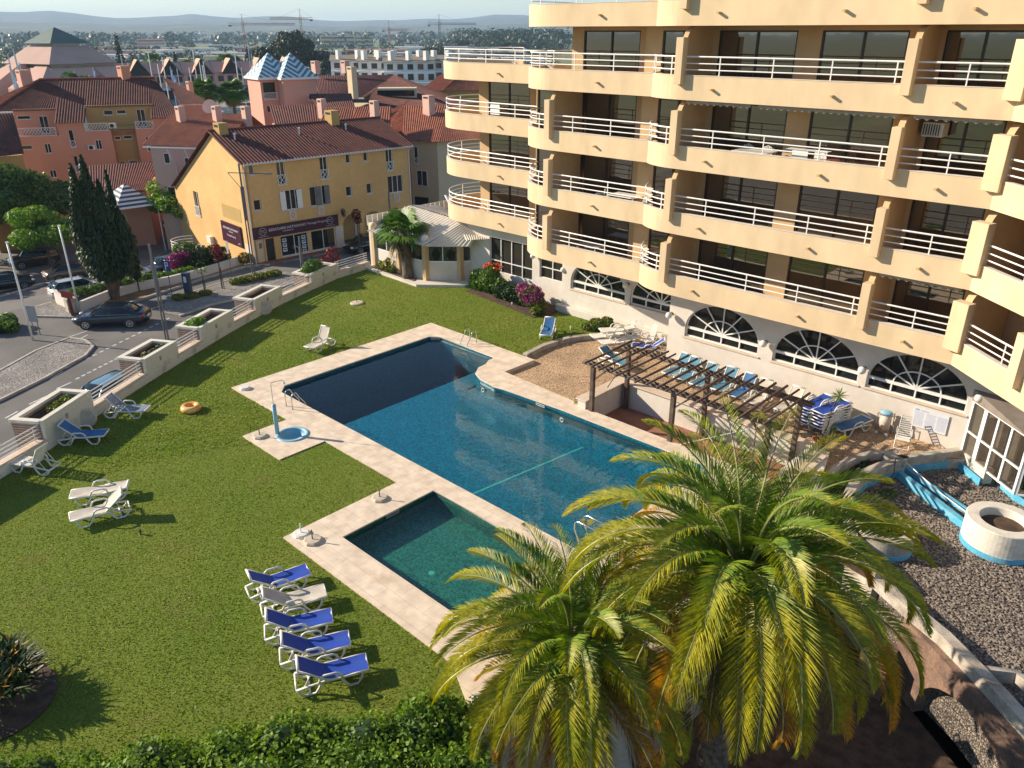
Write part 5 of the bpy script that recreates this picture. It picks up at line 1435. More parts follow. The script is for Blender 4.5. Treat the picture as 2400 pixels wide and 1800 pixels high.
# cart with bag
t = thing('laundry_cart', 'small metal frame cart with pale blue bag by the wall', 'cart', (-8.85, 32.0, PZ))
m = MB()
for sx in (-1, 1):
    for sy in (-1, 1): m.tube([(sx * 0.27, sy * 0.2, 0.06), (sx * 0.27, sy * 0.2, 0.95)], 0.015, 6)
for z in (0.12, 0.9):
    m.tube([(-.27, -.2, z), (.27, -.2, z), (.27, .2, z), (-.27, .2, z)], 0.012, 6, closed=True)
m.build('frame', M['grey_metal'], t)
MB().lathe([(0, 0.2), (0.18, 0.2), (0.24, 0.6), (0.2, 0.86), (0, 0.87)], (0, 0), 14).build('bin', M['coping'], t, smooth=True)
m = MB(); m.sphere((0, 0, 0.95), 0.26, 14, 8, (1, .8, .42)); m.build('bag', M['shower_blue'], t)
for s in (-1, 1): MB().obox((s * 0.2, -0.22, 0.07), (0.07, 0.02, 0.07), Matrix.Identity(3)).build('wheel', M['plastic'], t, bevel=0.03)
# potted plant with bare stems and spiky top
t = thing('potted_dracaena', 'terracotta pot with bare bent stems ending in spiky green heads', 'potted plant', (-10.2, 28.7, PZ))
MB().lathe([(0, 0), (0.2, 0), (0.28, 0.42), (0.31, 0.44), (0.31, 0.5), (0.26, 0.5), (0.24, 0.42), (0, 0.42)], (0, 0), 20).build('pot', mat('terracotta_pot', (0.42, 0.13, 0.07), 0.8, (0.33, 0.10, 0.05), scale=5), t, smooth=False)
m = MB(); S3 = [((0, 0, .45), (0.15, .2, 1.1), (0.1, .45, 1.75), (0.25, .55, 2.3)), ((0, 0, .45), (-.4, -.1, .9), (-.55, -.2, 1.35)), ((0, 0, .45), (.35, .15, .7), (.45, .15, 1.0))]
for s in S3: m.tube(s, 0.022, 6)
m.build('stems', M['bark'], t, smooth=True)
rr = random.Random(9); V = []
for c, n, L in ((S3[0][-1], 60, .48), (S3[1][-1], 24, .25), (S3[2][-1], 30, .28)):
    for i in range(n):
        a = rr.uniform(0, 6.28); e = rr.uniform(-.4, 1.5); d = Vector((math.cos(a) * math.cos(e), math.sin(a) * math.cos(e), math.sin(e))); s = d.cross(Vector((0.1, .2, 1))).normalized() * 0.022; l = L * rr.uniform(.7, 1.1); c_ = Vector(c)
        V += [c_, c_ + d * l * .5 + s, c_ + d * l + Vector((0, 0, -.12 * l)), c_ + d * l * .5 - s]
leaf_object('leaves', np.array([tuple(v) for v in V]), M['leaf_light'], t)

# ================================================================ dry pond with gravel, planters
def gravelmat(name, a, b_, gap, scale):
    return cobblemat(name, a, b_, gap, scale, 1.0, 1.0)
M['gravel'] = gravelmat('grey_brown_gravel', (0.34, 0.29, 0.24), (0.11, 0.09, 0.075), (0.02, 0.016, 0.013), 13)
GR = [(-7.35, 29.85), (-7.95, 28.7), (-8.15, 27.5), (-7.9, 26.0), (-7.3, 24.4), (-6.4, 23.0), (-5.2, 22.1), (-4.2, 21.5), (-2.1, 20.3), (-0.7, 19.1), (1.5, 17.3), (7, 14), (9, 34), (-3.9, 32.6), (-4.75, 31.35), (-5.85, 32.2)]
gbase = MB().prism(GR, -3.0, -0.62).build('pond_bed', M['gravel']); tag(gbase, kind='structure')
rng = np.random.default_rng(21)
N = 15000
inside = []
P = np.array(GR)
def in_poly(x, y):
    c = np.zeros(len(x), bool); j = len(P) - 1
    for i in range(len(P)):
        xi, yi = P[i]; xj, yj = P[j]
        k = ((yi > y) != (yj > y)) & (x < (xj - xi) * (y - yi) / (yj - yi + 1e-12) + xi); c ^= k; j = i
    return c
X = rng.uniform(-8.2, 2.5, 40000); Y = rng.uniform(17.5, 32.5, 40000)
ok = in_poly(X, Y); X = X[ok]; Y = Y[ok]
k = len(X); r = rng.uniform(0.025, 0.06, k)
octa = np.array([(1, 0, 0), (0, 1, 0), (-1, 0, 0), (0, -1, 0), (0, 0, .6), (0, 0, -.6)])
ang = rng.uniform(0, 6.28, k); ca, sa = np.cos(ang), np.sin(ang)
ex = rng.uniform(.7, 1.3, k)
V = np.stack([np.stack([(o[0] * ca * ex - o[1] * sa) * r + X, (o[0] * sa * ex + o[1] * ca) * r + Y, o[2] * r + (-0.60)], 1) for o in octa], 1).reshape(-1, 3)
F = np.array([(0, 1, 4), (1, 2, 4), (2, 3, 4), (3, 0, 4)])
F = (F[None] + (np.arange(k) * 6)[:, None, None]).reshape(-1, 3)
me = bpy.data.meshes.new('gravel'); me.vertices.add(len(V)); me.vertices.foreach_set('co', V.astype(np.float32).ravel())
me.loops.add(F.size); me.loops.foreach_set('vertex_index', F.ravel().astype(np.int32)); me.polygons.add(len(F))
me.polygons.foreach_set('loop_start', np.arange(0, F.size, 3, dtype=np.int32)); me.polygons.foreach_set('loop_total', np.full(len(F), 3, dtype=np.int32))
M['pebble'] = mat('pebbles', (0.33, 0.28, 0.23), 0.8, (0.12, 0.095, 0.08), scale=11, detail=1, lo=0.42, hi=0.58)
me.materials.append(M['pebble']); me.update(calc_edges=True)
o = bpy.data.objects.new('gravel', me); COL.objects.link(o); tag(o, 'loose grey and brown gravel covering the dry pond', 'gravel', kind='stuff')

t = thing('curved_planter', 'weathered curved stone trough planter edging the patio and pond', 'planter', (-8.3, 27.5, 0))
def c_(m, name, mt, par=None, **k):
    m.v = [(p[0] + 8.3, p[1] - 27.5, p[2]) for p in m.v]; return m.build(name, M[mt], par or t, **k)
OUT = [(-7.75, 30.35), (-8.35, 29.6), (-8.75, 28.8), (-8.95, 27.6), (-8.95, 26.4), (-8.8, 25.2), (-8.3, 23.8), (-7.5, 22.6)]
INN = [(-7.35, 29.95), (-7.75, 29.1), (-8.05, 28.0), (-8.05, 27.0), (-7.85, 25.9), (-7.3, 24.4), (-6.4, 23.0), (-5.3, 22.1)]
m = MB(); ribbon(m, OUT, -0.12, 0.12, -3.0, 0.12); c_(m, 'outer_kerb', 'stone', auto=True)
m = MB(); ribbon(m, INN, -0.17, 0.17, -3.0, 0.06); c_(m, 'inner_wall', 'stone', auto=True)
m = MB(); ribbon(m, INN, 0.175, 0.19, -0.62, -0.38); c_(m, 'blue_band', 'pond_blue', auto=True)
m = MB().prism(OUT + rev(INN), -0.4, -0.2); c_(m, 'soil', 'soil', auto=True)
m = MB(); m.box(-8.0, 29.7, -0.2, -7.2, 30.2, 0.10); c_(m, 'end_block', 'stone')
bush_mesh('weeds', [(0.1 + 0.0 * i - 0.15 * abs(i - 2), -1.8 + i * 0.9, -0.18, .22, .5, .12) for i in range(5)], 700, 0.09, M['leaf_dark'], t, 33)
t = thing('pond_kerb', 'stone and blue painted kerb round the top of the dry pond', 'kerb', (-5.9, 32.2, 0))
def c_(m, name, mt, par=None, **k):
    m.v = [(p[0] + 5.9, p[1] - 32.2, p[2]) for p in m.v]; return m.build(name, M[mt], par or t, **k)
m = MB(); ribbon(m, [(-7.45, 30.0), (-5.98, 32.25)], -0.14, 0.14, -0.6, 0.10); c_(m, 'stone_kerb', 'stone', auto=True)
m = MB(); ribbon(m, [(-7.45, 30.0), (-5.9, 32.3)], -0.16, -0.145, -0.62, -0.28); c_(m, 'blue_band', 'pond_blue', auto=True)
m = MB(); ribbon(m, [(-5.9, 32.32), (-4.75, 31.3)], -0.02, 0.35, -0.6, 0.02); c_(m, 'white_ledge', 'white_wall', auto=True)
m = MB(); ribbon(m, [(-5.97, 32.16), (-4.78, 31.1)], -0.06, -0.03, -0.62, -0.28); c_(m, 'blue_band', 'pond_blue', auto=True)
m = MB(); m.box(-4.6, 31.0, -0.7, -3.2, 34.0, -0.3) ; m = MB().prism([(-4.78, 31.1), (-4.55, 31.35), (-2.0, 29.1), (1, 27.5), (1, 27.2), (-2.2, 28.8)], -0.64, -0.3); 
t2 = thing('low_planter', 'low blue and stone planter with thin green plants by the glass porch', 'planter', (-3.2, 31.4, 0))
P2 = [(-4.1, 31.55), (-3.5, 30.9), (-2.6, 30.5), (-1.4, 30.3), (0.5, 30.3), (0.5, 31.6), (-3.0, 31.9)]
P2 = [(p[0] + 3.2 , p[1] - 31.4) for p in P2]
m = MB(); ribbon(m, P2 + [P2[0]], -0.1, 0.1, -0.62, -0.12); m.build('kerb', M['stone'], t2, auto=True)
m = MB(); ribbon(m, P2 + [P2[0]], -0.125, -0.104, -0.61, -0.2); m.build('blue_band', M['pond_blue'], t2, auto=True)
MB().prism(P2, -0.6, -0.25).build('soil', M['soil'], t2, auto=True)
bush_mesh('plants', [(-.0, -.3, -.05, .35, .25, .2), (.8, -.5, .0, .4, .25, .25), (1.8, -.5, .0, .5, .25, .25)], 900, 0.08, M['leaf_mid'], t2, 5)
# blue channel walls and pipe
t = thing('pond_channel', 'pale blue painted channel of two low walls crossing the gravel', 'channel', (-7.2, 29.6, -0.6))
def c_(m, name, mt, par=None, **k):
    m.v = [(p[0] + 7.2, p[1] - 29.6, p[2] + 0.6) for p in m.v]; return m.build(name, M[mt], par or t, **k)
m = MB(); ribbon(m, [(-7.35, 29.65), (-4.2, 27.5)], -0.11, 0.11, -0.7, -0.32); c_(m, 'low_wall', 'pond_blue', auto=True)
m = MB(); ribbon(m, [(-7.15, 30.15), (-3.9, 28.3)], -0.05, 0.05, -0.7, -0.38); c_(m, 'low_wall', 'pond_blue', auto=True)
m = MB(); m.tube([(-7.3, 29.95, 0.0), (-5.7, 29.0, -0.28), (-4.1, 27.95, -0.3)], 0.018, 6); c_(m, 'pipe', 'white_paint')
m = MB(); m.tube([(-7.4, 29.9, 0.14), (-7.5, 29.5, 0.18), (-7.3, 29.0, -0.2), (-7.5, 28.5, -0.58)], 0.02, 6); m.tube([(-7.55, 29.95, .12), (-7.25, 30.1, .14)], 0.03, 6)
tag(m.build('black_hose', M['black']), 'black hose hanging over the wall where the blue channel begins', 'hose')
def round_planter(label, c, r, z0, z1, mt, plants, seed, blue=True):
    t = thing('round_planter', label, 'planter', (c[0], c[1], z0))
    h = z1 - z0
    MB().lathe([(0, 0), (r, 0), (r, h), (r - 0.02, h + 0.03), (r * 0.66, h + 0.03), (r * 0.64, h), (r * 0.62, h - 0.25), (0, h - 0.25)], (0, 0), 56).build('ring', M[mt], t, smooth=False)
    MB().lathe([(0, h - 0.247), (r * 0.61, h - 0.247), (r * .3, h - 0.2), (0, h - 0.19)], (0, 0), 24).build('soil', M['soil'], t)
    if blue: MB().lathe([(r + 0.012, 0.0), (r + 0.015, 0.2), (r + 0.001, 0.21)], (0, 0), 56).build('blue_band', M['pond_blue'], t)
    if plants: bush_mesh('weeds', plants, 1400, 0.08, M['leaf_mid'], t, seed)
    return t
round_planter('large round white planter with bare soil standing in the gravel', (-3.25, 27.3), 1.12, -0.6, 0.42, 'planter', None, 1)
round_planter('round weathered planter with green weeds, half hidden by the big palm', (-6.1, 24.65), 0.95, -0.62, 0.08, 'stone', [(0, 0, .62, .5, .5, .12), (.1, -.2, .68, .3, .3, .15)], 2)
bush_mesh('pond_weeds', [(-7.4, 26.0, -0.55, .2, .5, .12), (-7.1, 28.0, -.55, .3, .4, .08)], 200, 0.08, M['leaf_mid'], None, 4)
tag(bpy.data.objects['pond_weeds'], 'thin green weeds in the gravel along the curved wall', 'weeds', kind='stuff')
# outer pond wall with its arch
t = thing('pond_wall', 'dark weathered retaining wall with an arched opening below the gravel', 'wall', (-2.0, 20.0, -3))
def c_(m, name, mt, par=None, **k):
    m.v = [(p[0] + 2.0, p[1] - 20.0, p[2] + 3) for p in m.v]; return m.build(name, M[mt], par or t, **k)
M['old_wall'] = mat('old_brown_wall', (0.24, 0.15, 0.105), 0.95, (0.09, 0.06, 0.05), scale=1.6, detail=12, lo=0.35, hi=0.7, fine=0.25, fscale=14, bump=0.8, bscale=12)
WL = [(-5.5, 22.05), (-4.2, 21.3), (-3.1, 20.75), (-2.2, 20.1), (-1.3, 19.4), (-0.5, 18.75), (0.8, 17.7), (3, 16.0)]
m = MB(); ribbon(m, WL, -0.02, 0.32, -0.5, -0.12); c_(m, 'wall_top', 'stone', auto=True)
a = Vector((-4.2, 21.25)); b = Vector((2.8, 16.1)); e = (b - a).normalized(); L = (b - a).length
prof = [(0, -3.0), (L, -3.0), (L, -0.5), (0, -0.5)]
hole = [(1.2, -2.99), (4.6, -2.99)] + [(2.9 + 1.7 * math.cos(math.pi * i / 14), -2.5 + 1.35 * math.sin(math.pi * i / 14)) for i in range(15)]
m = MB(); m.wall(prof, 0.5, [hole], org=(a.x, a.y, 0), ux=(e.x, e.y, 0), nrm=(e.y, -e.x, 0)); c_(m, 'arch_wall', 'old_wall')
m = MB(); m.box(-4.9, 20.3, -3, -4.1, 21.4, -1.6); c_(m, 'buttress', 'old_wall')
m = MB(); m.wall([(0.9, -3), (5.2, -3), (5.2, -0.7), (0.9, -0.7)], 0.05, org=(a.x + e.y * -0.6, a.y + e.x * 0.6, 0), ux=(e.x, e.y, 0), nrm=(e.y, -e.x, 0)); c_(m, 'arch_shade_sheet', 'dark')  # near-black sheet added behind the arch to stand for the shade inside
m = MB(); ribbon(m, [(-1.9, 20.3), (-1.2, 20.75), (-.6, 20.4), (2.2, 18.2)], -0.08, 0.08, -0.62, -0.2); c_(m, 'trough', 'stone', auto=True)
# ---- white rail at the terrace edge
t = thing('terrace_rail', 'low white rail along the terrace edge behind the left palm', 'railing', (-10.7, 9.9, 0))
for z in (0.12, 0.34):
    MB().beam((0, 0, z), (2.9, 3.7, z), 0.10, 0.05).build('rail', M['white_paint'], t)
for k in range(4): MB().box(2.9 * k / 3 - .04, 3.7 * k / 3 - .04, -0.4, 2.9 * k / 3 + .04, 3.7 * k / 3 + .04, 0.36).build('post', M['white_paint'], t)
lounger('sun_lounger', 'white slatted lounger glimpsed through the fronds of the big palm', (-8.9, 16.2, 0.045), R(10), 3, 'plastic', True)

# ================================================================ date palms
def frond_material():
    m = leafmat('date_palm_leaflet', (0.215, 0.31, 0.026), (0.115, 0.20, 0.018), 1.2, trans=0.36, rough=0.45, spec=0.25); return m
M['frond'] = frond_material()
M['frond_y'] = leafmat('yellowing_leaflet', (0.42, 0.38, 0.035), (0.26, 0.29, 0.025), 1.2, trans=0.36, rough=0.4)
M['frond_o'] = leafmat('orange_leaflet', (0.60, 0.31, 0.03), (0.42, 0.24, 0.03), 1.5, trans=0.34, rough=0.5)
M['frond_d'] = leafmat('withered_leaflet', (0.20, 0.12, 0.07), (0.10, 0.065, 0.045), 2, trans=0.1, rough=0.8)
M['rachis'] = mat('frond_midrib', (0.34, 0.36, 0.12), 0.45, (0.26, 0.28, 0.08), scale=3)
def date_palm(label, base, crown, nf, FL, seed, dens=105):
    rr = random.Random(seed)
    t = thing('date_palm', label, 'palm tree', base, 0, 'large date palms in the foreground')
    cz = Vector(crown) - Vector(base)
    m = MB(); pts = []; rad = []
    for i in range(21):
        k = i / 20; pts.append((cz.x * k, cz.y * k, (cz.z - 0.15) * k)); rad.append(0.36 + (0.04 if i % 2 else 0) + 0.16 * (k > .8))
    m.tube(pts, rad, 14); m.build('trunk', M['palm_bark'], t)
    ribs = MB(); VV = []; MI = []
    for f in range(nf):
        k = (f + 0.5) / nf                      # 0 youngest (upright) .. 1 oldest (hanging)
        az = f * 2.399963 + rr.uniform(-.25, .25)
        el0 = R(84 - 112 * k ** 0.85 + rr.uniform(-7, 7)); L = FL * (0.80 + 0.28 * math.sin(math.pi * min(1, k + .15))) * rr.uniform(.9, 1.1)
        droop = R(72 + 42 * math.sin(math.pi * min(1, k * 1.2)) + rr.uniform(-12, 22))
        if el0 < 0: droop *= .75
        n = 22; p = cz + Vector((math.cos(az), math.sin(az), 0)) * 0.2 + Vector((0, 0, 0.3 * (1 - k) - .25 * k)); P = [p.copy()]; D = []
        twist = rr.uniform(-.4, .4)
        for i in range(n):
            q = i / n; el = el0 - droop * q ** 1.5; a2 = az + twist * q
            d = Vector((math.cos(a2) * math.cos(el), math.sin(a2) * math.cos(el), math.sin(el))); D.append(d); p = p + d * (L / n); P.append(p.copy())
        D.append(D[-1])
        ribs.tube([tuple(x) for x in P], [0.034 * (1 - .85 * i / n) + .004 for i in range(n + 1)], 5)
        nl = int(dens * L / FL); orange = (k > .5 and rr.random() < .38); dead = (k > .93 and rr.random() < .4)
        for side in (-1, 1):
            for j in range(nl):
                q = 0.08 + 0.92 * (j + rr.random() * .5) / nl; fi = min(n - 1e-3, q * n); i = int(fi); fr = fi - i
                c = P[i].lerp(P[i + 1], fr); d = D[i].lerp(D[min(i + 1, n)], fr).normalized()
                sd = d.cross(Vector((0, 0, 1)))
                if sd.length < .05: sd = Vector((math.sin(az), -math.cos(az), 0))
                sd.normalize(); up = sd.cross(d).normalized()
                ll = (0.52 * (math.sin(math.pi * min(1, q * .90 + .12))) ** .55 + .05) * FL / 3.3 * rr.uniform(.9, 1.06)
                sweep = R(56 - 26 * q + rr.uniform(-4, 4)); vee = R(24 + rr.uniform(-8, 8))
                out = (sd * side * math.cos(vee) + up * math.sin(vee)); dr = (out * math.sin(sweep) + d * math.cos(sweep)).normalized()
                w = d * 0.6 + up * -0.35; w = (w - dr * w.dot(dr)).normalized() * 0.017
                e1 = c + dr * ll * .45; e2 = c + dr * ll + Vector((0, 0, -0.15 * ll - .01))
                VV += [c, e1 + w, e2, e1 - w]
                x = k * .60 + rr.uniform(-.07, .07) + (q - .35) * .42 + (.34 if orange else 0)
                MI.append(3 if dead else 2 if x > .70 else 1 if x > .22 else 0)
    ribs.build('midribs', M['rachis'], t)
    leaf_object('crown', np.array([tuple(v) for v in VV]), [M['frond'], M['frond_y'], M['frond_o'], M['frond_d']], t, MI)
    m = MB()
    for i in range(30):     # stubs of old leaf stalks round the crown base
        a = i * 2.4; z = cz.z - .3 - .04 * i; m.beam((cz.x + .3 * math.cos(a), cz.y + .3 * math.sin(a), z), (cz.x + .62 * math.cos(a), cz.y + .62 * math.sin(a), z + .28), .07, .03)
    m.build('leaf_stubs', M['palm_bark'], t)
    return t
date_palm('left and lower of the two big date palms, its fronds over the small pool', (-8.5, 11.1, -3.0), (-8.75, 11.35, 1.9), 112, 3.6, 3)
date_palm('right and taller of the two big date palms, its fronds over the gravel', (-6.0, 13.5, -3.0), (-6.15, 14.1, 4.0), 128, 4.15, 8)
# ================================================================ hedge and strappy plant at the near edge
cl = []
rr = random.Random(6)
for i in range(60):
    k = i / 59; x = -19.2 + 9.4 * k; y = -2.9 + 11.4 * k; o_ = .28 * max(0, 1 - k * 1.3)
    cl.append((x + o_ + rr.uniform(-.3, .4), y - o_ + rr.uniform(-.35, .35), 0.5 + 0.3 * rr.random() + 0.8 * max(0, k - .45), 0.7, 0.7, 0.5))
for i in range(34):
    k = 0.45 + 0.55 * i / 33; x = -19.2 + 9.4 * k + 0.9; y = -2.9 + 11.4 * k - 0.8; cl.append((x + rr.uniform(-.4, .4), y + rr.uniform(-.4, .4), 0.4 + .5 * rr.random(), .8, .8, .9))
t = thing('hedge', 'dense glossy green hedge along the near edge of the lawn', 'hedge', (0, 0, 0))
M['ivy'] = leafmat('glossy_hedge_leaf', (0.21, 0.32, 0.035), (0.085, 0.165, 0.022), 1.4, trans=0.3, rough=0.5, spec=0.2)
bush_mesh('foliage', cl, 60000, 0.085, M['ivy'], t, 5, 1.35, 0.75)
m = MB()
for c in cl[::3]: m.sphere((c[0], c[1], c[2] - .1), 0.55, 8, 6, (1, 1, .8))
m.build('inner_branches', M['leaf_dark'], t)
t = thing('strap_leaved_plant', 'large dark strap-leaved plant in a round bed at the lower left', 'plant', (-19.6, 1.75, 0))
V = []; MI = []
rr = random.Random(14)
for h in range(70):
    hx, hy = rr.uniform(-.9, .8), rr.uniform(-.9, .8)
    for i in range(14):
        a = rr.uniform(0, 6.28); e = rr.uniform(.3, 1.35); L = rr.uniform(.5, .85); d = Vector((math.cos(a) * math.cos(e), math.sin(a) * math.cos(e), math.sin(e)))
        c = Vector((hx, hy, .5)); s = d.cross(Vector((0, 0, 1))).normalized() * .035
        e1 = c + d * L * .6; e2 = c + d * L + Vector((d.x * .15, d.y * .15, -.14))
        V += [c, e1 + s, e2, e1 - s]; MI.append(1 if rr.random() < .07 else 0)
leaf_object('leaves', np.array([tuple(v) for v in V]), [M['leaf_dark'], M['frond_o']], t, MI)
slab('round_bed', arc(-19.4, 1.7, 1.4, 0, 360, 26)[:-1], 0.002, 0.04, M['soil'])
# ================================================================ vehicles
def carpaint(name, col, metallic=0.35):
    m = mat(name, col, 0.28, None, metallic=metallic, coat=1.0); m.node_tree.nodes['Principled BSDF'].inputs['Coat Roughness'].default_value = 0.05; return m
M['car_glass'] = glassmat('car_glass', (0.015, 0.02, 0.022), 1.6)
M['rim'] = mat('alloy_rim', (0.55, 0.55, 0.56), 0.3, metallic=0.8)
M['tail'] = mat('tail_lamp', (0.5, 0.02, 0.02), 0.25, coat=0.5)
M['head'] = mat('head_lamp', (0.75, 0.78, 0.8), 0.15, coat=1.0)
def car(name, label, loc, heading, L=4.6, W=1.8, H=1.45, kind='sedan', paint=(0.02, 0.03, 0.05), group=None, tilt=0.0, metallic=0.35):
    """x runs from the nose (+L/2) to the tail (-L/2)"""
    t = thing(name, label, 'car', loc, heading, group)
    if tilt: t.rotation_euler = (0, tilt, heading)
    pm = carpaint(name + '_paint', paint, metallic)
    hood = 0.62 * H; belt = 0.665 * H; N = 26
    def ztop(k):   # k 0 nose .. 1 tail
        pts = {'sedan': [(0, .42), (.03, .50), (.10, .57), (.27, .635), (.5, .66), (.78, .685), (.93, .70), (.98, .66), (1, .52)],
               'wagon': [(0, .42), (.03, .50), (.10, .57), (.27, .635), (.5, .66), (.8, .68), (.95, .68), (.99, .62), (1, .50)],
               'suv': [(0, .45), (.03, .55), (.10, .62), (.25, .655), (.5, .67), (.8, .68), (.95, .68), (.99, .62), (1, .50)]}[kind if kind in ('sedan', 'suv') else 'wagon']
        for (a, za), (b, zb) in zip(pts, pts[1:]):
            if k <= b: return (za + (zb - za) * (k - a) / (b - a)) * H
        return pts[-1][1] * H
    def half(k): return W / 2 * (1 - 0.30 * max(0, (0.12 - k) / 0.12) ** 2.2 - 0.22 * max(0, (k - 0.9) / 0.1) ** 2.2)
    v = []; f = []; K = 0
    for i in range(N + 1):
        k = i / N; x = L / 2 - k * L; w = half(k); zt = ztop(k); zb = 0.20 if .04 < k < .96 else 0.30
        ring = [(-w * .80, zb), (-w * .97, zb + .10), (-w, .42 * H), (-w * .985, zt - .13), (-w * .92, zt - .03), (-w * .6, zt + .0), (0, zt + .018), (w * .6, zt), (w * .92, zt - .03), (w * .985, zt - .13), (w, .42 * H), (w * .97, zb + .10), (w * .80, zb)]
        K = len(ring); v += [(x, y, z) for y, z in ring]
    for i in range(N):
        for j in range(K - 1): f.append((i * K + j, i * K + j + 1, (i + 1) * K + j + 1, (i + 1) * K + j))
        f.append((i * K + K - 1, i * K, (i + 1) * K, (i + 1) * K + K - 1))
    f.append(tuple(range(K))); f.append(tuple(N * K + j for j in range(K))[::-1])
    m = MB(); m.add(v, f); m.build('body', pm, t, smooth=True, auto=True)
    # cabin
    if kind == 'sedan': xb = (L * .245, -L * .36); xr = (L * .09, -L * .17)
    elif kind == 'suv': xb = (L * .25, -L * .475); xr = (L * .11, -L * .40)
    else: xb = (L * .25, -L * .46); xr = (L * .10, -L * .33)
    wb = W / 2 * .90; wr = W / 2 * .66; z0 = ztop(.5) - .04; z1 = H - .03
    n = 12; v = []; f = []
    for i in range(n + 1):
        q = i / n; w_ = wb + (wr - wb) * q ** 1.25
        xf = xb[0] + (xr[0] - xb[0]) * q; xk = xb[1] + (xr[1] - xb[1]) * q ** 1.1; z = z0 + (z1 - z0) * math.sin(q * math.pi / 2)
        v += [(xf, -w_ * .86, z), (xf + .10 * (1 - q), 0, z), (xf, w_ * .86, z), (xf - .12, w_, z), (xk + .12, w_, z), (xk, w_ * .86, z), (xk - .05, 0, z), (xk, -w_ * .86, z), (xk + .12, -w_, z), (xf - .12, -w_, z)]
    for i in range(n):
        for j in range(10): f.append((i * 10 + j, i * 10 + (j + 1) % 10, (i + 1) * 10 + (j + 1) % 10, (i + 1) * 10 + j))
    m = MB(); m.add(v, f); m.build('windows', M['car_glass'], t, smooth=True, auto=True)
    m = MB(); v = []; f = []; A, B = 8, 6
    for i in range(A + 1):
        for j in range(B + 1):
            a = i / A; b = j / B * 2 - 1
            x = xr[0] + .06 + (xr[1] - xr[0] - .10) * a; y = b * (wr + .03); v.append((x, y, H - .005 - .05 * abs(b) ** 3 - .04 * (2 * a - 1) ** 4))
    for i in range(A):
        for j in range(B): f.append((i * (B + 1) + j, (i + 1) * (B + 1) + j, (i + 1) * (B + 1) + j + 1, i * (B + 1) + j + 1))
    m.add(v, f); m.build('roof', pm, t, smooth=True)
    for s in (-1, 1):
        m = MB()
        m = MB()
        m.tube([(xb[0] + .02, s * wb * .88, z0 + .02), ((xb[0] + xr[0]) / 2 - .02, s * (wb * .5 + wr * .5) * .93, (z0 + z1) / 2 + .13), (xr[0] - .02, s * wr * .93, z1)], .03, 5)
        m.tube([(xb[1], s * wb * .88, z0 + .02), ((xb[1] + xr[1]) / 2, s * (wb * .5 + wr * .5) * .95, (z0 + z1) / 2 + .13), (xr[1] + .02, s * wr * .95, z1)], .04, 5)
        m.tube([((xr[0] + xr[1]) / 2 + .05, s * wb * 1.0, z0), ((xr[0] + xr[1]) / 2, s * wr * 1.03, z1)], .035, 5)
        m.build('pillars', pm, t)
        MB().tube([(xb[0] - .05, s * W / 2 * .945, z0 + .03), (0, s * W / 2 * .955, z0 + .045), (xb[1] + .1, s * W / 2 * .945, z0 + .05)], .012, 5).build('chrome_strip', M['rim'], t)
        m = MB(); m.sphere((xb[0] - .28, s * (W / 2 + .04), z0 + .10), .1, 8, 6, (.7, 1, .8)); m.build('wing_mirror', pm, t, smooth=True)
        MB().sphere((L / 2 - .17, s * W * .35, .47 * H), .14, 10, 8, (1.1, 1.25, .6)).build('headlight', M['head'], t, smooth=True)
        MB().sphere((-L / 2 + .12, s * W * .39, .545 * H), .13, 10, 8, (.9, 1.2, .75)).build('tail_light', M['tail'], t, smooth=True)
        for xw in (L * .305, -L * .295):
            r = .325 if kind != 'suv' else .355
            m = MB(); mx = [(0, .0), (r * .9, 0), (r, .03), (r, .19), (r * .9, .22), (0, .22)]
            m.lathe(mx, (0, 0), 24); m.v = [(a, (c - .0) * s, b) for a, b, c in m.v]; m.v = [(xw + a, s * (W / 2 - .20) + b, r + c) for a, b, c in m.v]
            wh = m.build('wheel', M['rubber'], t, auto=True)
            m = MB(); y = s * (W / 2 + .024)
            for k in range(5):
                a = 2 * math.pi * k / 5 + .3; m.beam((xw, y, r), (xw + r * .62 * math.cos(a), y, r + r * .62 * math.sin(a)), .055, .02, up=(0, 1, 0))
            m.tube([(xw + r * .66 * math.cos(2 * math.pi * k / 18), y, r + r * .66 * math.sin(2 * math.pi * k / 18)) for k in range(18)], .022, 5, closed=True)
            m.build('rim', M['rim'], wh)
            m = MB(); yy = s * (W / 2 + .004); P = [(xw, yy, r)] + [(xw + (r + .06) * math.cos(2 * math.pi * k / 20), yy, r + .01 + (r + .06) * math.sin(2 * math.pi * k / 20)) for k in range(20)]
            m.add(P, [(0, k + 1, (k + 1) % 20 + 1) for k in range(20)]); m.build('wheel_arch', M['black'], t)
    MB().box(-L / 2 - .012, -.26, .40 * H, -L / 2 + .03, .26, .40 * H + .11).build('number_plate', M['white_paint'], t)
    MB().box(L / 2 - .03, -.42, .25 * H, L / 2 + .006, .42, .38 * H).build('grille', M['black'], t)
    return t
def hd(a, b): return math.atan2(b[1] - a[1], b[0] - a[0])
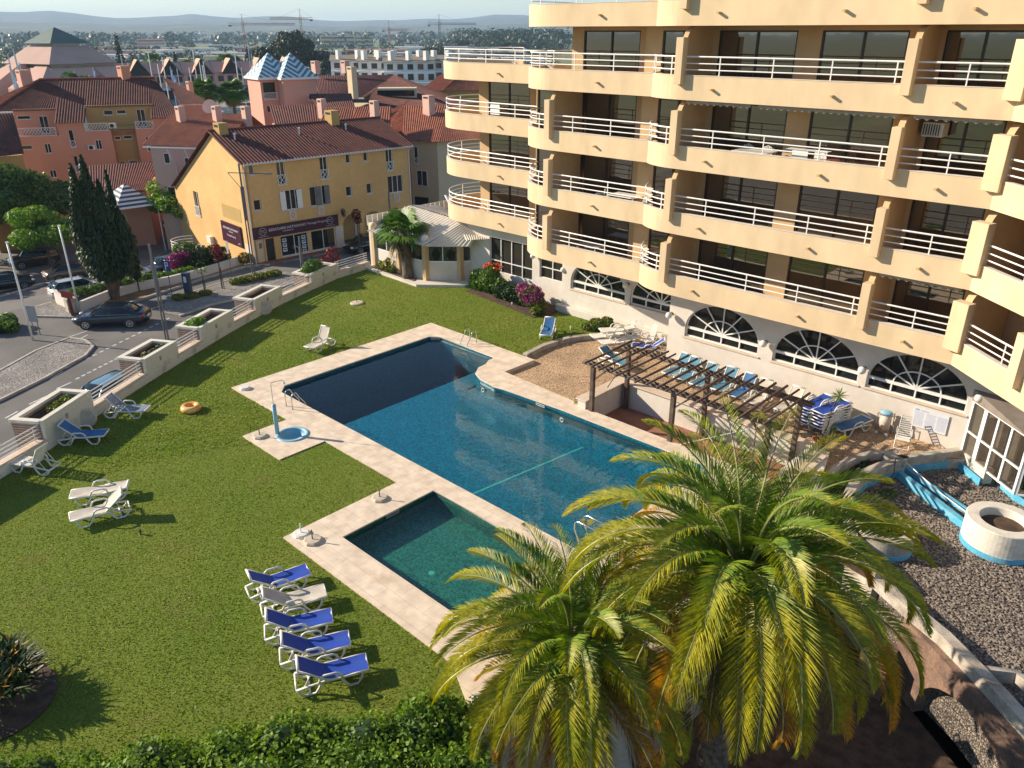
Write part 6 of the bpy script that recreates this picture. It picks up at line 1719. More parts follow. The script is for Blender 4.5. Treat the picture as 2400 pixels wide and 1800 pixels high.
# positions of wheels seen in the street give place and heading (rear wheel, front wheel)
def park(label, rear, front, zc, side, **k):
    h = hd(rear, front); mx, my = (rear[0] + front[0]) / 2, (rear[1] + front[1]) / 2
    n = Vector((-math.sin(h), math.cos(h))) * (side * k.get('W', 1.8) / 2)
    return car('parked_car', label, (mx + n.x, my + n.y, zc), h, **k)
park('dark navy blue four door saloon driving into the side street', (-53.0, 18.53), (-54.9, 16.28), -3.0, -1, L=4.75, W=1.84, H=1.45, kind='sedan', paint=(0.012, 0.022, 0.045))
GC = 'cars parked in the car park'
park('bronze grey saloon parked before the small bright tree', (-71.95, 20.33), (-71.9, 22.6), -4.15, 1, L=4.3, W=1.7, H=1.36, kind='sedan', paint=(0.12, 0.10, 0.085), group=GC)
park('dark brown off-roader parked in the shade under the trees', (-81.6, 22.7), (-81.8, 20.1), -4.9, -1, L=4.2, W=1.8, H=1.6, kind='suv', paint=(0.055, 0.045, 0.04), group=GC)
park('silver white estate car parked beside the yellow house', (-86.7, 33.9), (-86.4, 36.5), -4.9, 1, L=4.5, W=1.78, H=1.42, kind='wagon', paint=(0.55, 0.54, 0.52), group=GC)
park('black car with alloy wheels cut by the left edge of the picture', (-72.8, 15.0), (-72.25, 17.6), -4.2, 1, L=4.4, W=1.78, H=1.42, kind='wagon', paint=(0.012, 0.015, 0.02), group=GC)
car('parked_car', 'white small car with dark roof behind the garden wall pillar', (-63.6, 18.9, -3.15), R(88), L=3.9, W=1.7, H=1.45, kind='wagon', paint=(0.6, 0.6, 0.6), group=GC)
car('parked_car', 'white car half hidden behind the tall cypress', (-64.9, 23.4, -3.3), R(100), L=4.1, W=1.7, H=1.45, kind='wagon', paint=(0.62, 0.62, 0.61), group=GC)
car('parked_car', 'black small car with clear windscreen facing the purple hedge', (-65.2, 26.6, -3.3), R(-70), L=4.0, W=1.7, H=1.5, kind='suv', paint=(0.02, 0.02, 0.022), group=GC)
car('parked_car', 'pale blue car parked in the street just outside the low wall', (-41.9, 12.6, -3.0), R(-66), L=4.1, W=1.75, H=1.42, kind='wagon', paint=(0.18, 0.33, 0.42))
car('parked_car', 'black car parked beneath the arches right of the shop', (-58.2, 42.2, -3.0), R(-94), L=4.5, W=1.8, H=1.45, kind='wagon', paint=(0.012, 0.014, 0.02))
# ================================================================ street furniture
def flagpole(label, loc, h, g):
    t = thing('flagpole', label, 'flagpole', loc, 0, g)
    MB().tube([(0, 0, 0), (0, 0, h)], [0.075, 0.055], 10).build('pole', M['white_paint'], t, smooth=True)
    MB().cyl((0, 0), .09, h, h + .08, 10).build('cap', M['white_paint'], t)
flagpole('bare white flagpole nearer the left edge, by the back of a road sign', (-55.36, 13.15, -3), 6.4, 'white flagpoles at the street corner')
flagpole('bare white flagpole in front of the cypress wall', (-58.9, 17.3, -3), 6.2, 'white flagpoles at the street corner')
def street_lamp(label, loc, h, rz, arm=True, two=1):
    t = thing('street_lamp', label, 'street lamp', loc, rz)
    for s in (-.09, .09)[:2]: MB().tube([(s, 0, 0), (s, 0, h * .8)], .055, 8).build('post', M['grey_metal'], t)
    MB().tube([(0, 0, h * .5), (0, 0, h)], .075, 8).build('mast', M['grey_metal'], t)
    if arm:
        for u in (1,):
            m = MB(); m.tube([(-.9, 0, h - .65), (1.9, 0, h - .85)], .035, 6); m.tube([(-.9, 0, h - .65), (0, 0, h - 2.0)], .025, 6); m.build('bracket', M['grey_metal'], t)
            MB().obox((2.1, 0, h - .86), (.32, .12, .05), Matrix.Identity(3)).build('lamp_head', M['grey_metal'], t)
    else:
        m = MB(); m.tube([(0, 0, h - .9), (.55, 0, h - .75)], .03, 6); m.tube([(.3, 0, h - 1.3), (.7, 0, h - .8)], .02, 6); m.build('bracket', M['grey_metal'], t)
    return t
street_lamp('tall grey double tube street lamp in front of the yellow house', (-58.7, 30.9, -3), 8.9, R(60))
street_lamp('dark street lamp post standing in the road behind the planters', (-49.24, 19.24, -3), 6.3, R(40), False)
street_lamp('dark street lamp seen against the yellow house arches', (-57.0, 44.0, -3), 5.2, R(150), False)
street_lamp('grey stub lamp post on the pavement left of the red shrub planter', (-52.3, 31.6, -3), 4.1, R(200), False)
t = thing('street_lamp', 'dark lamp post with horizontal arm at the lower left edge', 'street lamp', (-38.3, 3.6, -3), R(100))
MB().tube([(0, 0, 0), (0, 0, 3.7)], .1, 8).build('post', M['grey_metal'], t); m = MB()
for z in (3.1, 3.35): m.tube([(-.2, 0, z), (2.1, -.4, z - .02)], .04, 6)
m.build('bracket', M['grey_metal'], t)
t = thing('road_sign', 'grey back of a rectangular road sign on two legs', 'road sign', (-56.3, 13.7, -3), R(35))
MB().box(-.32, -.02, .9, .32, .02, 2.0).build('panel', M['grey_metal'] if False else mat('sign_back', (0.36, 0.38, 0.38), 0.5, (0.3, 0.32, 0.32), scale=4), t)
for s in (-.2, .2): MB().tube([(s, .03, 0), (s, .03, 1.9)], .025, 6).build('leg', M['grey_metal'], t)
t = thing('direction_sign', 'dark red arrow sign on a square red post', 'sign', (-58.1, 16.6, -3), R(30))
MB().box(-.07, -.07, 0, .07, .07, 1.75).build('post', mat('dark_red_paint', (0.16, 0.025, 0.02), 0.5, (0.12, .02, .018), scale=5), t)
m = MB(); m.add([(-.5, -.09, 1.5), (.4, -.09, 1.42), (.4, -.09, 1.9), (-.5, -.09, 2.0), (-.5, -.05, 1.5), (.4, -.05, 1.42), (.4, -.05, 1.9), (-.5, -.05, 2.0)], [(0, 1, 2, 3), (7, 6, 5, 4), (0, 4, 5, 1), (1, 5, 6, 2), (2, 6, 7, 3), (3, 7, 4, 0)]); m.build('panel', mat('sign_red', (0.40, 0.04, 0.03), 0.5, (0.34, .035, .03), scale=5), t)
t = thing('parking_meter', 'tall blue parking ticket machine in the planted bed', 'ticket machine', (-57.2, 24.6, -3), R(30))
MB().box(-.25, -.2, 0, .25, .2, 1.75).build('body', mat('meter_blue', (0.02, 0.045, 0.10), 0.4, (.025, .05, .11), scale=5), t, bevel=.02); MB().box(-.1, -.225, 1.05, .12, -.203, 1.5).build('panel', M['white_paint'], t)
t = thing('parking_sign', 'square blue parking sign on a thin grey pole', 'road sign', (-57.9, 23.6, -3), R(25))
MB().tube([(0, 0, 0), (0, 0, 2.75)], .03, 6).build('pole', M['grey_metal'], t); MB().box(-.35, -.03, 1.95, .35, -.01, 2.75).build('panel', mat('sign_blue', (0.03, 0.07, 0.28), 0.5, (.03, .06, .24), scale=5), t)
m = MB(); m.box(-.14, -.036, 2.05, -.06, -.032, 2.65); m.box(-.06, -.036, 2.57, .14, -.032, 2.65); m.box(-.06, -.036, 2.32, .14, -.032, 2.40); m.box(.08, -.036, 2.40, .16, -.032, 2.57); m.build('lettering', M['white_paint'], t)
t = thing('advert_column', 'thin post with a white round topped panel by the big street lamp', 'sign', (-59.6, 29.4, -3), R(20))
MB().tube([(0, 0, 0), (0, 0, 2.9)], .03, 6).build('pole', M['grey_metal'], t); MB().box(-.09, -.04, 1.9, .09, .0, 2.9).build('panel', M['white_paint'], t)
# garden wall of the car park
t = thing('street_wall', 'low white wall with stone pillars along the street below the cypress', 'wall', (-59, 17.2, -3))
def s_(m, name, mt, par=None, **k):
    m.v = [(p[0] + 59, p[1] - 17.2, p[2] + 3) for p in m.v]; return m.build(name, M[mt], par or t, **k)
WALLP = [(-59.0, 17.35), (-60.35, 20.0), (-60.85, 22.3), (-60.6, 24.9), (-61.0, 27.8), (-62.1, 31.6)]
m = MB(); ribbon(m, [(-64.6, 17.5), (-62, 17.0), (-59.9, 17.0)], -.12, .12, -3.3, -2.1); s_(m, 'wall', 'white_wall', auto=True)
m = MB(); ribbon(m, WALLP, -.12, .12, -3.0, -2.25); s_(m, 'wall', 'white_wall', auto=True)
for x, y in ((-59.3, 17.0), (-62.2, 23.0)): s_(MB().box(x - .35, y - .35, -3, x + .35, y + .35, -1.9), 'pillar', 'stone', bevel=.03)
bush('rosemary_hedge', 'grey green trailing hedge on top of the street wall', 'hedge', (-60.9, 19.4, -2.6), [(-.2 - .25 * (i % 2), -1.6 + .62 * i, .45, .45, .45, .32) for i in range(10)], 2600, .11, 'leaf_mid', seed=41, stems=False)
bush('hedge', 'bright green low hedge along the wall right of the cypress', 'hedge', (-61.3, 25.4, -2.6), [(-.1, -1.6 + .6 * i, .35, .4, .4, .25) for i in range(6)], 1500, .1, 'leaf_light', seed=42, stems=False)
bush('flowering_hedge', 'clipped dark hedge with purple flowers at its left end before the yellow house', 'hedge', (-62.9, 28.6, -3.0), [(-.3, -1.9, .9, .8, .7, .8), (-.2, -1.0, 1.1, .8, .7, .9), (0, 0, 1.15, .9, .8, .95), (.2, 1.0, 1.1, .9, .8, .9), (.3, 1.8, 0.95, .7, .6, .8)], 5200, .12, 'leaf_dark', flowers=[('petal_purple', 1500, .12, [(-.25, -2.0, 1.0, .85, .75, .8), (-.1, -1.3, 1.5, .6, .5, .4)])], seed=43)
bush('shrub', 'small red flowering shrub at the corner of the yellow house', 'shrub', (-61.9, 31.9, -3), [(0, 0, .6, .5, .6, .5), (.2, .4, .5, .4, .4, .4)], 700, .1, 'leaf_mid', flowers=[('petal_orange', 260, .1, None)], seed=44)
bush('shrub', 'green shrub on the terrace end beside the yellow house', 'shrub', (-65.6, 28.4, -3.3), [(0, 0, 1.7, .7, .9, .6), (0, .9, 1.5, .5, .6, .5)], 900, .13, 'leaf_mid', seed=45)
bush('ground_cover', 'long yellow green flower bed on the pavement by the big street lamp', 'flower bed', (-57.0, 30.0, -2.9), [(-.0 + .05 * i, -1.7 + .58 * i, .22, .55, .45, .26) for i in range(7)], 2600, .1, 'leaf_yellow', seed=46, stems=False)
bush('ground_cover', 'yellow green bed at the foot of the blue ticket machine', 'flower bed', (-56.2, 24.1, -2.9), [(-.3, -.6, .15, .6, .5, .22), (0, .3, .15, .6, .6, .2), (.1, 1.3, .15, .5, .5, .2)], 1600, .1, 'leaf_yellow', seed=47, stems=False)
bush('shrub_bed', 'dark green and yellow shrubs in the corner bed at the left edge', 'flower bed', (-58.6, 12.6, -3.0), [(-.6, .3, .5, .7, .6, .5), (0, -.6, .4, .7, .6, .4), (.6, .1, .4, .6, .5, .4)], 1600, .12, 'leaf_mid', flowers=[('leaf_yellow', 500, .12, [(0, -.9, .45, .7, .5, .4)])], seed=48)
def tree(label, loc, h, clumps, n, size, mt, seed, group=None, trunk=.16, cat='tree', name='tree'):
    t = thing(name, label, cat, loc, 0, group)
    m = MB(); rr = random.Random(seed); cx = sum(c[0] for c in clumps) / len(clumps); cy = sum(c[1] for c in clumps) / len(clumps)
    m.tube([(0, 0, 0), (cx * .3, cy * .3, h * .3), (cx * .7, cy * .7, h * .55)], [trunk, trunk * .8, trunk * .55], 8)
    for c in clumps[:10]: m.tube([(cx * .5, cy * .5, h * .40), ((c[0] + cx) / 2, (c[1] + cy) / 2, (c[2] + h * .4) / 2), (c[0], c[1], c[2])], [trunk * .5, trunk * .3, trunk * .12], 5)
    m.build('trunk', M['bark'], t)
    bush_mesh('crown', clumps, n, size, M[mt], t, seed)
    return t
def blob(rr, n, R0, z0, z1, r):
    out = []
    for i in range(n):
        a = rr.uniform(0, 6.28); q = R0 * math.sqrt(rr.random()); k = 1 - (q / R0) ** 2 * .55
        s = rr.uniform(.7, 1.15) * r; out.append((q * math.cos(a), q * math.sin(a), z0 + (z1 - z0) * k * rr.uniform(.55, 1), s, s, s * .7))
    return out
rr = random.Random(77)
tree('broad dark green tree at the left edge behind the parked cars', (-88.5, 16.0, -4.9), 9.5, blob(rr, 26, 5.0, 2.5, 9.4, 1.9), 14000, .24, 'leaf_mid', 51)
tree('broad shady tree between the left edge and the cypress', (-88.0, 22.8, -4.9), 8.5, blob(rr, 24, 4.8, 2.0, 8.2, 1.8), 13000, .24, 'leaf_mid', 52)
tree('smaller bright green tree over the bronze grey saloon', (-77.5, 21.3, -4.8), 5.8, blob(rr, 18, 3.1, 2.1, 5.8, 1.15), 8000, .17, 'leaf_light', 53)
tree('rounded bright green tree left of the yellow house', (-79.5, 34.6, -4.9), 6.5, blob(rr, 18, 3.1, 1.9, 6.8, 1.3), 8000, .18, 'leaf_light', 54)
tree('dark green tree edge at the far left beside the black car', (-77.5, 11.8, -4.6), 6, blob(rr, 12, 2.6, 1.6, 5.2, 1.2), 4500, .2, 'leaf_mid', 55)
# cypress with several pointed tops
t = thing('cypress_tree', 'tall dark cypress with several pointed tops beside the street', 'tree', (-60.1, 20.3, -3.0))
m = MB()
tops = [(-.35, -.95, 9.9, .55), (-.2, -.2, 10.4, .62), (.1, .45, 8.7, .6), (.0, 1.15, 9.3, .36), (.3, 1.3, 6.6, .75), (.0, -1.35, 8.0, .6), (.1, 0.1, 7.4, 1.0), (-.1, 1.6, 5.2, .55), (.4, -.7, 6.3, .85)]
for x, y, z, r in tops: m.tube([(0, y * .06, 0), (x * .3, y * .25, 1.3), (x * .8, y * .7, z * .45), (x, y, z * .9)], [.2, .15, .08, .02], 6)
m.build('trunk', M['bark'], t)
g_rng = np.random.default_rng(61); PP = []; DD = []
for x, y, z, r in tops:
    n = int(3300 * r * z / 9); q = g_rng.uniform(0, 1, n) ** .8; zz_ = 1.6 + q * (z - 1.6); rad = r * 1.25 * np.sin(np.pi * np.clip((zz_ - 1.0) / (z - .9), 0, 1) ** .75) ** .8 * g_rng.uniform(.6, 1.08, n)
    a = g_rng.uniform(0, 6.28, n); sp = .35 + .65 * np.clip(zz_ / z * 1.6, 0, 1)
    PP.append(np.stack([x * sp + rad * np.cos(a), y * sp + rad * np.sin(a), zz_], 1)); DD.append(np.stack([np.cos(a), np.sin(a), np.full(n, .4)], 1))
PP = np.concatenate(PP); DD = np.concatenate(DD)
nr = DD / np.linalg.norm(DD, axis=1)[:, None] + g_rng.normal(0, .45, DD.shape); nr /= np.linalg.norm(nr, axis=1)[:, None]
tt = np.tile([0, 0, 1.0], (len(PP), 1)) + g_rng.normal(0, .25, DD.shape); tt -= nr * (tt * nr).sum(1)[:, None]; tt /= np.linalg.norm(tt, axis=1)[:, None]; bb = np.cross(nr, tt); s = g_rng.uniform(.12, .24, (len(PP), 1))
leaf_object('crown', np.stack([PP - tt * s, PP + bb * s * .35, PP + tt * s, PP - bb * s * .35], 1).reshape(-1, 3), M['leaf_dark'], t)
t = thing('cypress_tree', 'small slim cypress on a thin stem right of the tall one', 'tree', (-60.6, 22.3, -3.0))
MB().tube([(0, 0, 0), (0, 0, 2.4)], [.06, .03], 6).build('trunk', M['bark'], t); bush_mesh('crown', [(0, 0, 1.6, .35, .35, .6), (0, 0, 2.4, .38, .38, .8), (0, 0, 3.2, .2, .2, .5)], 1600, .12, M['leaf_dark'], t, 62)
for lab, x, y, h, mt, s in (('small red leaved tree on the pavement before the shop', -56.6, 27.0, 3.1, 'leaf_red', 63), ('bare little tree leaning by the ticket machine', -56.0, 25.3, 2.2, 'leaf_mid', 64), ('small dark red tree beneath the round shop sign', -57.4, 40.6, 3.6, 'leaf_red', 65)):
    t = thing('young_tree', lab, 'tree', (x, y, -2.95)); m = MB(); m.tube([(0, 0, 0), (.05, 0, h * .6), (0, 0, h)], [.06, .05, .02], 6); m.tube([(.15, .1, 0), (.1, .05, h * .55)], .03, 5); m.build('trunk', M['bark'], t)
    bush_mesh('crown', [(0, 0, h, .4, .4, .5), (.1, .1, h * .85, .35, .35, .3)], 420 if s != 64 else 60, .1, M[mt], t, s)
# overhead wires across the road
for i, (a, b) in enumerate((((-49.2, 19.2, 2.9), (-30, 2.0, 1.0)),)): pass
# ================================================================ houses
M['yellow'] = mat('yellow_render', (0.74, 0.47, 0.185), 0.85, (0.65, 0.40, 0.155), scale=.35, detail=9, fine=.05, fscale=3)
M['orange'] = mat('orange_render', (0.68, 0.32, 0.20), 0.85, (0.60, 0.28, 0.175), scale=.3, detail=9, fine=.05)
M['ochre'] = mat('ochre_render', (0.50, 0.34, 0.12), 0.85, (0.44, 0.29, 0.10), scale=.3, detail=8)
M['pink'] = mat('pink_render', (0.70, 0.46, 0.37), 0.85, (0.62, 0.40, 0.32), scale=.3, detail=8)
M['salmon'] = mat('salmon_render', (0.66, 0.36, 0.27), 0.85, (0.58, 0.31, 0.235), scale=.3, detail=8)
M['cream'] = mat('cream_render', (0.74, 0.60, 0.40), 0.85, (0.66, 0.53, 0.35), scale=.3, detail=8)
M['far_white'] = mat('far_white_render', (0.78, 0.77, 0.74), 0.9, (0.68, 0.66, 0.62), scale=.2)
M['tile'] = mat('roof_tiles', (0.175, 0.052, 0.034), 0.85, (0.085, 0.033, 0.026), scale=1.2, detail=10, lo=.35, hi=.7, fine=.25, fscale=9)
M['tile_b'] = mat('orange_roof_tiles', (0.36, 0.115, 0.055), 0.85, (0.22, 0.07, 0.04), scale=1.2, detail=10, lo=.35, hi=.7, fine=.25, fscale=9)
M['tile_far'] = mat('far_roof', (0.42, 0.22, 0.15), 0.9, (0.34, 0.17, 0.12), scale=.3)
M['plum'] = mat('plum_sign', (0.055, 0.008, 0.03), 0.4, (0.05, 0.008, 0.026), scale=3)
M['letter'] = mat('sign_lettering', (0.75, 0.70, 0.72), 0.5)

class House:
    """parts are given in world coordinates; the thing stands at org"""
    def __init__(s, name, label, cat, org, group=None):
        s.t = thing(name, label, cat, org, 0, group); s.o = Vector(org)
    def b(s, m, name, mt, par=None, **k):
        m.v = [(p[0] - s.o.x, p[1] - s.o.y, p[2] - s.o.z) for p in m.v]
        return m.build(name, M[mt] if isinstance(mt, str) else mt, par or s.t, **k)
    def frame(s, c, ang):
        s.c = Vector((c[0], c[1], 0)); s.u = Vector((math.cos(R(ang)), math.sin(R(ang)), 0)); s.n = Vector((s.u.y, -s.u.x, 0))   # n points to the viewer
        s.M = Matrix((s.u, s.n, Vector((0, 0, 1)))).transposed()
    def P(s, u, z, d=0.0): return s.c + s.u * u + s.n * d + Vector((0, 0, z))
    def blk(s, m, u0, u1, z0, z1, d0, d1): return m.obox(s.P((u0 + u1) / 2, (z0 + z1) / 2, (d0 + d1) / 2), (abs(u1 - u0) / 2, abs(d1 - d0) / 2, abs(z1 - z0) / 2), s.M)
    def wall(s, outline, holes, mt, t=.3):
        m = MB(); m.wall(outline, t, holes, org=tuple(s.c), ux=tuple(s.u), nrm=tuple(s.n)); return s.b(m, 'wall', mt)
    def win(s, r, cols=2, mt='white_paint', d=-.14, nm='window', open_=False, pane='pane_dark'):
        u0, u1, z0, z1 = r; m = MB(); f = .055
        s.blk(m, u0, u0 + f, z0, z1, d, d + .06); s.blk(m, u1 - f, u1, z0, z1, d, d + .06); s.blk(m, u0 + f, u1 - f, z1 - f, z1, d, d + .06); s.blk(m, u0 + f, u1 - f, z0, z0 + f, d, d + .06)
        for i in range(1, cols): x = u0 + (u1 - u0) * i / cols; s.blk(m, x - f / 2, x + f / 2, z0 + f, z1 - f, d, d + .055)
        o = s.b(m, nm, mt)
        m = MB(); m.add([s.P(u0, z0, d - .01), s.P(u1, z0, d - .01), s.P(u1, z1, d - .01), s.P(u0, z1, d - .01)], [(0, 1, 2, 3)]); s.b(m, 'pane', pane, o)
        m = MB(); s.blk(m, u0 - .06, u1 + .06, z0 - .07, z0 - .003, .003, .07); s.b(m, 'sill', 'white_wall', o)
        return o
    def lattice(s, r, d=.06, nm='railing'):
        u0, u1, z0, z1 = r; m = MB(); w = .045
        s.blk(m, u0, u0 + w, z0, z1, d, d + .04); s.blk(m, u1 - w, u1, z0, z1, d, d + .04); s.blk(m, u0 + w, u1 - w, z1 - w, z1, d, d + .04); s.blk(m, u0 + w, u1 - w, z0, z0 + w, d, d + .04)
        n = max(1, round((u1 - u0) / max(.35, (z1 - z0) * .75)))
        for i in range(n):
            a = u0 + (u1 - u0) * i / n; b = u0 + (u1 - u0) * (i + 1) / n
            for p, q in (((a, z0), (b, z1)), ((a, z1), (b, z0)), (((a + b) / 2, z0), (b, (z0 + z1) / 2)), ((b, (z0 + z1) / 2), ((a + b) / 2, z1)), (((a + b) / 2, z1), (a, (z0 + z1) / 2)), ((a, (z0 + z1) / 2), ((a + b) / 2, z0))):
                m.beam(s.P(p[0], p[1], d + .02), s.P(q[0], q[1], d + .02), .035, .03, up=tuple(s.n))
        return s.b(m, nm, 'white_paint')
    def ac(s, u, z, w=.75, h=.55, d=.3):
        m = MB(); s.blk(m, u, u + w, z, z + h, .02, d); o = s.b(m, 'air_conditioner', 'plastic', bevel=.02)
        m = MB(); c = s.P(u + w * .42, z + h / 2, d + .006); m.tube([c + (s.u * math.cos(a) + Vector((0, 0, math.sin(a)))) * h * .38 for a in [6.283 * k / 14 for k in range(14)]], .02, 5, closed=True)
        m.add([c] + [c + (s.u * math.cos(a) + Vector((0, 0, math.sin(a)))) * h * .36 for a in [6.283 * k / 14 for k in range(14)]], [(0, k + 1, (k + 1) % 14 + 1) for k in range(14)]); s.b(m, 'fan', 'black', o)
    def roof(s, p0, p1, p2, p3, mt='tile', pitch=.26, amp=.05, nm='roof'):
        rib_slope(p0, p1, p2, p3, pitch, amp, nm, mt, builder=lambda m, n, mm, pr: s.b(m, n, mm, pr))
    def chimney(s, x, y, z0, z1, w=.45, mt='pink', par=None):
        m = MB(); m.box(x - w, y - w * .8, z0, x + w, y + w * .8, z1); o = s.b(m, 'chimney', mt, par)
        m = MB(); m.box(x - w * .7, y - w * .803 - .003, z1 - .35, x + w * .7, y - w * .8, z1 - .15); s.b(m, 'vent', 'black', o)
def orect(u0, u1, z0, z1): return [(u0, z0), (u1, z0), (u1, z1), (u0, z1)]
def text(body, size, mt, parent, loc, rot, width=None, extrude=.004, align='CENTER', name='lettering'):
    cu = bpy.data.curves.new(name, 'FONT'); cu.body = body; cu.size = size; cu.extrude = extrude; cu.align_x = align; cu.align_y = 'CENTER'; cu.resolution_u = 2
    tmp = bpy.data.objects.new('tmp', cu); COL.objects.link(tmp); bpy.context.view_layer.update()
    me = bpy.data.meshes.new_from_object(tmp.evaluated_get(bpy.context.evaluated_depsgraph_get())); me.name = name
    bpy.data.objects.remove(tmp); me.materials.clear(); me.materials.append(M[mt])
    o = bpy.data.objects.new(name, me); COL.objects.link(o); o.parent = parent; o.location = loc; o.rotation_euler = rot
    return o
# ---------------- yellow house
H = House('yellow_house', 'yellow three storey house with red tiled roof and plum coloured shop sign', 'house', (-61.13, 32.46, -3.0))
H.frame((-61.13, 32.46), 86)
small = [(0.5, 0.95, 4.5, 5.3), (9.7, 10.15, 4.5, 5.3), (11.55, 12.0, 4.5, 5.3), (0.55, 1.2, 1.55, 2.45), (9.45, 10.05, 1.6, 2.5), (11.64, 12.2, 1.58, 2.5)]
french = [(2.95, 3.7, 3.4, 5.3), (7.05, 7.8, 3.4, 5.3), (13.95, 14.7, 3.4, 5.3)]
big = [(3.05, 4.9, 1.2, 2.9), (5.8, 7.65, 1.2, 2.9), (14.0, 15.7, 1.3, 2.9)]
shop = [(0.25, 1.0, -2.95, -.95), (1.15, 1.95, -2.95, -.95), (2.55, 5.2, -2.75, -.95), (5.5, 7.95, -2.75, -.95)]
def archh(u0, u1, z0, z1, rise=.8, n=12): return [(u0, z0), (u1, z0)] + [((u0 + u1) / 2 + (u1 - u0) / 2 * math.cos(math.pi * i / n), z1 - rise + rise * math.sin(math.pi * i / n)) for i in range(n + 1)]
arches = [archh(8.85, 10.6, -2.99, -.05), archh(11.1, 13.0, -2.99, -.1), archh(13.5, 15.4, -2.99, -.1)]
H.wall(orect(0, 16.6, -3.0, 5.5), [orect(*r) for r in small + french + big + shop] + arches, 'yellow')
for r in small: H.win(r, 1)
for i, r in enumerate(french): H.win(r, 2, pane='pane_dark'); H.lattice((r[0] - .02, r[1] + .02, r[2] - .05, r[2] + .85))
for i, r in enumerate(big): H.win(r, 3 if i else 4)
for r in ((3.65, 4.25, .36, 1.1), (6.45, 7.0, .36, 1.1), (14.55, 15.15, .42, 1.2)): H.lattice(r)
for (u0, u1) in ((2.95, 3.45), (4.5, 5.0)):   # open shutters on the left bay
    m = MB(); H.blk(m, u0, u1, 1.25, 2.85, .06, .1); H.b(m, 'shutter', 'white_paint')
for (u0, u1) in ((6.4, 6.9), (7.2, 7.7)):
    m = MB(); H.blk(m, u0, u1, 1.25, 2.85, .06, .1); H.b(m, 'shutter', 'grey_metal')
for i, r in enumerate(shop):
    if i == 0:
        m = MB(); H.blk(m, r[0], r[1], r[2], r[3], -.2, -.12); H.b(m, 'door', 'cream')
        m = MB(); H.blk(m, .58, .85, -1.7, -1.25, -.119, -.11); H.b(m, 'notice', 'grey_metal')
    elif i == 1:
        m = MB(); H.blk(m, r[0], r[1], r[2], r[3], -.25, -.2); H.b(m, 'door', 'black')
    else:
        o = H.win(r, 2, pane='pane_clear', nm='shop_window')
        m = MB(); H.blk(m, r[0], r[1], r[2], r[3], -1.6, -1.5); H.b(m, 'back_panel', 'dark', o)
m = MB(); H.blk(m, 8.0, 8.75, -2.99, -.95, .003, .05); H.b(m, 'pilaster', 'white_wall')
for j, (u, n) in enumerate(((2.75, 3), (4.6, 4), (3.0, 2))):   # framed property cards in the window
    for k in range(n if j < 2 else 0):
        z = -1.35 - k * .42
        m = MB(); H.blk(m, u, u + .38, z - .16, z + .16, -.11, -.09); o = H.b(m, 'poster', 'white_paint')
        m = MB(); H.blk(m, u + .05, u + .33, z - .06, z + .11, -.089, -.085); H.b(m, 'picture', mat('poster_blue%d%d' % (j, k), (.05, .22, .40), .5), o)
# shop sign and its writing
m = MB(); H.blk(m, 0.05, 8.3, -.83, .17, .02, .14); H.b(m, 'shop_sign', 'plum')
SG = [c for c in H.t.children if c.name.startswith('shop_sign')][0]
def onface(u, z, d): p = H.P(u, z, d) - H.o; return (p.x, p.y, p.z)
ROT = (R(90), 0, R(86))
# the sign's writing stays in its own parts
def letters(body, size, u, z, d=.142): return text(body, size, 'letter', SG, onface(u, z, d), ROT)
letters('BERKSHIRE HATHAWAY', .33, 3.3, -.22); letters('HOMESERVICES', .15, 3.3, -.48); letters('-  Portugal Property', .28, 6.1, -.2)
for u in (.95, 7.45):
    m = MB(); c = H.P(u, -.25, .145); m.tube([c + (H.u * math.cos(a) + Vector((0, 0, math.sin(a)))) * .32 for a in [6.283 * k / 24 for k in range(24)]], .015, 5, closed=True); H.b(m, 'emblem_ring', 'letter', SG)
    letters('BHHS', .14, u, -.18); letters('REAL ESTATE', .07, u, -.34)
letters('portugalproperty.com', .10, .95, -.68); letters('portugalproperty.com', .10, 7.45, -.68)
m = MB(); H.blk(m, 8.5, 8.56, 0.0, .7, .02, .9); 
c = H.P(8.62, .35, .55); m = MB(); m.tube([c - H.u * .04, c + H.u * .04], .38, 24); r_ = H.b(m, 'round_sign', 'plum')
m = MB(); m.tube([c - H.u * .045 + (H.n * math.cos(a) + Vector((0, 0, math.sin(a)))) * .31 for a in [6.283 * k / 24 for k in range(24)]], .014, 5, closed=True); H.b(m, 'emblem_ring', 'letter', r_)
# gutter, downpipe, paving step
m = MB(); m.tube([H.P(-.1, 5.42, .45), H.P(16.8, 5.42, .45)], .09, 8); H.b(m, 'gutter', 'white_paint'); m = MB(); m.tube([H.P(.02, 5.4, .4), H.P(.05, 5.0, .06), H.P(.05, -2.9, .06)], .05, 6); H.b(m, 'downpipe', 'white_paint')
m = MB(); m.tube([H.P(16.55, 5.4, .4), H.P(16.5, 5.0, .06), H.P(16.5, -2.9, .06)], .05, 6); H.b(m, 'downpipe', 'white_paint')
m = MB(); H.blk(m, .1, 8.2, -3.0, -2.86, .003, .9); H.b(m, 'step', 'terracotta')
# arcade interior
m = MB(); H.blk(m, 8.4, 16.4, -3, 0, -2.6, -2.5); H.b(m, 'inner_wall', 'yellow'); m = MB(); H.blk(m, 9.3, 10.2, -3, -.9, -2.49, -2.4); H.b(m, 'door', 'black')
m = MB(); H.blk(m, 11.5, 12.5, -3, -.9, -2.49, -2.4); H.b(m, 'door', 'white_paint')
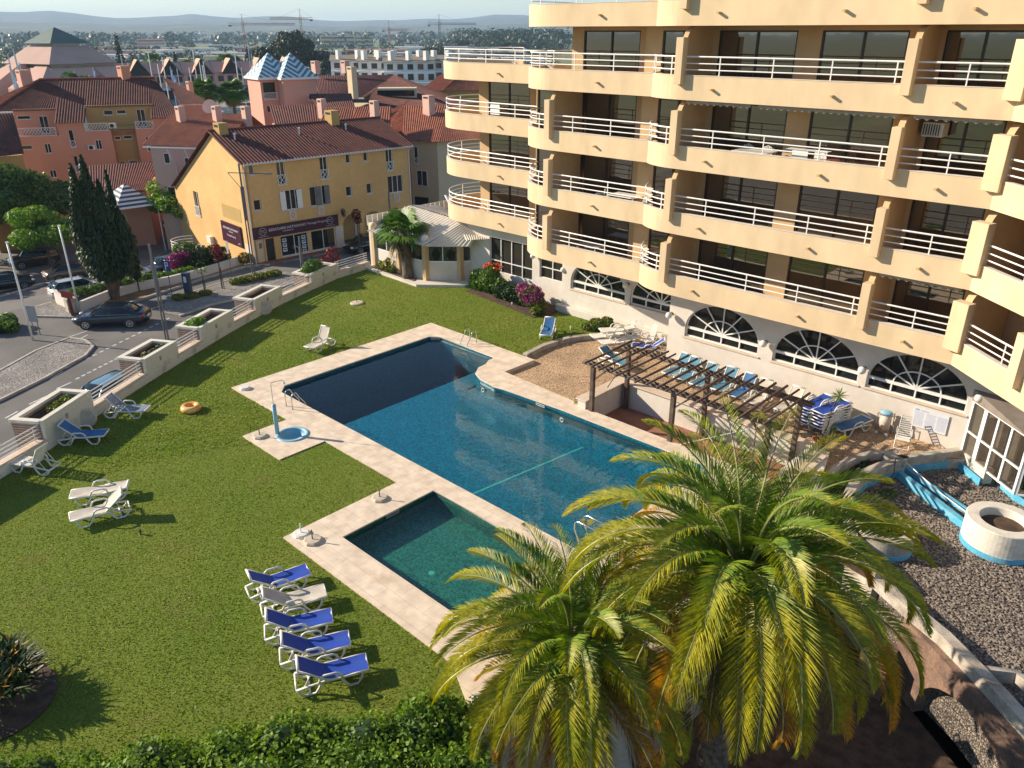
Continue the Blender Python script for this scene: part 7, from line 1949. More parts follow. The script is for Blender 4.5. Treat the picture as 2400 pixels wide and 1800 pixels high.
# gable
G2 = (-61.13, 32.46)
H.frame(G2, 176); H.n = -H.n; H.M = Matrix((H.u, H.n, Vector((0, 0, 1)))).transposed()
gw = (10.4, 11.5, -.5, 1.75)
m = MB(); m.wall([(0.3, -4.6), (16.0, -4.9), (16.0, 1.5), (5.2, 7.45), (0, 5.5), (0, -3.0), (0.3, -3.0)], .3, [orect(*gw)], org=tuple(H.c), ux=tuple(H.u), nrm=tuple(H.n)); H.b(m, 'gable_wall', 'yellow')
H.win(gw, 2); H.lattice((gw[0], gw[1], -.5, .45))
m = MB(); H.blk(m, 1.9, 5.8, -1.85, -.05, .01, .14); gs = H.b(m, 'gable_sign', 'plum')
ROTG = (R(90), 0, R(-4))
for body, size, z in (('BERKSHIRE HATHAWAY', .28, -.55), ('HOMESERVICES', .13, -.8), ('Portugal Property', .24, -1.15)):
    text(body, size, 'letter', gs, tuple(H.P(3.85, z, .145) - H.o), ROTG)
text('BHHS', .16, 'letter', gs, tuple(H.P(2.4, -1.6, .145) - H.o), ROTG)
m = MB(); H.blk(m, 1.6, 5.3, .35, 1.5, .003, .02); H.b(m, 'painted_panel', 'ochre')
m = MB(); H.blk(m, 8.1, 9.0, -2.6, -1.95, .05, .4); H.b(m, 'air_conditioner', 'plastic', bevel=.02)
m = MB(); H.blk(m, .3, 1.5, -3.0, -1.4, .003, .02); H.b(m, 'plinth_patch', 'white_wall')
# roof: front slope over the street, long rear slope
u = Vector((math.cos(R(86)), math.sin(R(86)), 0)); b_ = Vector((math.cos(R(176)), math.sin(R(176)), 0)); c0 = Vector((-61.13, 32.46, 0)); Z = lambda z: Vector((0, 0, z))
H.roof(c0 - u * .35 - b_ * .55 + Z(5.42), c0 + u * 17 - b_ * .55 + Z(5.42), c0 + u * 17 + b_ * 5.2 + Z(7.6), c0 - u * .35 + b_ * 5.2 + Z(7.6), pitch=.3, amp=.07)
H.roof(c0 - u * .35 + b_ * 16.2 + Z(1.5), c0 + u * 17 + b_ * 16.2 + Z(1.5), c0 + u * 17 + b_ * 5.2 + Z(7.58), c0 - u * .35 + b_ * 5.2 + Z(7.58), pitch=.3, amp=.07)
m = MB(); m.tube([c0 - u * .35 + b_ * 5.2 + Z(7.62), c0 + u * 17 + b_ * 5.2 + Z(7.62)], .1, 8); H.b(m, 'ridge', 'tile')
H.chimney(-65.9, 33.5, 6.3, 8.25, .5, 'ochre'); H.chimney(-65.2, 44.3, 6.6, 8.6, .55, 'ochre')
for q in (1.2, 7.2, 12.0):
    p = c0 + u * q + b_ * 3.4; m = MB(); m.tube([p + Z(6.6), p + Z(7.35)], .07, 6); m.tube([p + Z(7.35), p + Z(7.5)], .12, 6); H.b(m, 'vent_pipe', 'white_paint')
# side terrace with white curved rail
t = thing('side_terrace', 'raised round terrace end with white rails beside the yellow house', 'terrace', (-67.0, 29.4, -3.5))
MB().lathe([(0, 0), (1.3, 0), (1.3, 1.6), (0, 1.6)], (0, 0), 24).build('wall', M['stone'], t)
m = MB()
for z in (1.8, 2.05, 2.3): m.tube([(1.25 * math.cos(a), 1.25 * math.sin(a), z) for a in [R(130 + 220 * k / 16) for k in range(17)]], .03, 6)
m.build('railing', M['white_paint'], t)

# ---------------- orange house
H = House('orange_house', 'large orange three storey house with brown tiled hip roof', 'house', (-99.28, 34.18, -4.9))
H.frame((-99.28, 34.18), 62)
OW = [(-7.0, -5.7, 3.2, 3.65), (-4.5, -3.85, 2.7, 3.75), (-4.6, -3.9, 0.0, .85), (-1.8, -1.3, 3.3, 5.15), (-1.85, -1.4, .5, 2.3), (0.75, 1.4, 2.9, 3.95), (.65, 1.3, .15, 1.15), (6.1, 6.7, 3.1, 4.1), (6.05, 6.7, .4, 1.4)]
H.wall([(-12, -4.9), (2.6, -4.9), (2.6, 5.0), (0.0, 5.0), (0, 6.0), (-2.75, 6.0), (-2.75, 4.6), (-7.0, 4.6), (-7.0, 5.3), (-12, 5.3)], [orect(*r) for r in OW[:7]], 'orange')
H.wall([(5.2, -4.9), (7.2, -4.9), (7.2, 5.0), (5.2, 5.0)], [orect(*r) for r in OW[7:]], 'orange')
H.wall([(7.21, -4.9), (10.2, -4.9), (10.2, 6.3), (7.21, 6.3)], [orect(8.4, 9.05, 5.0, 5.6)], 'orange'); H.win((8.4, 9.05, 5.0, 5.6), 1)
for i, r in enumerate(OW): H.win(r, 1 if r[1] - r[0] > 1 or r[3] - r[2] > 1.5 else 2)
for r in ((-6.8, -2.95, 4.6, 5.5), (-.02, 2.4, 4.95, 5.8), (5.3, 7.2, 5.0, 5.85), (-1.85, -1.25, 3.2, 4.0), (-1.9, -1.35, .4, 1.2)): H.lattice(r)
for a, z in ((2.55, 5.2), (-.05, 2.9), (6.1, 2.5)): H.ac(a, z)
# recessed ochre middle and terrace rooms
m = MB(); H.blk(m, 2.6, 5.2, -4.9, 5.2, -1.5, -1.3); H.b(m, 'recess_wall', 'ochre')
m = MB(); H.blk(m, 2.3, 2.599, -4.9, 5.0, -1.5, -.31); H.blk(m, 5.201, 5.5, -4.9, 5.0, -1.5, -.31); H.b(m, 'return_wall', 'orange')
d_ = H.c.copy(); H.c = d_ - H.n * 1.3
for r in ((2.7, 3.35, 3.75, 4.15), (3.65, 4.6, 3.8, 4.2), (2.75, 3.35, .95, 1.35), (3.7, 4.7, 1.0, 1.4)): H.win(r, 1, d=.02)
H.c = d_ - H.n * 2.4
H.wall(orect(-7.3, -2.75, 4.5, 7.3), [orect(-7.05, -5.7, 6.2, 6.6), orect(-4.9, -4.0, 4.6, 6.5)], 'orange'); H.win((-7.05, -5.7, 6.2, 6.6), 1); H.win((-4.9, -4.0, 4.6, 6.5), 2)
H.wall(orect(0, 7.3, 4.9, 7.5), [orect(1.9, 2.9, 6.4, 6.95), orect(3.3, 4.3, 6.5, 6.95), orect(5.4, 6.3, 5.0, 6.95)], 'ochre'); H.win((5.4, 6.3, 5.0, 6.95), 2); H.win((3.3, 4.3, 6.5, 6.95), 1); H.win((1.9, 2.9, 6.4, 6.95), 1)
m = MB(); H.blk(m, -7.0, -2.8, 4.3, 4.5, -.1, 2.1); H.blk(m, 0.05, 7.1, 4.7, 4.9, -.1, 2.1); H.b(m, 'terrace_floor', 'terracotta')
H.c = d_
q = lambda u, z, d: H.P(u, z, d)
H.roof(q(-9.5, 7.1, -2.2), q(-2.8, 7.1, -2.2), q(-2.8, 10.1, -8.3), q(-5.0, 10.1, -8.3))
H.roof(q(-2.9, 5.9, .35), q(0.2, 5.9, .35), q(0.2, 10.1, -8.3), q(-2.9, 10.1, -8.3)); H.roof(q(.2, 7.3, -2.2), q(7.1, 7.3, -2.2), q(7.1, 10.1, -8.3), q(.2, 10.1, -8.3))
H.roof(q(7.1, 6.1, .3), q(10.4, 6.1, .3), q(7.6, 10.1, -8.3), q(7.1, 10.1, -8.3))
H.roof(q(10.4, 7.4, -2.0), q(14, 7.4, -2.0), q(9, 10.0, -8.0), q(8.6, 10.0, -8.0)); H.roof(q(-14, 6.2, -1.5), q(-9.5, 7.1, -2.2), q(-5.0, 10.1, -8.3), q(-5.2, 10.1, -8.6), 'tile_b')
m = MB(); m.tube([q(-5, 10.15, -8.3), q(7.6, 10.15, -8.3)], .12, 8); m.tube([q(-9.5, 7.15, -2.2), q(-5, 10.15, -8.3)], .1, 8); H.b(m, 'ridge', 'tile_b')
H.wall([(10.3, -4.9), (13.6, -4.9), (13.6, 7.5), (10.3, 7.5)], [], 'orange'); 
p = q(-6.5, 0, -8.0); H.chimney(p.x, p.y, 8.0, 11.2, .75, 'salmon'); p = q(4.2, 0, -8.6); H.chimney(p.x, p.y, 9.6, 11.5, .65, 'orange'); p = q(11.5, 0, -7); H.chimney(p.x, p.y, 8, 9.7, .35, 'salmon')
# low tiled roofs before it
H = House('low_annexe', 'low red tiled annexe roof in front of the orange house', 'house', (-86, 33, -4.9))
H.roof((-84.6, 28.4, .55), (-81.7, 32.8, .75), (-90.0, 38.2, 2.1), (-92.9, 31.6, 2.1)); m = MB(); m.prism([(-84.7, 28.8), (-82.0, 32.8), (-90.2, 38.0), (-92.5, 31.8)], -4.9, .5); H.b(m, 'wall', 'orange')
H = House('tiled_house', 'corner of a red tiled ochre house at the left edge of the picture', 'house', (-92, 22, -4.9))
H.roof((-89.6, 20.6, 4.2), (-90.5, 25.0, 4.2), (-96.0, 26.4, 7.6), (-97.5, 19.6, 7.6)); m = MB(); m.prism([(-90, 20.6), (-90.8, 24.9), (-96.0, 25.8), (-97, 20)], -4.9, 4.1); H.b(m, 'wall', 'ochre')
# ---------------- striped tent
t = thing('striped_awning', 'blue and white striped tent roof before the low annexe', 'awning', (-81.5, 30.6, -4.9))
M['stripe'] = mat('navy_stripe', (0.05, 0.075, 0.15), .7); m = MB(); ap = Vector((0, 0, 6.6)); C4 = [Vector((2.4, -2.2, 4.6)), Vector((2.6, 1.9, 4.6)), Vector((-1.9, 2.1, 4.9)), Vector((-2.0, -2.0, 4.9))]
for k in range(4):
    a, b = C4[k], C4[(k + 1) % 4]
    for i in range(12):
        m.cur = i % 2; p0, p1 = i / 12, (i + 1) / 12; m.add([a.lerp(ap, p0), b.lerp(ap, p0), b.lerp(ap, p1), a.lerp(ap, p1)], [(0, 1, 2, 3)])
m.build('canopy', [M['cloth_white'], M['stripe']], t)
for c in C4: MB().tube([(c.x * .95, c.y * .95, 0), (c.x * .95, c.y * .95, c.z)], .05, 6).build('pole', M['white_paint'], t)
MB().box(-2, -2.1, 0, -1.8, 2.0, 3.2).build('back_wall', M['white_wall'], t); MB().prism([(2.3, 2.4), (2.5, 2.3), (-1, 8), (-1.2, 7.9)], 0, 2.6).build('fence', M['cream'], t)
# ---------------- pink terrace behind the yellow house
H = House('pink_house', 'pink terraced house with bright red roof between orange and yellow houses', 'house', (-78.5, 33, -4.9))
H.roof((-79.8, 32.3, 5.3), (-73.6, 37.4, 5.1), (-80.5, 44.5, 7.3), (-86.3, 38.6, 7.3), 'tile_b'); H.roof((-92.6, 43.5, 5), (-87, 50, 5), (-80.5, 44.5, 7.28), (-86.3, 38.6, 7.28), 'tile_b')
m = MB(); m.prism([(-79.2, 32.8), (-74.2, 37.0), (-82.5, 45.5), (-88.5, 40)], -4.9, 5.2); H.b(m, 'wall', 'pink')
H.frame((-79.2, 32.8), math.degrees(math.atan2(4.2, 5.0)))
for r in ((1.2, 1.8, 3.6, 4.6), (3.2, 3.9, 2.2, 4.2), (5.0, 5.6, 3.8, 4.6), (1.0, 1.9, -.2, 1.4), (4.0, 4.7, .2, 1.4)): H.win(r, 1, d=.02)
for uu in (1.9, 3.6): m = MB(); m.tube([H.P(uu, 5.0, .5), H.P(uu + .3, 4.0, .5), H.P(uu + .4, 3.4, .1), H.P(uu + .4, -4, .1)], .05, 6); H.b(m, 'downpipe', 'white_paint')
m = MB(); m.tube([H.P(-.4, 5.2, .6), H.P(7, 5.05, .6)], .07, 6); H.b(m, 'gutter', 'white_paint')
for x, y in ((-83.5, 38.3), (-81.0, 41.0), (-78.6, 43.0)): H.chimney(x, y, 5.6, 8.3, .42, 'pink')
m = MB(); m.lathe([(0, 0), (.75, .15), (.8, .2), (0, .05)], (0, 0), 18); m.v = [(-84.6 + a * .3 + c * .9, 42.0 + b, 8.0 + a * .9) for a, b, c in m.v]; H.b(m, 'satellite_dish', 'white_paint')
# ---------------- tower with blue and white pyramid roofs
H = House('pink_tower', 'salmon tower with two blue and white chevron pyramid roofs', 'tower', (-88, 53, -4.9))
M['chev_b'] = mat('teal_chevron', (0.045, 0.20, 0.27), .5, (.05, .23, .31), scale=2); M['chev_w'] = mat('white_chevron', (0.70, 0.74, 0.76), .5, (.62, .68, .7), scale=2)
u = Vector((math.cos(R(80)), math.sin(R(80)), 0)); b_ = Vector((math.cos(R(170)), math.sin(R(170)), 0))
def pyr(c, w, zb, h):
    c = Vector(c); base = [c, c + u * w, c + u * w + b_ * w, c + b_ * w]; ap = c + (u + b_) * w / 2 + Z(zb + h)
    m = MB(); N = 30
    for k in range(4):
        a = base[k] + Z(zb); b = base[(k + 1) % 4] + Z(zb)
        for i in range(N):
            for j in range(N * 2):
                t0, t1 = i / N, (i + 1) / N; s0, s1 = j / (2 * N), (j + 1) / (2 * N)
                m.cur = int(math.floor(((t0 + t1) / 2 - .62 * abs((s0 + s1) - 1) * (1 - (t0 + t1) / 2)) * 9 + 20)) % 2
                F = lambda s_, t_: a.lerp(b, s_).lerp(ap, t_)
                m.add([F(s0, t0), F(s1, t0), F(s1, t1), F(s0, t1)], [(0, 1, 2, 3)])
    m.v = [(p[0] - H.o.x, p[1] - H.o.y, p[2] - H.o.z) for p in m.v]
    m.build('pyramid_roof', [M['chev_w'], M['chev_b']], H.t)
cA = Vector((-87.7, 50.2, 0)); cB = Vector((-85.6, 51.9, 0))
for c, w in ((cA, 4.2), (cB, 4.1)):
    m = MB(); m.prism([(p.x, p.y) for p in (c, c + u * w, c + u * w + b_ * w, c + b_ * w)], -4.9, 10.2); H.b(m, 'wall', 'salmon')
    m = MB(); e = .3; m.prism([(p.x, p.y) for p in (c - u * e - b_ * e, c + u * (w + e) - b_ * e, c + u * (w + e) + b_ * (w + e), c - u * e + b_ * (w + e))], 10.203, 10.45); H.b(m, 'cornice', 'white_paint')
    pyr(c - u * .2 - b_ * .2, w + .4, 10.45, 2.6)
H.frame((cB.x, cB.y), 80); H.win((2.9, 3.35, 7.9, 8.5), 1, d=.02)
H.frame((cA.x, cA.y), 80); H.lattice((.2, 1.9, 8.0, 8.8), d=.1); m = MB(); H.blk(m, .3, 1.7, 8.2, 9.9, .003, .03); H.b(m, 'window', 'pane_dark'); m = MB(); H.blk(m, .5, .8, 6.7, 7.3, .003, .03); H.b(m, 'window', 'pane_dark')
# ---------------- red roofed houses round the tower
def simple(label, roofs, walls, wm, org, zt=5.0, rm='tile', chim=(), cm='pink'):
    H = House('tiled_house', label, 'house', org)
    for r in roofs: H.roof(*r[:4], mt=(r[4] if len(r) > 4 else rm))
    for w in walls: m = MB(); m.prism(w[0], -4.9, w[1]); H.b(m, 'wall', wm)
    for c in chim: H.chimney(*c[:5], mt=c[5] if len(c) > 5 else cm)
    return H
Hh = simple('wide dark red roofed house right of the tower with a tall cream chimney', [((-90.0, 59.6, 7.6), (-86.6, 64.3, 7.6), (-95.5, 76, 9.6), (-102, 66.9, 9.6)), ((-82.9, 62.8, 6.2), (-77.5, 69.6, 6.2), (-95.5, 76, 9.58), (-87.0, 64.0, 7.7)), ((-77.4, 69.7, 6.2), (-84, 80, 6.2), (-95.5, 76.1, 9.55), (-95.4, 76, 9.55))],
       [([(-90.4, 60), (-87.2, 63.9), (-83.0, 63.4), (-78.2, 69.4), (-85, 78), (-94, 75), (-101, 67)], 6.0)], 'cream', (-88, 66, -4.9), chim=[(-87.4, 62.9, 7.5, 11.3, .5, 'cream'), (-100, 66, 10, 11.6, .5), (-98, 69.5, 10, 11.6, .5)])
Hh.frame((-88.0, 64.9), 50)
m = MB(); m.prism([(-87.5, 66.8), (-84.2, 70.6), (-86.0, 72.2), (-89.3, 68.4)], 7.0, 8.55, sides=True); Hh.b(m, 'dormer', 'cream'); m = MB(); m.add([(-87.45, 66.7, 7.6), (-84.3, 70.3, 7.6), (-84.3, 70.3, 8.3), (-87.45, 66.7, 8.3)], [(0, 1, 2, 3)]); Hh.b(m, 'dormer_window', 'pane_dark')
simple('red roofed house below the tower, ribbed dark tiles', [((-74.5, 50.2, 6.2), (-73.0, 53.0, 6.3), (-81.7, 58.5, 8.6), (-84.5, 54.5, 8.6)), ((-75.8, 44.6, 5.9), (-73.4, 48.6, 5.9), (-80.8, 53.5, 7.7), (-84.2, 49.0, 7.7))], [([(-76, 45.2), (-73.8, 49), (-73.5, 52.8), (-81, 58), (-84, 54), (-84, 49)], 5.8)], 'pink', (-78, 50, -4.9), chim=[(-76.5, 50.8, 6.0, 8.7, .4)])
simple('bright red roofed house just behind the yellow house ridge', [((-70.3, 45.6, 6.2), (-68.4, 48.8, 6.3), (-73.0, 52.8, 7.9), (-75.0, 50.4, 7.9)), ((-68.2, 47.8, 6.2), (-65.4, 51.2, 6.3), (-70.1, 55.2, 8.0), (-72.4, 52.4, 8.0))], [([(-70.6, 46), (-65.8, 51.2), (-70, 55), (-75, 50.4)], 6.1)], 'pink', (-70, 50, -4.9), rm='tile_b', chim=[(-68.3, 51.6, 6.5, 8.9, .4)])
Hc = simple('cream house with orange red hip roof and arched doorway beside the hotel', [((-66.9, 53.9, 4.95), (-62.8, 55.2, 4.95), (-70.2, 63.6, 7.6), (-73.9, 60.0, 7.6)), ((-71.5, 55.2, 4.95), (-66.9, 53.9, 4.95), (-73.9, 60.0, 7.6), (-74.2, 60.2, 7.6)), ((-62.8, 55.2, 4.95), (-61, 62, 4.95), (-70.0, 64, 7.6), (-70.2, 63.6, 7.6)), ((-80, 60, 5.5), (-71.5, 55.2, 4.95), (-74, 60.1, 7.6), (-80, 66, 7.6))],
       [([(-66.6, 54.6), (-63.4, 55.6), (-62, 62), (-70, 66), (-78, 62), (-71, 55.8)], 4.9)], 'cream', (-67, 58, -4.9), rm='tile_b', chim=[(-69.8, 60.2, 6.3, 8.9, .55, 'pink')])
Hc.frame((-66.6, 54.6), math.degrees(math.atan2(1.0, 3.2)))
for r in ((.5, 1.0, 2.6, 4.3), (-3.0, -2.5, .6, 1.2), (.7, 2.0, 0.3, 1.9)): Hc.win(r, 2 if r[1] - r[0] > .6 else 1, d=.02)
Hc.lattice((.5, 1.05, 2.5, 3.2)); m = MB(); Hc.blk(m, .3, 2.0, -3, -.9, .003, .02); Hc.b(m, 'arched_doorway', 'dark'); m = MB(); m.tube([Hc.P(-.2, 4.8, .3), Hc.P(0.1, 4.2, .05), Hc.P(.1, -3, .05)], .05, 6); Hc.b(m, 'downpipe', 'pink')
m = MB(); m.sphere((0, 0, 0), 1.0, 20, 10, (1, 1, .8), 0.0); t = thing('white_dome', 'white dome behind the restaurant roof', 'dome', (-55.5, 47.5, -.9)); m.build('shell', M['white_wall'], t, smooth=True); MB().cyl((0, 0), .98, -2.1, -.003, 20).build('base', M['white_wall'], t)
simple('ochre gabled house with orange roof left of the hotel terrace', [((-95.2, 80.6, 7.4), (-90.8, 80.8, 7.4), (-92.2, 86.2, 9.6), (-98.4, 88.6, 9.6)), ((-90.8, 80.8, 7.4), (-86.5, 90, 7.4), (-92.0, 90, 9.6), (-92.2, 86.2, 9.6))], [([(-94.8, 81.2), (-91.2, 81.4), (-87, 90), (-92, 92), (-97.5, 88.5)], 7.4)], 'ochre', (-92, 85, -4.9), rm='tile_b')
# ================================================================ marina, town and hills beyond
def PAZ(px, D, z):   # point at distance D under the azimuth of a column of the view (degrees from the heading)
    a = R(133.5) - math.atan((px - 1200) / 1839.0 / math.cos(R(24.2)) * 1.0)
    return (D * math.cos(a), D * math.sin(a), z)
def az_of(px): return 133.5 - math.degrees(math.atan((px - 1200) / 1839.0 / 1.096))
def pol(azd, D, z=0.0): return (D * math.cos(R(azd)), D * math.sin(R(azd)), z)
def hzat(py, D): return 15.3 - D * math.tan(R(24.2) + math.atan((py - 900) / 1839.0))     # rough height for a row of the view
# marina water
mw = MB(); P = [pol(az_of(x), D)[:2] for x, D in ((-150, 150), (1000, 140), (1000, 262), (-150, 268))]
mw.add([(p[0], p[1], -4.93) for p in P], [(0, 3, 2, 1)])
tag(mw.build('water', water_material('marina_water', (.3, .5, .5), 0, .3, .6)), kind='structure')
mb_ = MB(); mb_.add([(p[0], p[1], -4.96) for p in P], [(0, 3, 2, 1)]); tag(mb_.build('water_bed', mat('marina_bed', (0.03, 0.06, 0.07), .8)), kind='structure')
fl = MB(); fl.add([(*pol(az_of(x), D)[:2], -4.97) for x, D in ((-200, 262), (1250, 262), (1250, 420), (-200, 420))], [(0, 3, 2, 1)])
tag(fl.build('quay', mat('quay_paving', (0.30, 0.27, 0.24), .9, (.2, .18, .16), scale=.1)), kind='structure')
# fields with patches of scrub
fr_ = MB(); rr = random.Random(12)
# boats
def boat(label, loc, rz, L, mast, g):
    t = thing('sailing_boat', label, 'boat', loc, rz, g)
    m = MB(); v = []; f = []
    for i in range(9):
        k = i / 8; x = (k - .5) * L; w = L * .15 * math.sin(math.pi * min(1, k * .62 + .38)) ** .8 if k > 0 else L * .12
        w = L * .15 * (1 - max(0, (k - .45) / .55) ** 2) * (.8 + .2 * min(1, k * 3))
        v += [(x, -w, .9), (x, -w * .7, 0), (x, w * .7, 0), (x, w, .9)]
    for i in range(8):
        for j in range(4): f.append((4 * i + j, 4 * i + (j + 1) % 4, 4 * i + 4 + (j + 1) % 4, 4 * i + 4 + j))
    f += [(0, 1, 2, 3)]; m.add(v, f); m.build('hull', M['white_paint'], t, auto=True)
    MB().box(-L * .2, -L * .07, .9, L * .12, L * .07, 1.4).build('cabin', M['pane_dark'], t)
    if mast: MB().tube([(0.05 * L, 0, .9), (0.05 * L, 0, mast)], .12, 5).build('mast', M['white_paint'], t)
    return t
rr = random.Random(31)
k = 0
KN = ['white sailing boat moored at the marina quay', 'white motor cruiser on the marina water between the fan palms']
for i in range(26):
    px = rr.choice([rr.uniform(0, 40), rr.uniform(340, 600), rr.uniform(60, 600)]); D = rr.uniform(205, 252)
    boat('sailing yacht with tall white mast at the marina quay beyond the orange house', pol(az_of(px), D, -4.95), R(rr.uniform(0, 360)), rr.uniform(9, 13), rr.uniform(11, 17), 'sailing yachts in the marina')
for px, D in ((470, 175), (505, 165), (520, 190), (540, 172), (560, 200), (488, 200), (455, 195), (575, 180)):
    boat('white motor boat moored on the marina water seen between the fan palms', pol(az_of(px), D, -4.95), R(rr.uniform(0, 360)), rr.uniform(8, 11), 0, 'motor boats in the marina')
# flags
for px, D, h in ((200, 205, 13), (385, 205, 13), (8, 205, 12)):
    p = pol(az_of(px), D, -4.9); t = thing('flagpole', {200: 'tall pole with drooping pale blue flag before the pyramid building', 385: 'pole with pale blue flag before the row of gabled houses', 8: 'pole with large blue flag at the left edge of the marina'}[px], 'flagpole', p)
    MB().tube([(0, 0, 0), (0, 0, h)], .1, 6).build('pole', M['white_paint'], t)
    m = MB(); v = []; f = []
    for i in range(7):
        for j in range(7): v.append((.1 + i * .22 * (1 - .3 * j / 6), .15 * math.sin(i * 1.3 + j), h - .2 - j * .55 - i * .35))
    for i in range(6):
        for j in range(6): f.append((i * 7 + j, i * 7 + j + 1, i * 7 + j + 8, i * 7 + j + 7))
    m.add(v, f); m.build('flag', mat('flag_blue%d' % px, (.22, .38, .68), .8, (.4, .5, .75), scale=1), t)
# pyramid building
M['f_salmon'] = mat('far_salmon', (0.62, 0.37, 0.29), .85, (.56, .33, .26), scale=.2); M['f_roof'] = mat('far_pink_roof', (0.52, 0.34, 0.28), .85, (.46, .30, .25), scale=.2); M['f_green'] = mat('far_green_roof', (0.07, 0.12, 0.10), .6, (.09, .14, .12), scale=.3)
H = House('pyramid_building', 'stepped salmon building topped by a dark green pyramid roof', 'building', (-276, 95, -4.9))
cx, cy = -275.0, 92.0; au = R(-75); 
def sq(c, w, ang): return [(c[0] + w * math.cos(ang + R(45 + 90 * k)) * 1.414, c[1] + w * math.sin(ang + R(45 + 90 * k)) * 1.414) for k in range(4)]
def frust(w0, z0, w1, z1, mt, nm='roof'):
    a = sq((cx, cy), w0, au); b = sq((cx, cy), w1, au); m = MB()
    m.add([(*p, z0) for p in a] + [(*p, z1) for p in b], [(0, 1, 5, 4), (1, 2, 6, 5), (2, 3, 7, 6), (3, 0, 4, 7), (4, 5, 6, 7), (3, 2, 1, 0)]); return H.b(m, nm, mt, auto=True)
frust(12.5, -4.9, 12.5, 3.2, 'f_salmon', 'wall'); frust(13.5, 3.2, 10.6, 5.6, 'f_salmon'); frust(10.2, 5.6, 10.2, 6.7, 'pane_dark', 'window_band'); frust(11.2, 6.7, 5.6, 11.4, 'f_roof'); frust(4.2, 11.4, 4.2, 12.1, 'far_white', 'window_band'); frust(6.4, 12.1, 0.2, 16.4, 'f_green')
for dx, dy, w, z0, z1 in ((-2, -17, 6, -4.9, 4.2), (14, -10, 7, -4.9, 3.6), (12, 12, 6, -4.9, 3.0)):
    m = MB(); a = sq((cx + dx, cy + dy), w, au); b = sq((cx + dx * .6, cy + dy * .6), w * .4, au)
    m.add([(*p, z0) for p in a] + [(*p, z1 - 3) for p in a] + [(*p, z1 + 2.5) for p in b], [(0, 1, 5, 4), (1, 2, 6, 5), (2, 3, 7, 6), (3, 0, 4, 7), (4, 5, 9, 8), (5, 6, 10, 9), (6, 7, 11, 10), (7, 4, 8, 11), (8, 9, 10, 11)]); H.b(m, 'wing', 'f_salmon', auto=True)
vd = Vector((-cx, -cy, 0)).normalized(); sd = Vector((-vd.y, vd.x, 0))
for k in range(6):
    m = MB(); c = Vector((cx, cy, 0)) + vd * 16.5 + sd * (-12 + k * 4.6); m.box(c.x - 1, c.y - 1, -2.5, c.x + 1, c.y + 1, -.8); H.b(m, 'window', 'pane_dark')
# row of gabled marina houses
base = Vector((-271.5, 97.0, 0)); e = Vector((-261.0, 133.5, 0)) - base; e.normalize(); n = Vector((e.y, -e.x, 0))
if n.dot(Vector((0, 0, 0)) - base) < 0: n = -n
for i in range(7):
    o = base + e * (i * 9.4 - 9.4 * 0)
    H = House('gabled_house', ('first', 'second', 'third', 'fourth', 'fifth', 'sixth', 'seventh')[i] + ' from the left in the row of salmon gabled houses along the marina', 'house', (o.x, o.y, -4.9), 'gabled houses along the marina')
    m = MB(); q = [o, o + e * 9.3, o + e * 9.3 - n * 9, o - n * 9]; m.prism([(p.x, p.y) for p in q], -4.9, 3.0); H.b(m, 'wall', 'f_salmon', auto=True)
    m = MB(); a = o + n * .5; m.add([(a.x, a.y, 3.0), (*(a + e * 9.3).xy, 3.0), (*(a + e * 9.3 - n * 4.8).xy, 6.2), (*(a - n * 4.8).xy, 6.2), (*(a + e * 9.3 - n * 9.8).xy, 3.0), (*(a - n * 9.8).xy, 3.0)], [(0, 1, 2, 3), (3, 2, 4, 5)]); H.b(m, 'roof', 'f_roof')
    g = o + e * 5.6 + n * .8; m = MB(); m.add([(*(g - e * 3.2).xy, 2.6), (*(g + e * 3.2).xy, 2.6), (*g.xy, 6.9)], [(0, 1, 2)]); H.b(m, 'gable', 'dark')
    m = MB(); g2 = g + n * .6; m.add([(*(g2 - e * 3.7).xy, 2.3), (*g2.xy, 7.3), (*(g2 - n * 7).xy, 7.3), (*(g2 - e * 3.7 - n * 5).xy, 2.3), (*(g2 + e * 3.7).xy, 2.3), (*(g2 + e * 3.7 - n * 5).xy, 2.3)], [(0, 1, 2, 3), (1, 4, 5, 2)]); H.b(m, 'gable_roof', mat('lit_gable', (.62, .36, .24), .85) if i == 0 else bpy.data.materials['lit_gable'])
    for j in range(3):
        m = MB(); w = o + e * (1.2 + 3 * j) + n * .05; m.add([(*w.xy, .3), (*(w + e * 1.8).xy, .3), (*(w + e * 1.8).xy, 2.0), (*w.xy, 2.0)], [(0, 1, 2, 3)]); H.b(m, 'window', 'pane_dark')
    m = MB(); w = o + n * 2.2; m.add([(*w.xy, -1.9), (*(w + e * 9.3).xy, -1.9), (*(w + e * 9.3 - n * 2.2).xy, -1.2), (*(w - n * 2.2).xy, -1.2)], [(0, 1, 2, 3)]); H.b(m, 'awning', 'grey_metal' if i % 2 else 'cloth_white')
    m = MB(); w = o + n * .04; m.add([(*w.xy, -4.8), (*(w + e * 9.3).xy, -4.8), (*(w + e * 9.3).xy, -1.5), (*w.xy, -1.5)], [(0, 1, 2, 3)]); H.b(m, 'shop_front', 'dark')
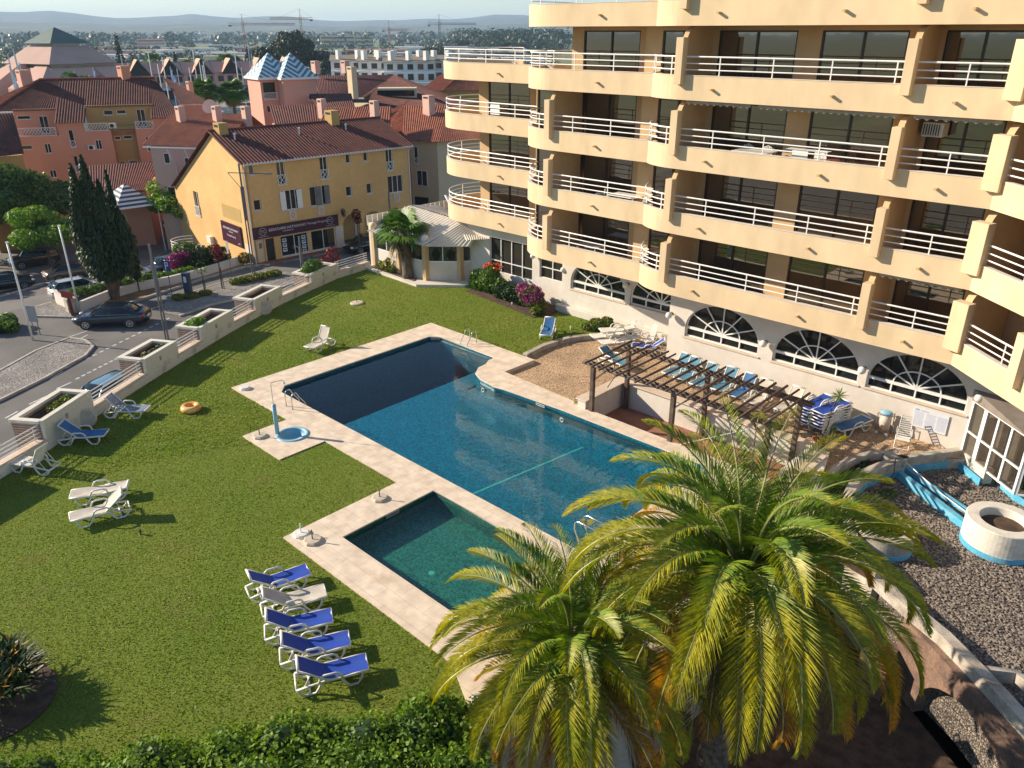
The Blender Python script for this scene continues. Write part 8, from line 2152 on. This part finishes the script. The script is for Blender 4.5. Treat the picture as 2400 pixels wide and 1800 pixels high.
# tall fan palms behind the orange house, marina palms
fan_palm('tall fan palm, left one of two before the marina water', (-112.0, 55.4, -5), 12.6, 2.5, 46, 71, 'fan palms before the marina', (.01, 0), .28)
fan_palm('tall fan palm, right one of two before the marina water', (-110.4, 58.6, -5), 12.4, 2.5, 46, 72, 'fan palms before the marina', (-.01, .01), .28)
src = fan_palm('small fan palm among the marina masts', pol(az_of(140), 262, -4.9), 8, 3.2, 26, 73, 'fan palms along the marina', (.02, 0), .25)
for i, (px, D, s_) in enumerate(((175, 262, .9), (210, 330, 1.2), (228, 335, 1.1), (300, 338, 1.0), (348, 335, 1.3), (430, 320, 1.1), (520, 315, 1.3), (538, 335, 1.2), (265, 262, .8), (455, 262, .8), (960, 330, 1.1), (1000, 345, 1.2))):
    dup(src, pol(az_of(px), D, -4.9), R(i * 50), 'small fan palm standing among the marina trees and masts', 'fan palms along the marina', scale=s_)
src['label'] = 'small fan palm standing among the marina trees and masts'
# norfolk pine and dark conifers
M['f_leaf'] = leafmat('far_foliage', (0.045, 0.07, 0.025), (0.022, 0.038, 0.015), .25, trans=.1); M['f_leaf2'] = leafmat('far_foliage_light', (0.11, 0.13, 0.05), (0.06, 0.08, 0.035), .2, trans=.1)
def conifer(label, px, D, h, w, seed, group=None):
    t = thing('conifer', label, 'tree', pol(az_of(px), D, -4.9), 0, group); MB().tube([(0, 0, 0), (0, 0, h * .9)], [.3, .05], 6).build('trunk', M['bark'], t)
    cl = [(0, 0, h * (.12 + .85 * i / 13), w * (1 - .9 * i / 13) * (1.1 if i % 2 else .75), w * (1 - .9 * i / 13) * (1.1 if i % 2 else .75), h * .05) for i in range(14)]
    bush_mesh('crown', cl, 1500, .55, M['f_leaf'], t, seed); return t
conifer('tall slim layered pine rising above the gabled marina houses', 270, 330, 19.5, 3.0, 81); conifer('dark pointed conifer right of the layered pine', 400, 340, 13, 2.4, 82); conifer('dark pointed conifer under the left crane', 574, 420, 14, 3.2, 83)
conifer('dark slim conifer left of the white stepped apartments', 785, 420, 12, 2.6, 84); conifer('dark conifer before the long white building', 1033, 560, 14, 3, 85); conifer('dark conifer beyond the hotel roof terrace', 1140, 520, 12, 3, 86)
def ftree(label, px, D, h, R0, seed, n=1500, sz=.7, mt='f_leaf', zz=-4.9):
    rr = random.Random(seed); return tree(label, pol(az_of(px), D, zz), h, blob(rr, 14, R0, h * .45, h * .95, R0 * .33), n, sz, mt, seed, trunk=.4)
ftree('very large dark stone pine towering behind the chevron roofs', 690, 335, 21, 10, 91, 5200, .65); ftree('dark spreading pine left of the very large one', 640, 345, 15, 10, 92, 3600, .65); ftree('dark spreading pine right of the very large one', 745, 350, 13, 11, 93, 3600, .65); ftree('low dark stone pine above the marina roofs', 600, 310, 10, 13, 94, 3600, .6)
ftree('low dark stone pine left of the chevron roofs', 550, 320, 8, 9, 95, 2400, .6); ftree('dark round tree beside the tall stone pine', 770, 320, 12, 6, 96, 2200, .6)
ftree('broad olive tree right of the white stepped apartments', 1010, 470, 11, 13, 97, 2600, .8, 'f_leaf2'); ftree('dark round tree above the hotel roof terrace', 1200, 560, 14, 9, 98, 2200, .8); ftree('dark tree beyond the long white building', 1085, 760, 14, 9, 99, 1500, .9); ftree('pale olive tree between pine and apartments', 860, 430, 9, 10, 100, 2200, .7, 'f_leaf2')
# white stepped apartments
def apartments(label, px, D, w, seed):
    p = pol(az_of(px), D, -2.6); H = House('white_apartments', label, 'building', p, 'white stepped apartment blocks'); a = R(az_of(px)); back = Vector((math.cos(a), math.sin(a), 0)); sd = Vector((math.sin(a), -math.cos(a), 0)); c = Vector(p); rr = random.Random(seed)
    for k, (z0, z1, d0) in enumerate(((0, 4.2, 0), (4.2, 7.0, 3), (7.0, 9.6, 6))):
        m = MB(); q = [c + back * d0 - sd * w / 2, c + back * d0 + sd * w / 2, c + back * 18 + sd * w / 2, c + back * 18 - sd * w / 2]; m.prism([(v.x, v.y) for v in q][::-1], p[2] + z0 + .002 * k, p[2] + z1); H.b(m, 'wall', 'far_white', auto=True)
        if k:
            for j in range(int(w / 3)):
                u = -w / 2 + 1 + j * 3; b = c + back * (d0 - .06) + sd * u; m = MB(); m.add([(b.x, b.y, p[2] + z0 + .5), (*(b + sd * 1.7).xy, p[2] + z0 + .5), (*(b + sd * 1.7).xy, p[2] + z1 - .6), (b.x, b.y, p[2] + z1 - .6)], [(0, 1, 2, 3)]); H.b(m, 'window', 'pane_dark')
    m = MB(); q = [c + back * 5.5 - sd * (w / 2 + .4), c + back * 5.5 + sd * (w / 2 + .4), c + back * 18.5 + sd * (w / 2 + .4), c + back * 18.5 - sd * (w / 2 + .4)]; m.add([(q[0].x, q[0].y, p[2] + 9.65), (q[1].x, q[1].y, p[2] + 9.65), (q[2].x, q[2].y, p[2] + 11.0), (q[3].x, q[3].y, p[2] + 11.0)], [(0, 1, 2, 3)]); H.b(m, 'roof', mat('brown_roof%d' % seed, (.26, .20, .14), .9, (.2, .16, .12), scale=.3))
    for j in range(3):
        u = -w / 2 + w * (.15 + .35 * j); b = c + back * 9 + sd * u; m = MB(); m.box(b.x - .7, b.y - .7, p[2] + 9.7, b.x + .7, b.y + .7, p[2] + 12.6); H.b(m, 'chimney', 'far_white')
apartments('white stepped apartment block with brown roofs, left one', 835, 262, 17, 1); apartments('white stepped apartment block with brown roofs, middle one', 885, 256, 13, 2); apartments('white stepped apartment block with brown roofs, right one', 955, 248, 15, 3); apartments('white stepped apartment block touching the hotel terrace', 1015, 256, 13, 4)
# cranes
def crane(label, px, D, top, jibL, cj, ang, col):
    p = pol(az_of(px), D, -4.9); t = thing('tower_crane', label, 'crane', p, R(az_of(px) - 90 + ang)); s = D / 600.0; M_ = mat('crane_%d' % px, col, .6, (col[0] * .8, col[1] * .8, col[2] * .8), scale=.5)
    m = MB(); w = .55 * s
    for sx in (-w, w):
        for sy in (-w, w): m.beam((sx, sy, 0), (sx, sy, top), .34 * s, .34 * s)
    for i in range(int(top / (2.2 * s))):
        z = i * 2.2 * s; q = -1 if i % 2 else 1; m.beam((q * w, w, z), (-q * w, w, z + 2.2 * s), .24 * s, .24 * s); m.beam((q * w, -w, z), (-q * w, -w, z + 2.2 * s), .24 * s, .24 * s)
    m.build('mast', M_, t)
    m = MB(); jz = top - 2.5 * s
    for z, y in ((0, -.5), (0, .5), (1.1, 0)): m.beam((-cj * s, y * s, jz + z * s), (jibL * s, y * s, jz + z * s), .30 * s, .30 * s)
    for i in range(int(jibL / 1.6)): x = i * 1.6 * s; m.beam((x, 0, jz), (x + .8 * s, 0, jz + 1.1 * s), .2 * s, .2 * s); m.beam((x + .8 * s, 0, jz + 1.1 * s), (x + 1.6 * s, 0, jz), .2 * s, .2 * s)
    m.beam((0, 0, top + 4 * s), (jibL * .7 * s, 0, jz + s), .08 * s, .08 * s); m.beam((0, 0, top + 4 * s), (-cj * s, 0, jz + s), .08 * s, .08 * s); m.beam((0, 0, top), (0, 0, top + 4 * s), .3 * s, .3 * s); m.build('jib', M_, t)
    m = MB(); m.box(-cj * s, -.6 * s, jz - 1.0 * s, -(cj - 1.8) * s, .6 * s, jz); m.build('counterweight', M['grey_metal'], t); return t
crane('red and white tower crane with horizontal jib, left one', 571, 640, 27, 34, 9, 0, (.55, .20, .14)); crane('orange tower crane with jib pointing left, behind the stone pine', 707, 600, 30, 20, 8, 180, (.65, .33, .12)); crane('distant dark tower crane beyond the white apartments', 1030, 1150, 33, 26, 8, 5, (.12, .13, .14)); crane('distant small reddish crane in the haze', 912, 1400, 27, 14, 5, 10, (.35, .12, .10))
# long white building and other larger ones
def block(label, px, D, w, h, d, wm, rm, gr=None, z0=-4.9, gable=1.2, rows=2):
    p = pol(az_of(px), D, z0); H = House('distant_building', label, 'building', p, gr); a = R(az_of(px)); back = Vector((math.cos(a), math.sin(a), 0)); sd = Vector((math.sin(a), -math.cos(a), 0)); c = Vector(p)
    q = [c - sd * w / 2, c + sd * w / 2, c + back * d + sd * w / 2, c + back * d - sd * w / 2]; m = MB(); m.prism([(v.x, v.y) for v in q][::-1], z0, z0 + h); H.b(m, 'wall', wm, auto=True)
    m = MB(); e0 = [v + Z(z0 + h + .05) for v in [q[0] - back * .8, q[1] - back * .8, q[2] + back * .8, q[3] + back * .8]]; mid = [(q[0] + q[3]) / 2 + Z(z0 + h + gable), (q[1] + q[2]) / 2 + Z(z0 + h + gable)]
    m.add([*e0, *mid], [(0, 1, 5, 4), (4, 5, 2, 3), (0, 4, 3), (1, 2, 5)]); 
    for v in range(6): m.v[v] = (m.v[v][0], m.v[v][1], m.v[v][2] - 0)
    H.b(m, 'roof', rm)
    for k in range(rows):
        m = MB(); f = c - back * .08; zz0 = z0 + h * (k + .35) / rows; m.add([(*(f - sd * w * .46).xy, zz0), (*(f + sd * w * .46).xy, zz0), (*(f + sd * w * .46).xy, zz0 + h * .3 / rows), (*(f - sd * w * .46).xy, zz0 + h * .3 / rows)], [(0, 1, 2, 3)]); H.b(m, 'window_band', 'pane_dark')
    return H
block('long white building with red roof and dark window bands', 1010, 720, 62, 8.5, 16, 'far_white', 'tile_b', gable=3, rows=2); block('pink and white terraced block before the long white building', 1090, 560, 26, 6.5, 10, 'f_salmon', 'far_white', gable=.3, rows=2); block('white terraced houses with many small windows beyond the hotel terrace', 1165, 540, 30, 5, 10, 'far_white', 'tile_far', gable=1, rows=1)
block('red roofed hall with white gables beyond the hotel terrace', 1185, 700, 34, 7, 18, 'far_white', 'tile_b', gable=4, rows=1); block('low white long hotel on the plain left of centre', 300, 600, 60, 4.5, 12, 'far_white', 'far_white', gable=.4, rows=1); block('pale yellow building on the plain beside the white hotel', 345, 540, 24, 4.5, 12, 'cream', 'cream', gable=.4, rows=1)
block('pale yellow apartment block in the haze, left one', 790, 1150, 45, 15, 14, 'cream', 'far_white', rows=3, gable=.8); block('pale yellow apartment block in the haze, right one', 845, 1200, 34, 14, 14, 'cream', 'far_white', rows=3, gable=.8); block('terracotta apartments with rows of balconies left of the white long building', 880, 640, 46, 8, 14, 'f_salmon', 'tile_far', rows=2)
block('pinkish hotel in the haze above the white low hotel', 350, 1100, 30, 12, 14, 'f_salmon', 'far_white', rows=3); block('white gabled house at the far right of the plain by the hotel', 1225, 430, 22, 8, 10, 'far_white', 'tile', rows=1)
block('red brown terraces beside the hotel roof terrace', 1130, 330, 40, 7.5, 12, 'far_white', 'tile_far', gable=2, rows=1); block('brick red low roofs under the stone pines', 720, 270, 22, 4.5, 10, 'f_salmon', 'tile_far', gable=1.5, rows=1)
rr = random.Random(5)
for i in range(95):
    px = rr.uniform(20, 1240); D = rr.choice([rr.uniform(480, 900), rr.uniform(900, 2400)]); 
    if px < 230 and D < 1400: continue
    w = rr.uniform(9, 26) * (1 + D / 2500); wm = rr.choice(['far_white', 'far_white', 'far_white', 'cream', 'f_salmon']); rm = rr.choice(['tile_far', 'tile_far', 'far_white'])
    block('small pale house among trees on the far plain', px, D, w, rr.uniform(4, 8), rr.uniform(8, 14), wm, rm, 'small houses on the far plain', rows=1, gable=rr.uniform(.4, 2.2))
# woods and scrub on the plain: far-off masses
rg = np.random.default_rng(17)
def wood(name, label, nt, D0, D1, px0, px1, h0, h1, per, mt, seed, sz=1.0):
    rg = np.random.default_rng(seed); V = []
    Dd = D0 * (D1 / D0) ** rg.random(nt); px = rg.uniform(px0, px1, nt)
    az = np.radians(133.5 - np.degrees(np.arctan((px - 1200) / 1839 / 1.096)))
    cxx, cyy = Dd * np.cos(az), Dd * np.sin(az); h = rg.uniform(h0, h1, nt); r = h * rg.uniform(.5, .9, nt)
    for i in range(nt):
        d = rg.normal(0, 1, (per, 3)); d /= np.linalg.norm(d, axis=1)[:, None]
        P = np.stack([cxx[i] + d[:, 0] * r[i], cyy[i] + d[:, 1] * r[i], -4.9 + h[i] * .55 + d[:, 2] * h[i] * .5], 1) * 1.0
        V.append(leaf_arrays(rg, P, d, sz * (.5 + Dd[i] / 900), 1.3, .18))
    o = leaf_object(name, np.concatenate(V), M[mt]); tag(o, label, 'wood', kind='stuff')
wood('woodland', 'dark tree belts scattered over the plain behind the marina', 300, 380, 1200, -60, 1300, 4, 10, 60, 'f_leaf', 3, 1.1)
wood('distant_woodland', 'hazy dark woods spread over the plain toward the hills', 620, 1100, 4200, -80, 1300, 8, 20, 26, 'f_leaf', 4, 1.9)
wood('scrub', 'olive scrub and low bushes on the fields beyond the marina', 260, 335, 800, -60, 1300, 1.5, 4, 40, 'f_leaf2', 5, .9)
wood('right_hill_wood', 'dense dark wood on the rise right of the plain', 380, 800, 1900, 1060, 1330, 10, 24, 40, 'f_leaf', 6, 1.6)
wood('garden_trees', 'mixed garden trees between the white apartments and the long building', 90, 290, 430, 700, 1280, 4, 9, 120, 'f_leaf', 7, 1.0)
# hills
M['hill'] = mat('hill_scrub', (0.075, 0.085, 0.045), .95, (.13, .115, .075), scale=.004, detail=12, lo=.35, hi=.65, fine=.4, fscale=.02)
RID = [(-700, 50), (-300, 46), (0, 40), (70, 40), (130, 37), (200, 43), (280, 48), (350, 47), (420, 44), (450, 42), (500, 46), (560, 48), (620, 45), (670, 44), (740, 50), (800, 52), (860, 51), (930, 51), (1000, 50), (1060, 50), (1110, 46), (1160, 40), (1220, 41), (1300, 46), (1700, 50), (2600, 55)]
def ridge(px):
    for (a, ya), (b, yb) in zip(RID, RID[1:]):
        if px <= b: return ya + (yb - ya) * (px - a) / (b - a)
    return 55
def hills(name, D0, D1, k, seed, off):
    rr = random.Random(seed); m = MB(); A, B = 230, 14; v = []
    ph = [rr.uniform(0, 6.28) for _ in range(8)]
    for i in range(A + 1):
        px = -600 + 3000 * i / A; az = az_of(px); top = (73.6 - ridge(px) - off) / 1839 * .95 * D1 * k
        top += sum(math.sin(px * (.012 * (j + 1)) + ph[j]) * 3.2 / (j + 1) for j in range(6)) * k
        for j in range(B + 1):
            q = j / B; D = D0 + (D1 - D0) * q; s = math.sin(q * math.pi / 2) ** 1.6
            v.append(pol(az, D, -5.5 + (top + 20.8) * s + math.sin(px * .05 + j * 1.7 + ph[j % 8]) * 3.5 * s * (1 - q)))
    f = [(i * (B + 1) + j, i * (B + 1) + j + 1, (i + 1) * (B + 1) + j + 1, (i + 1) * (B + 1) + j) for i in range(A) for j in range(B)]
    m.add(v, f); tag(m.build(name, M['hill'], smooth=True), kind='structure')
hills('hills', 3800, 6400, 1.0, 3, 0)
hills('foothills', 2600, 3900, .55, 9, 4)
# ---- a pale air box for the haze
hz = MB().box(-7900, -7900, -6.5, 7900, 7900, 170)
m = bpy.data.materials.new('haze_air'); m.use_nodes = True; t = m.node_tree
for nn_ in list(t.nodes): t.nodes.remove(nn_)
o = _n(t, 'ShaderNodeOutputMaterial'); pv = _n(t, 'ShaderNodeVolumePrincipled'); pv.inputs['Color'].default_value = (.50, .72, 1.0, 1); pv.inputs['Density'].default_value = 0.00015; pv.inputs['Anisotropy'].default_value = .1
t.links.new(pv.outputs[0], o.inputs['Volume'])
ho = hz.build('haze', m); tag(ho, kind='stuff'); ho['label'] = 'thin pale haze in the air over the plain and hills'
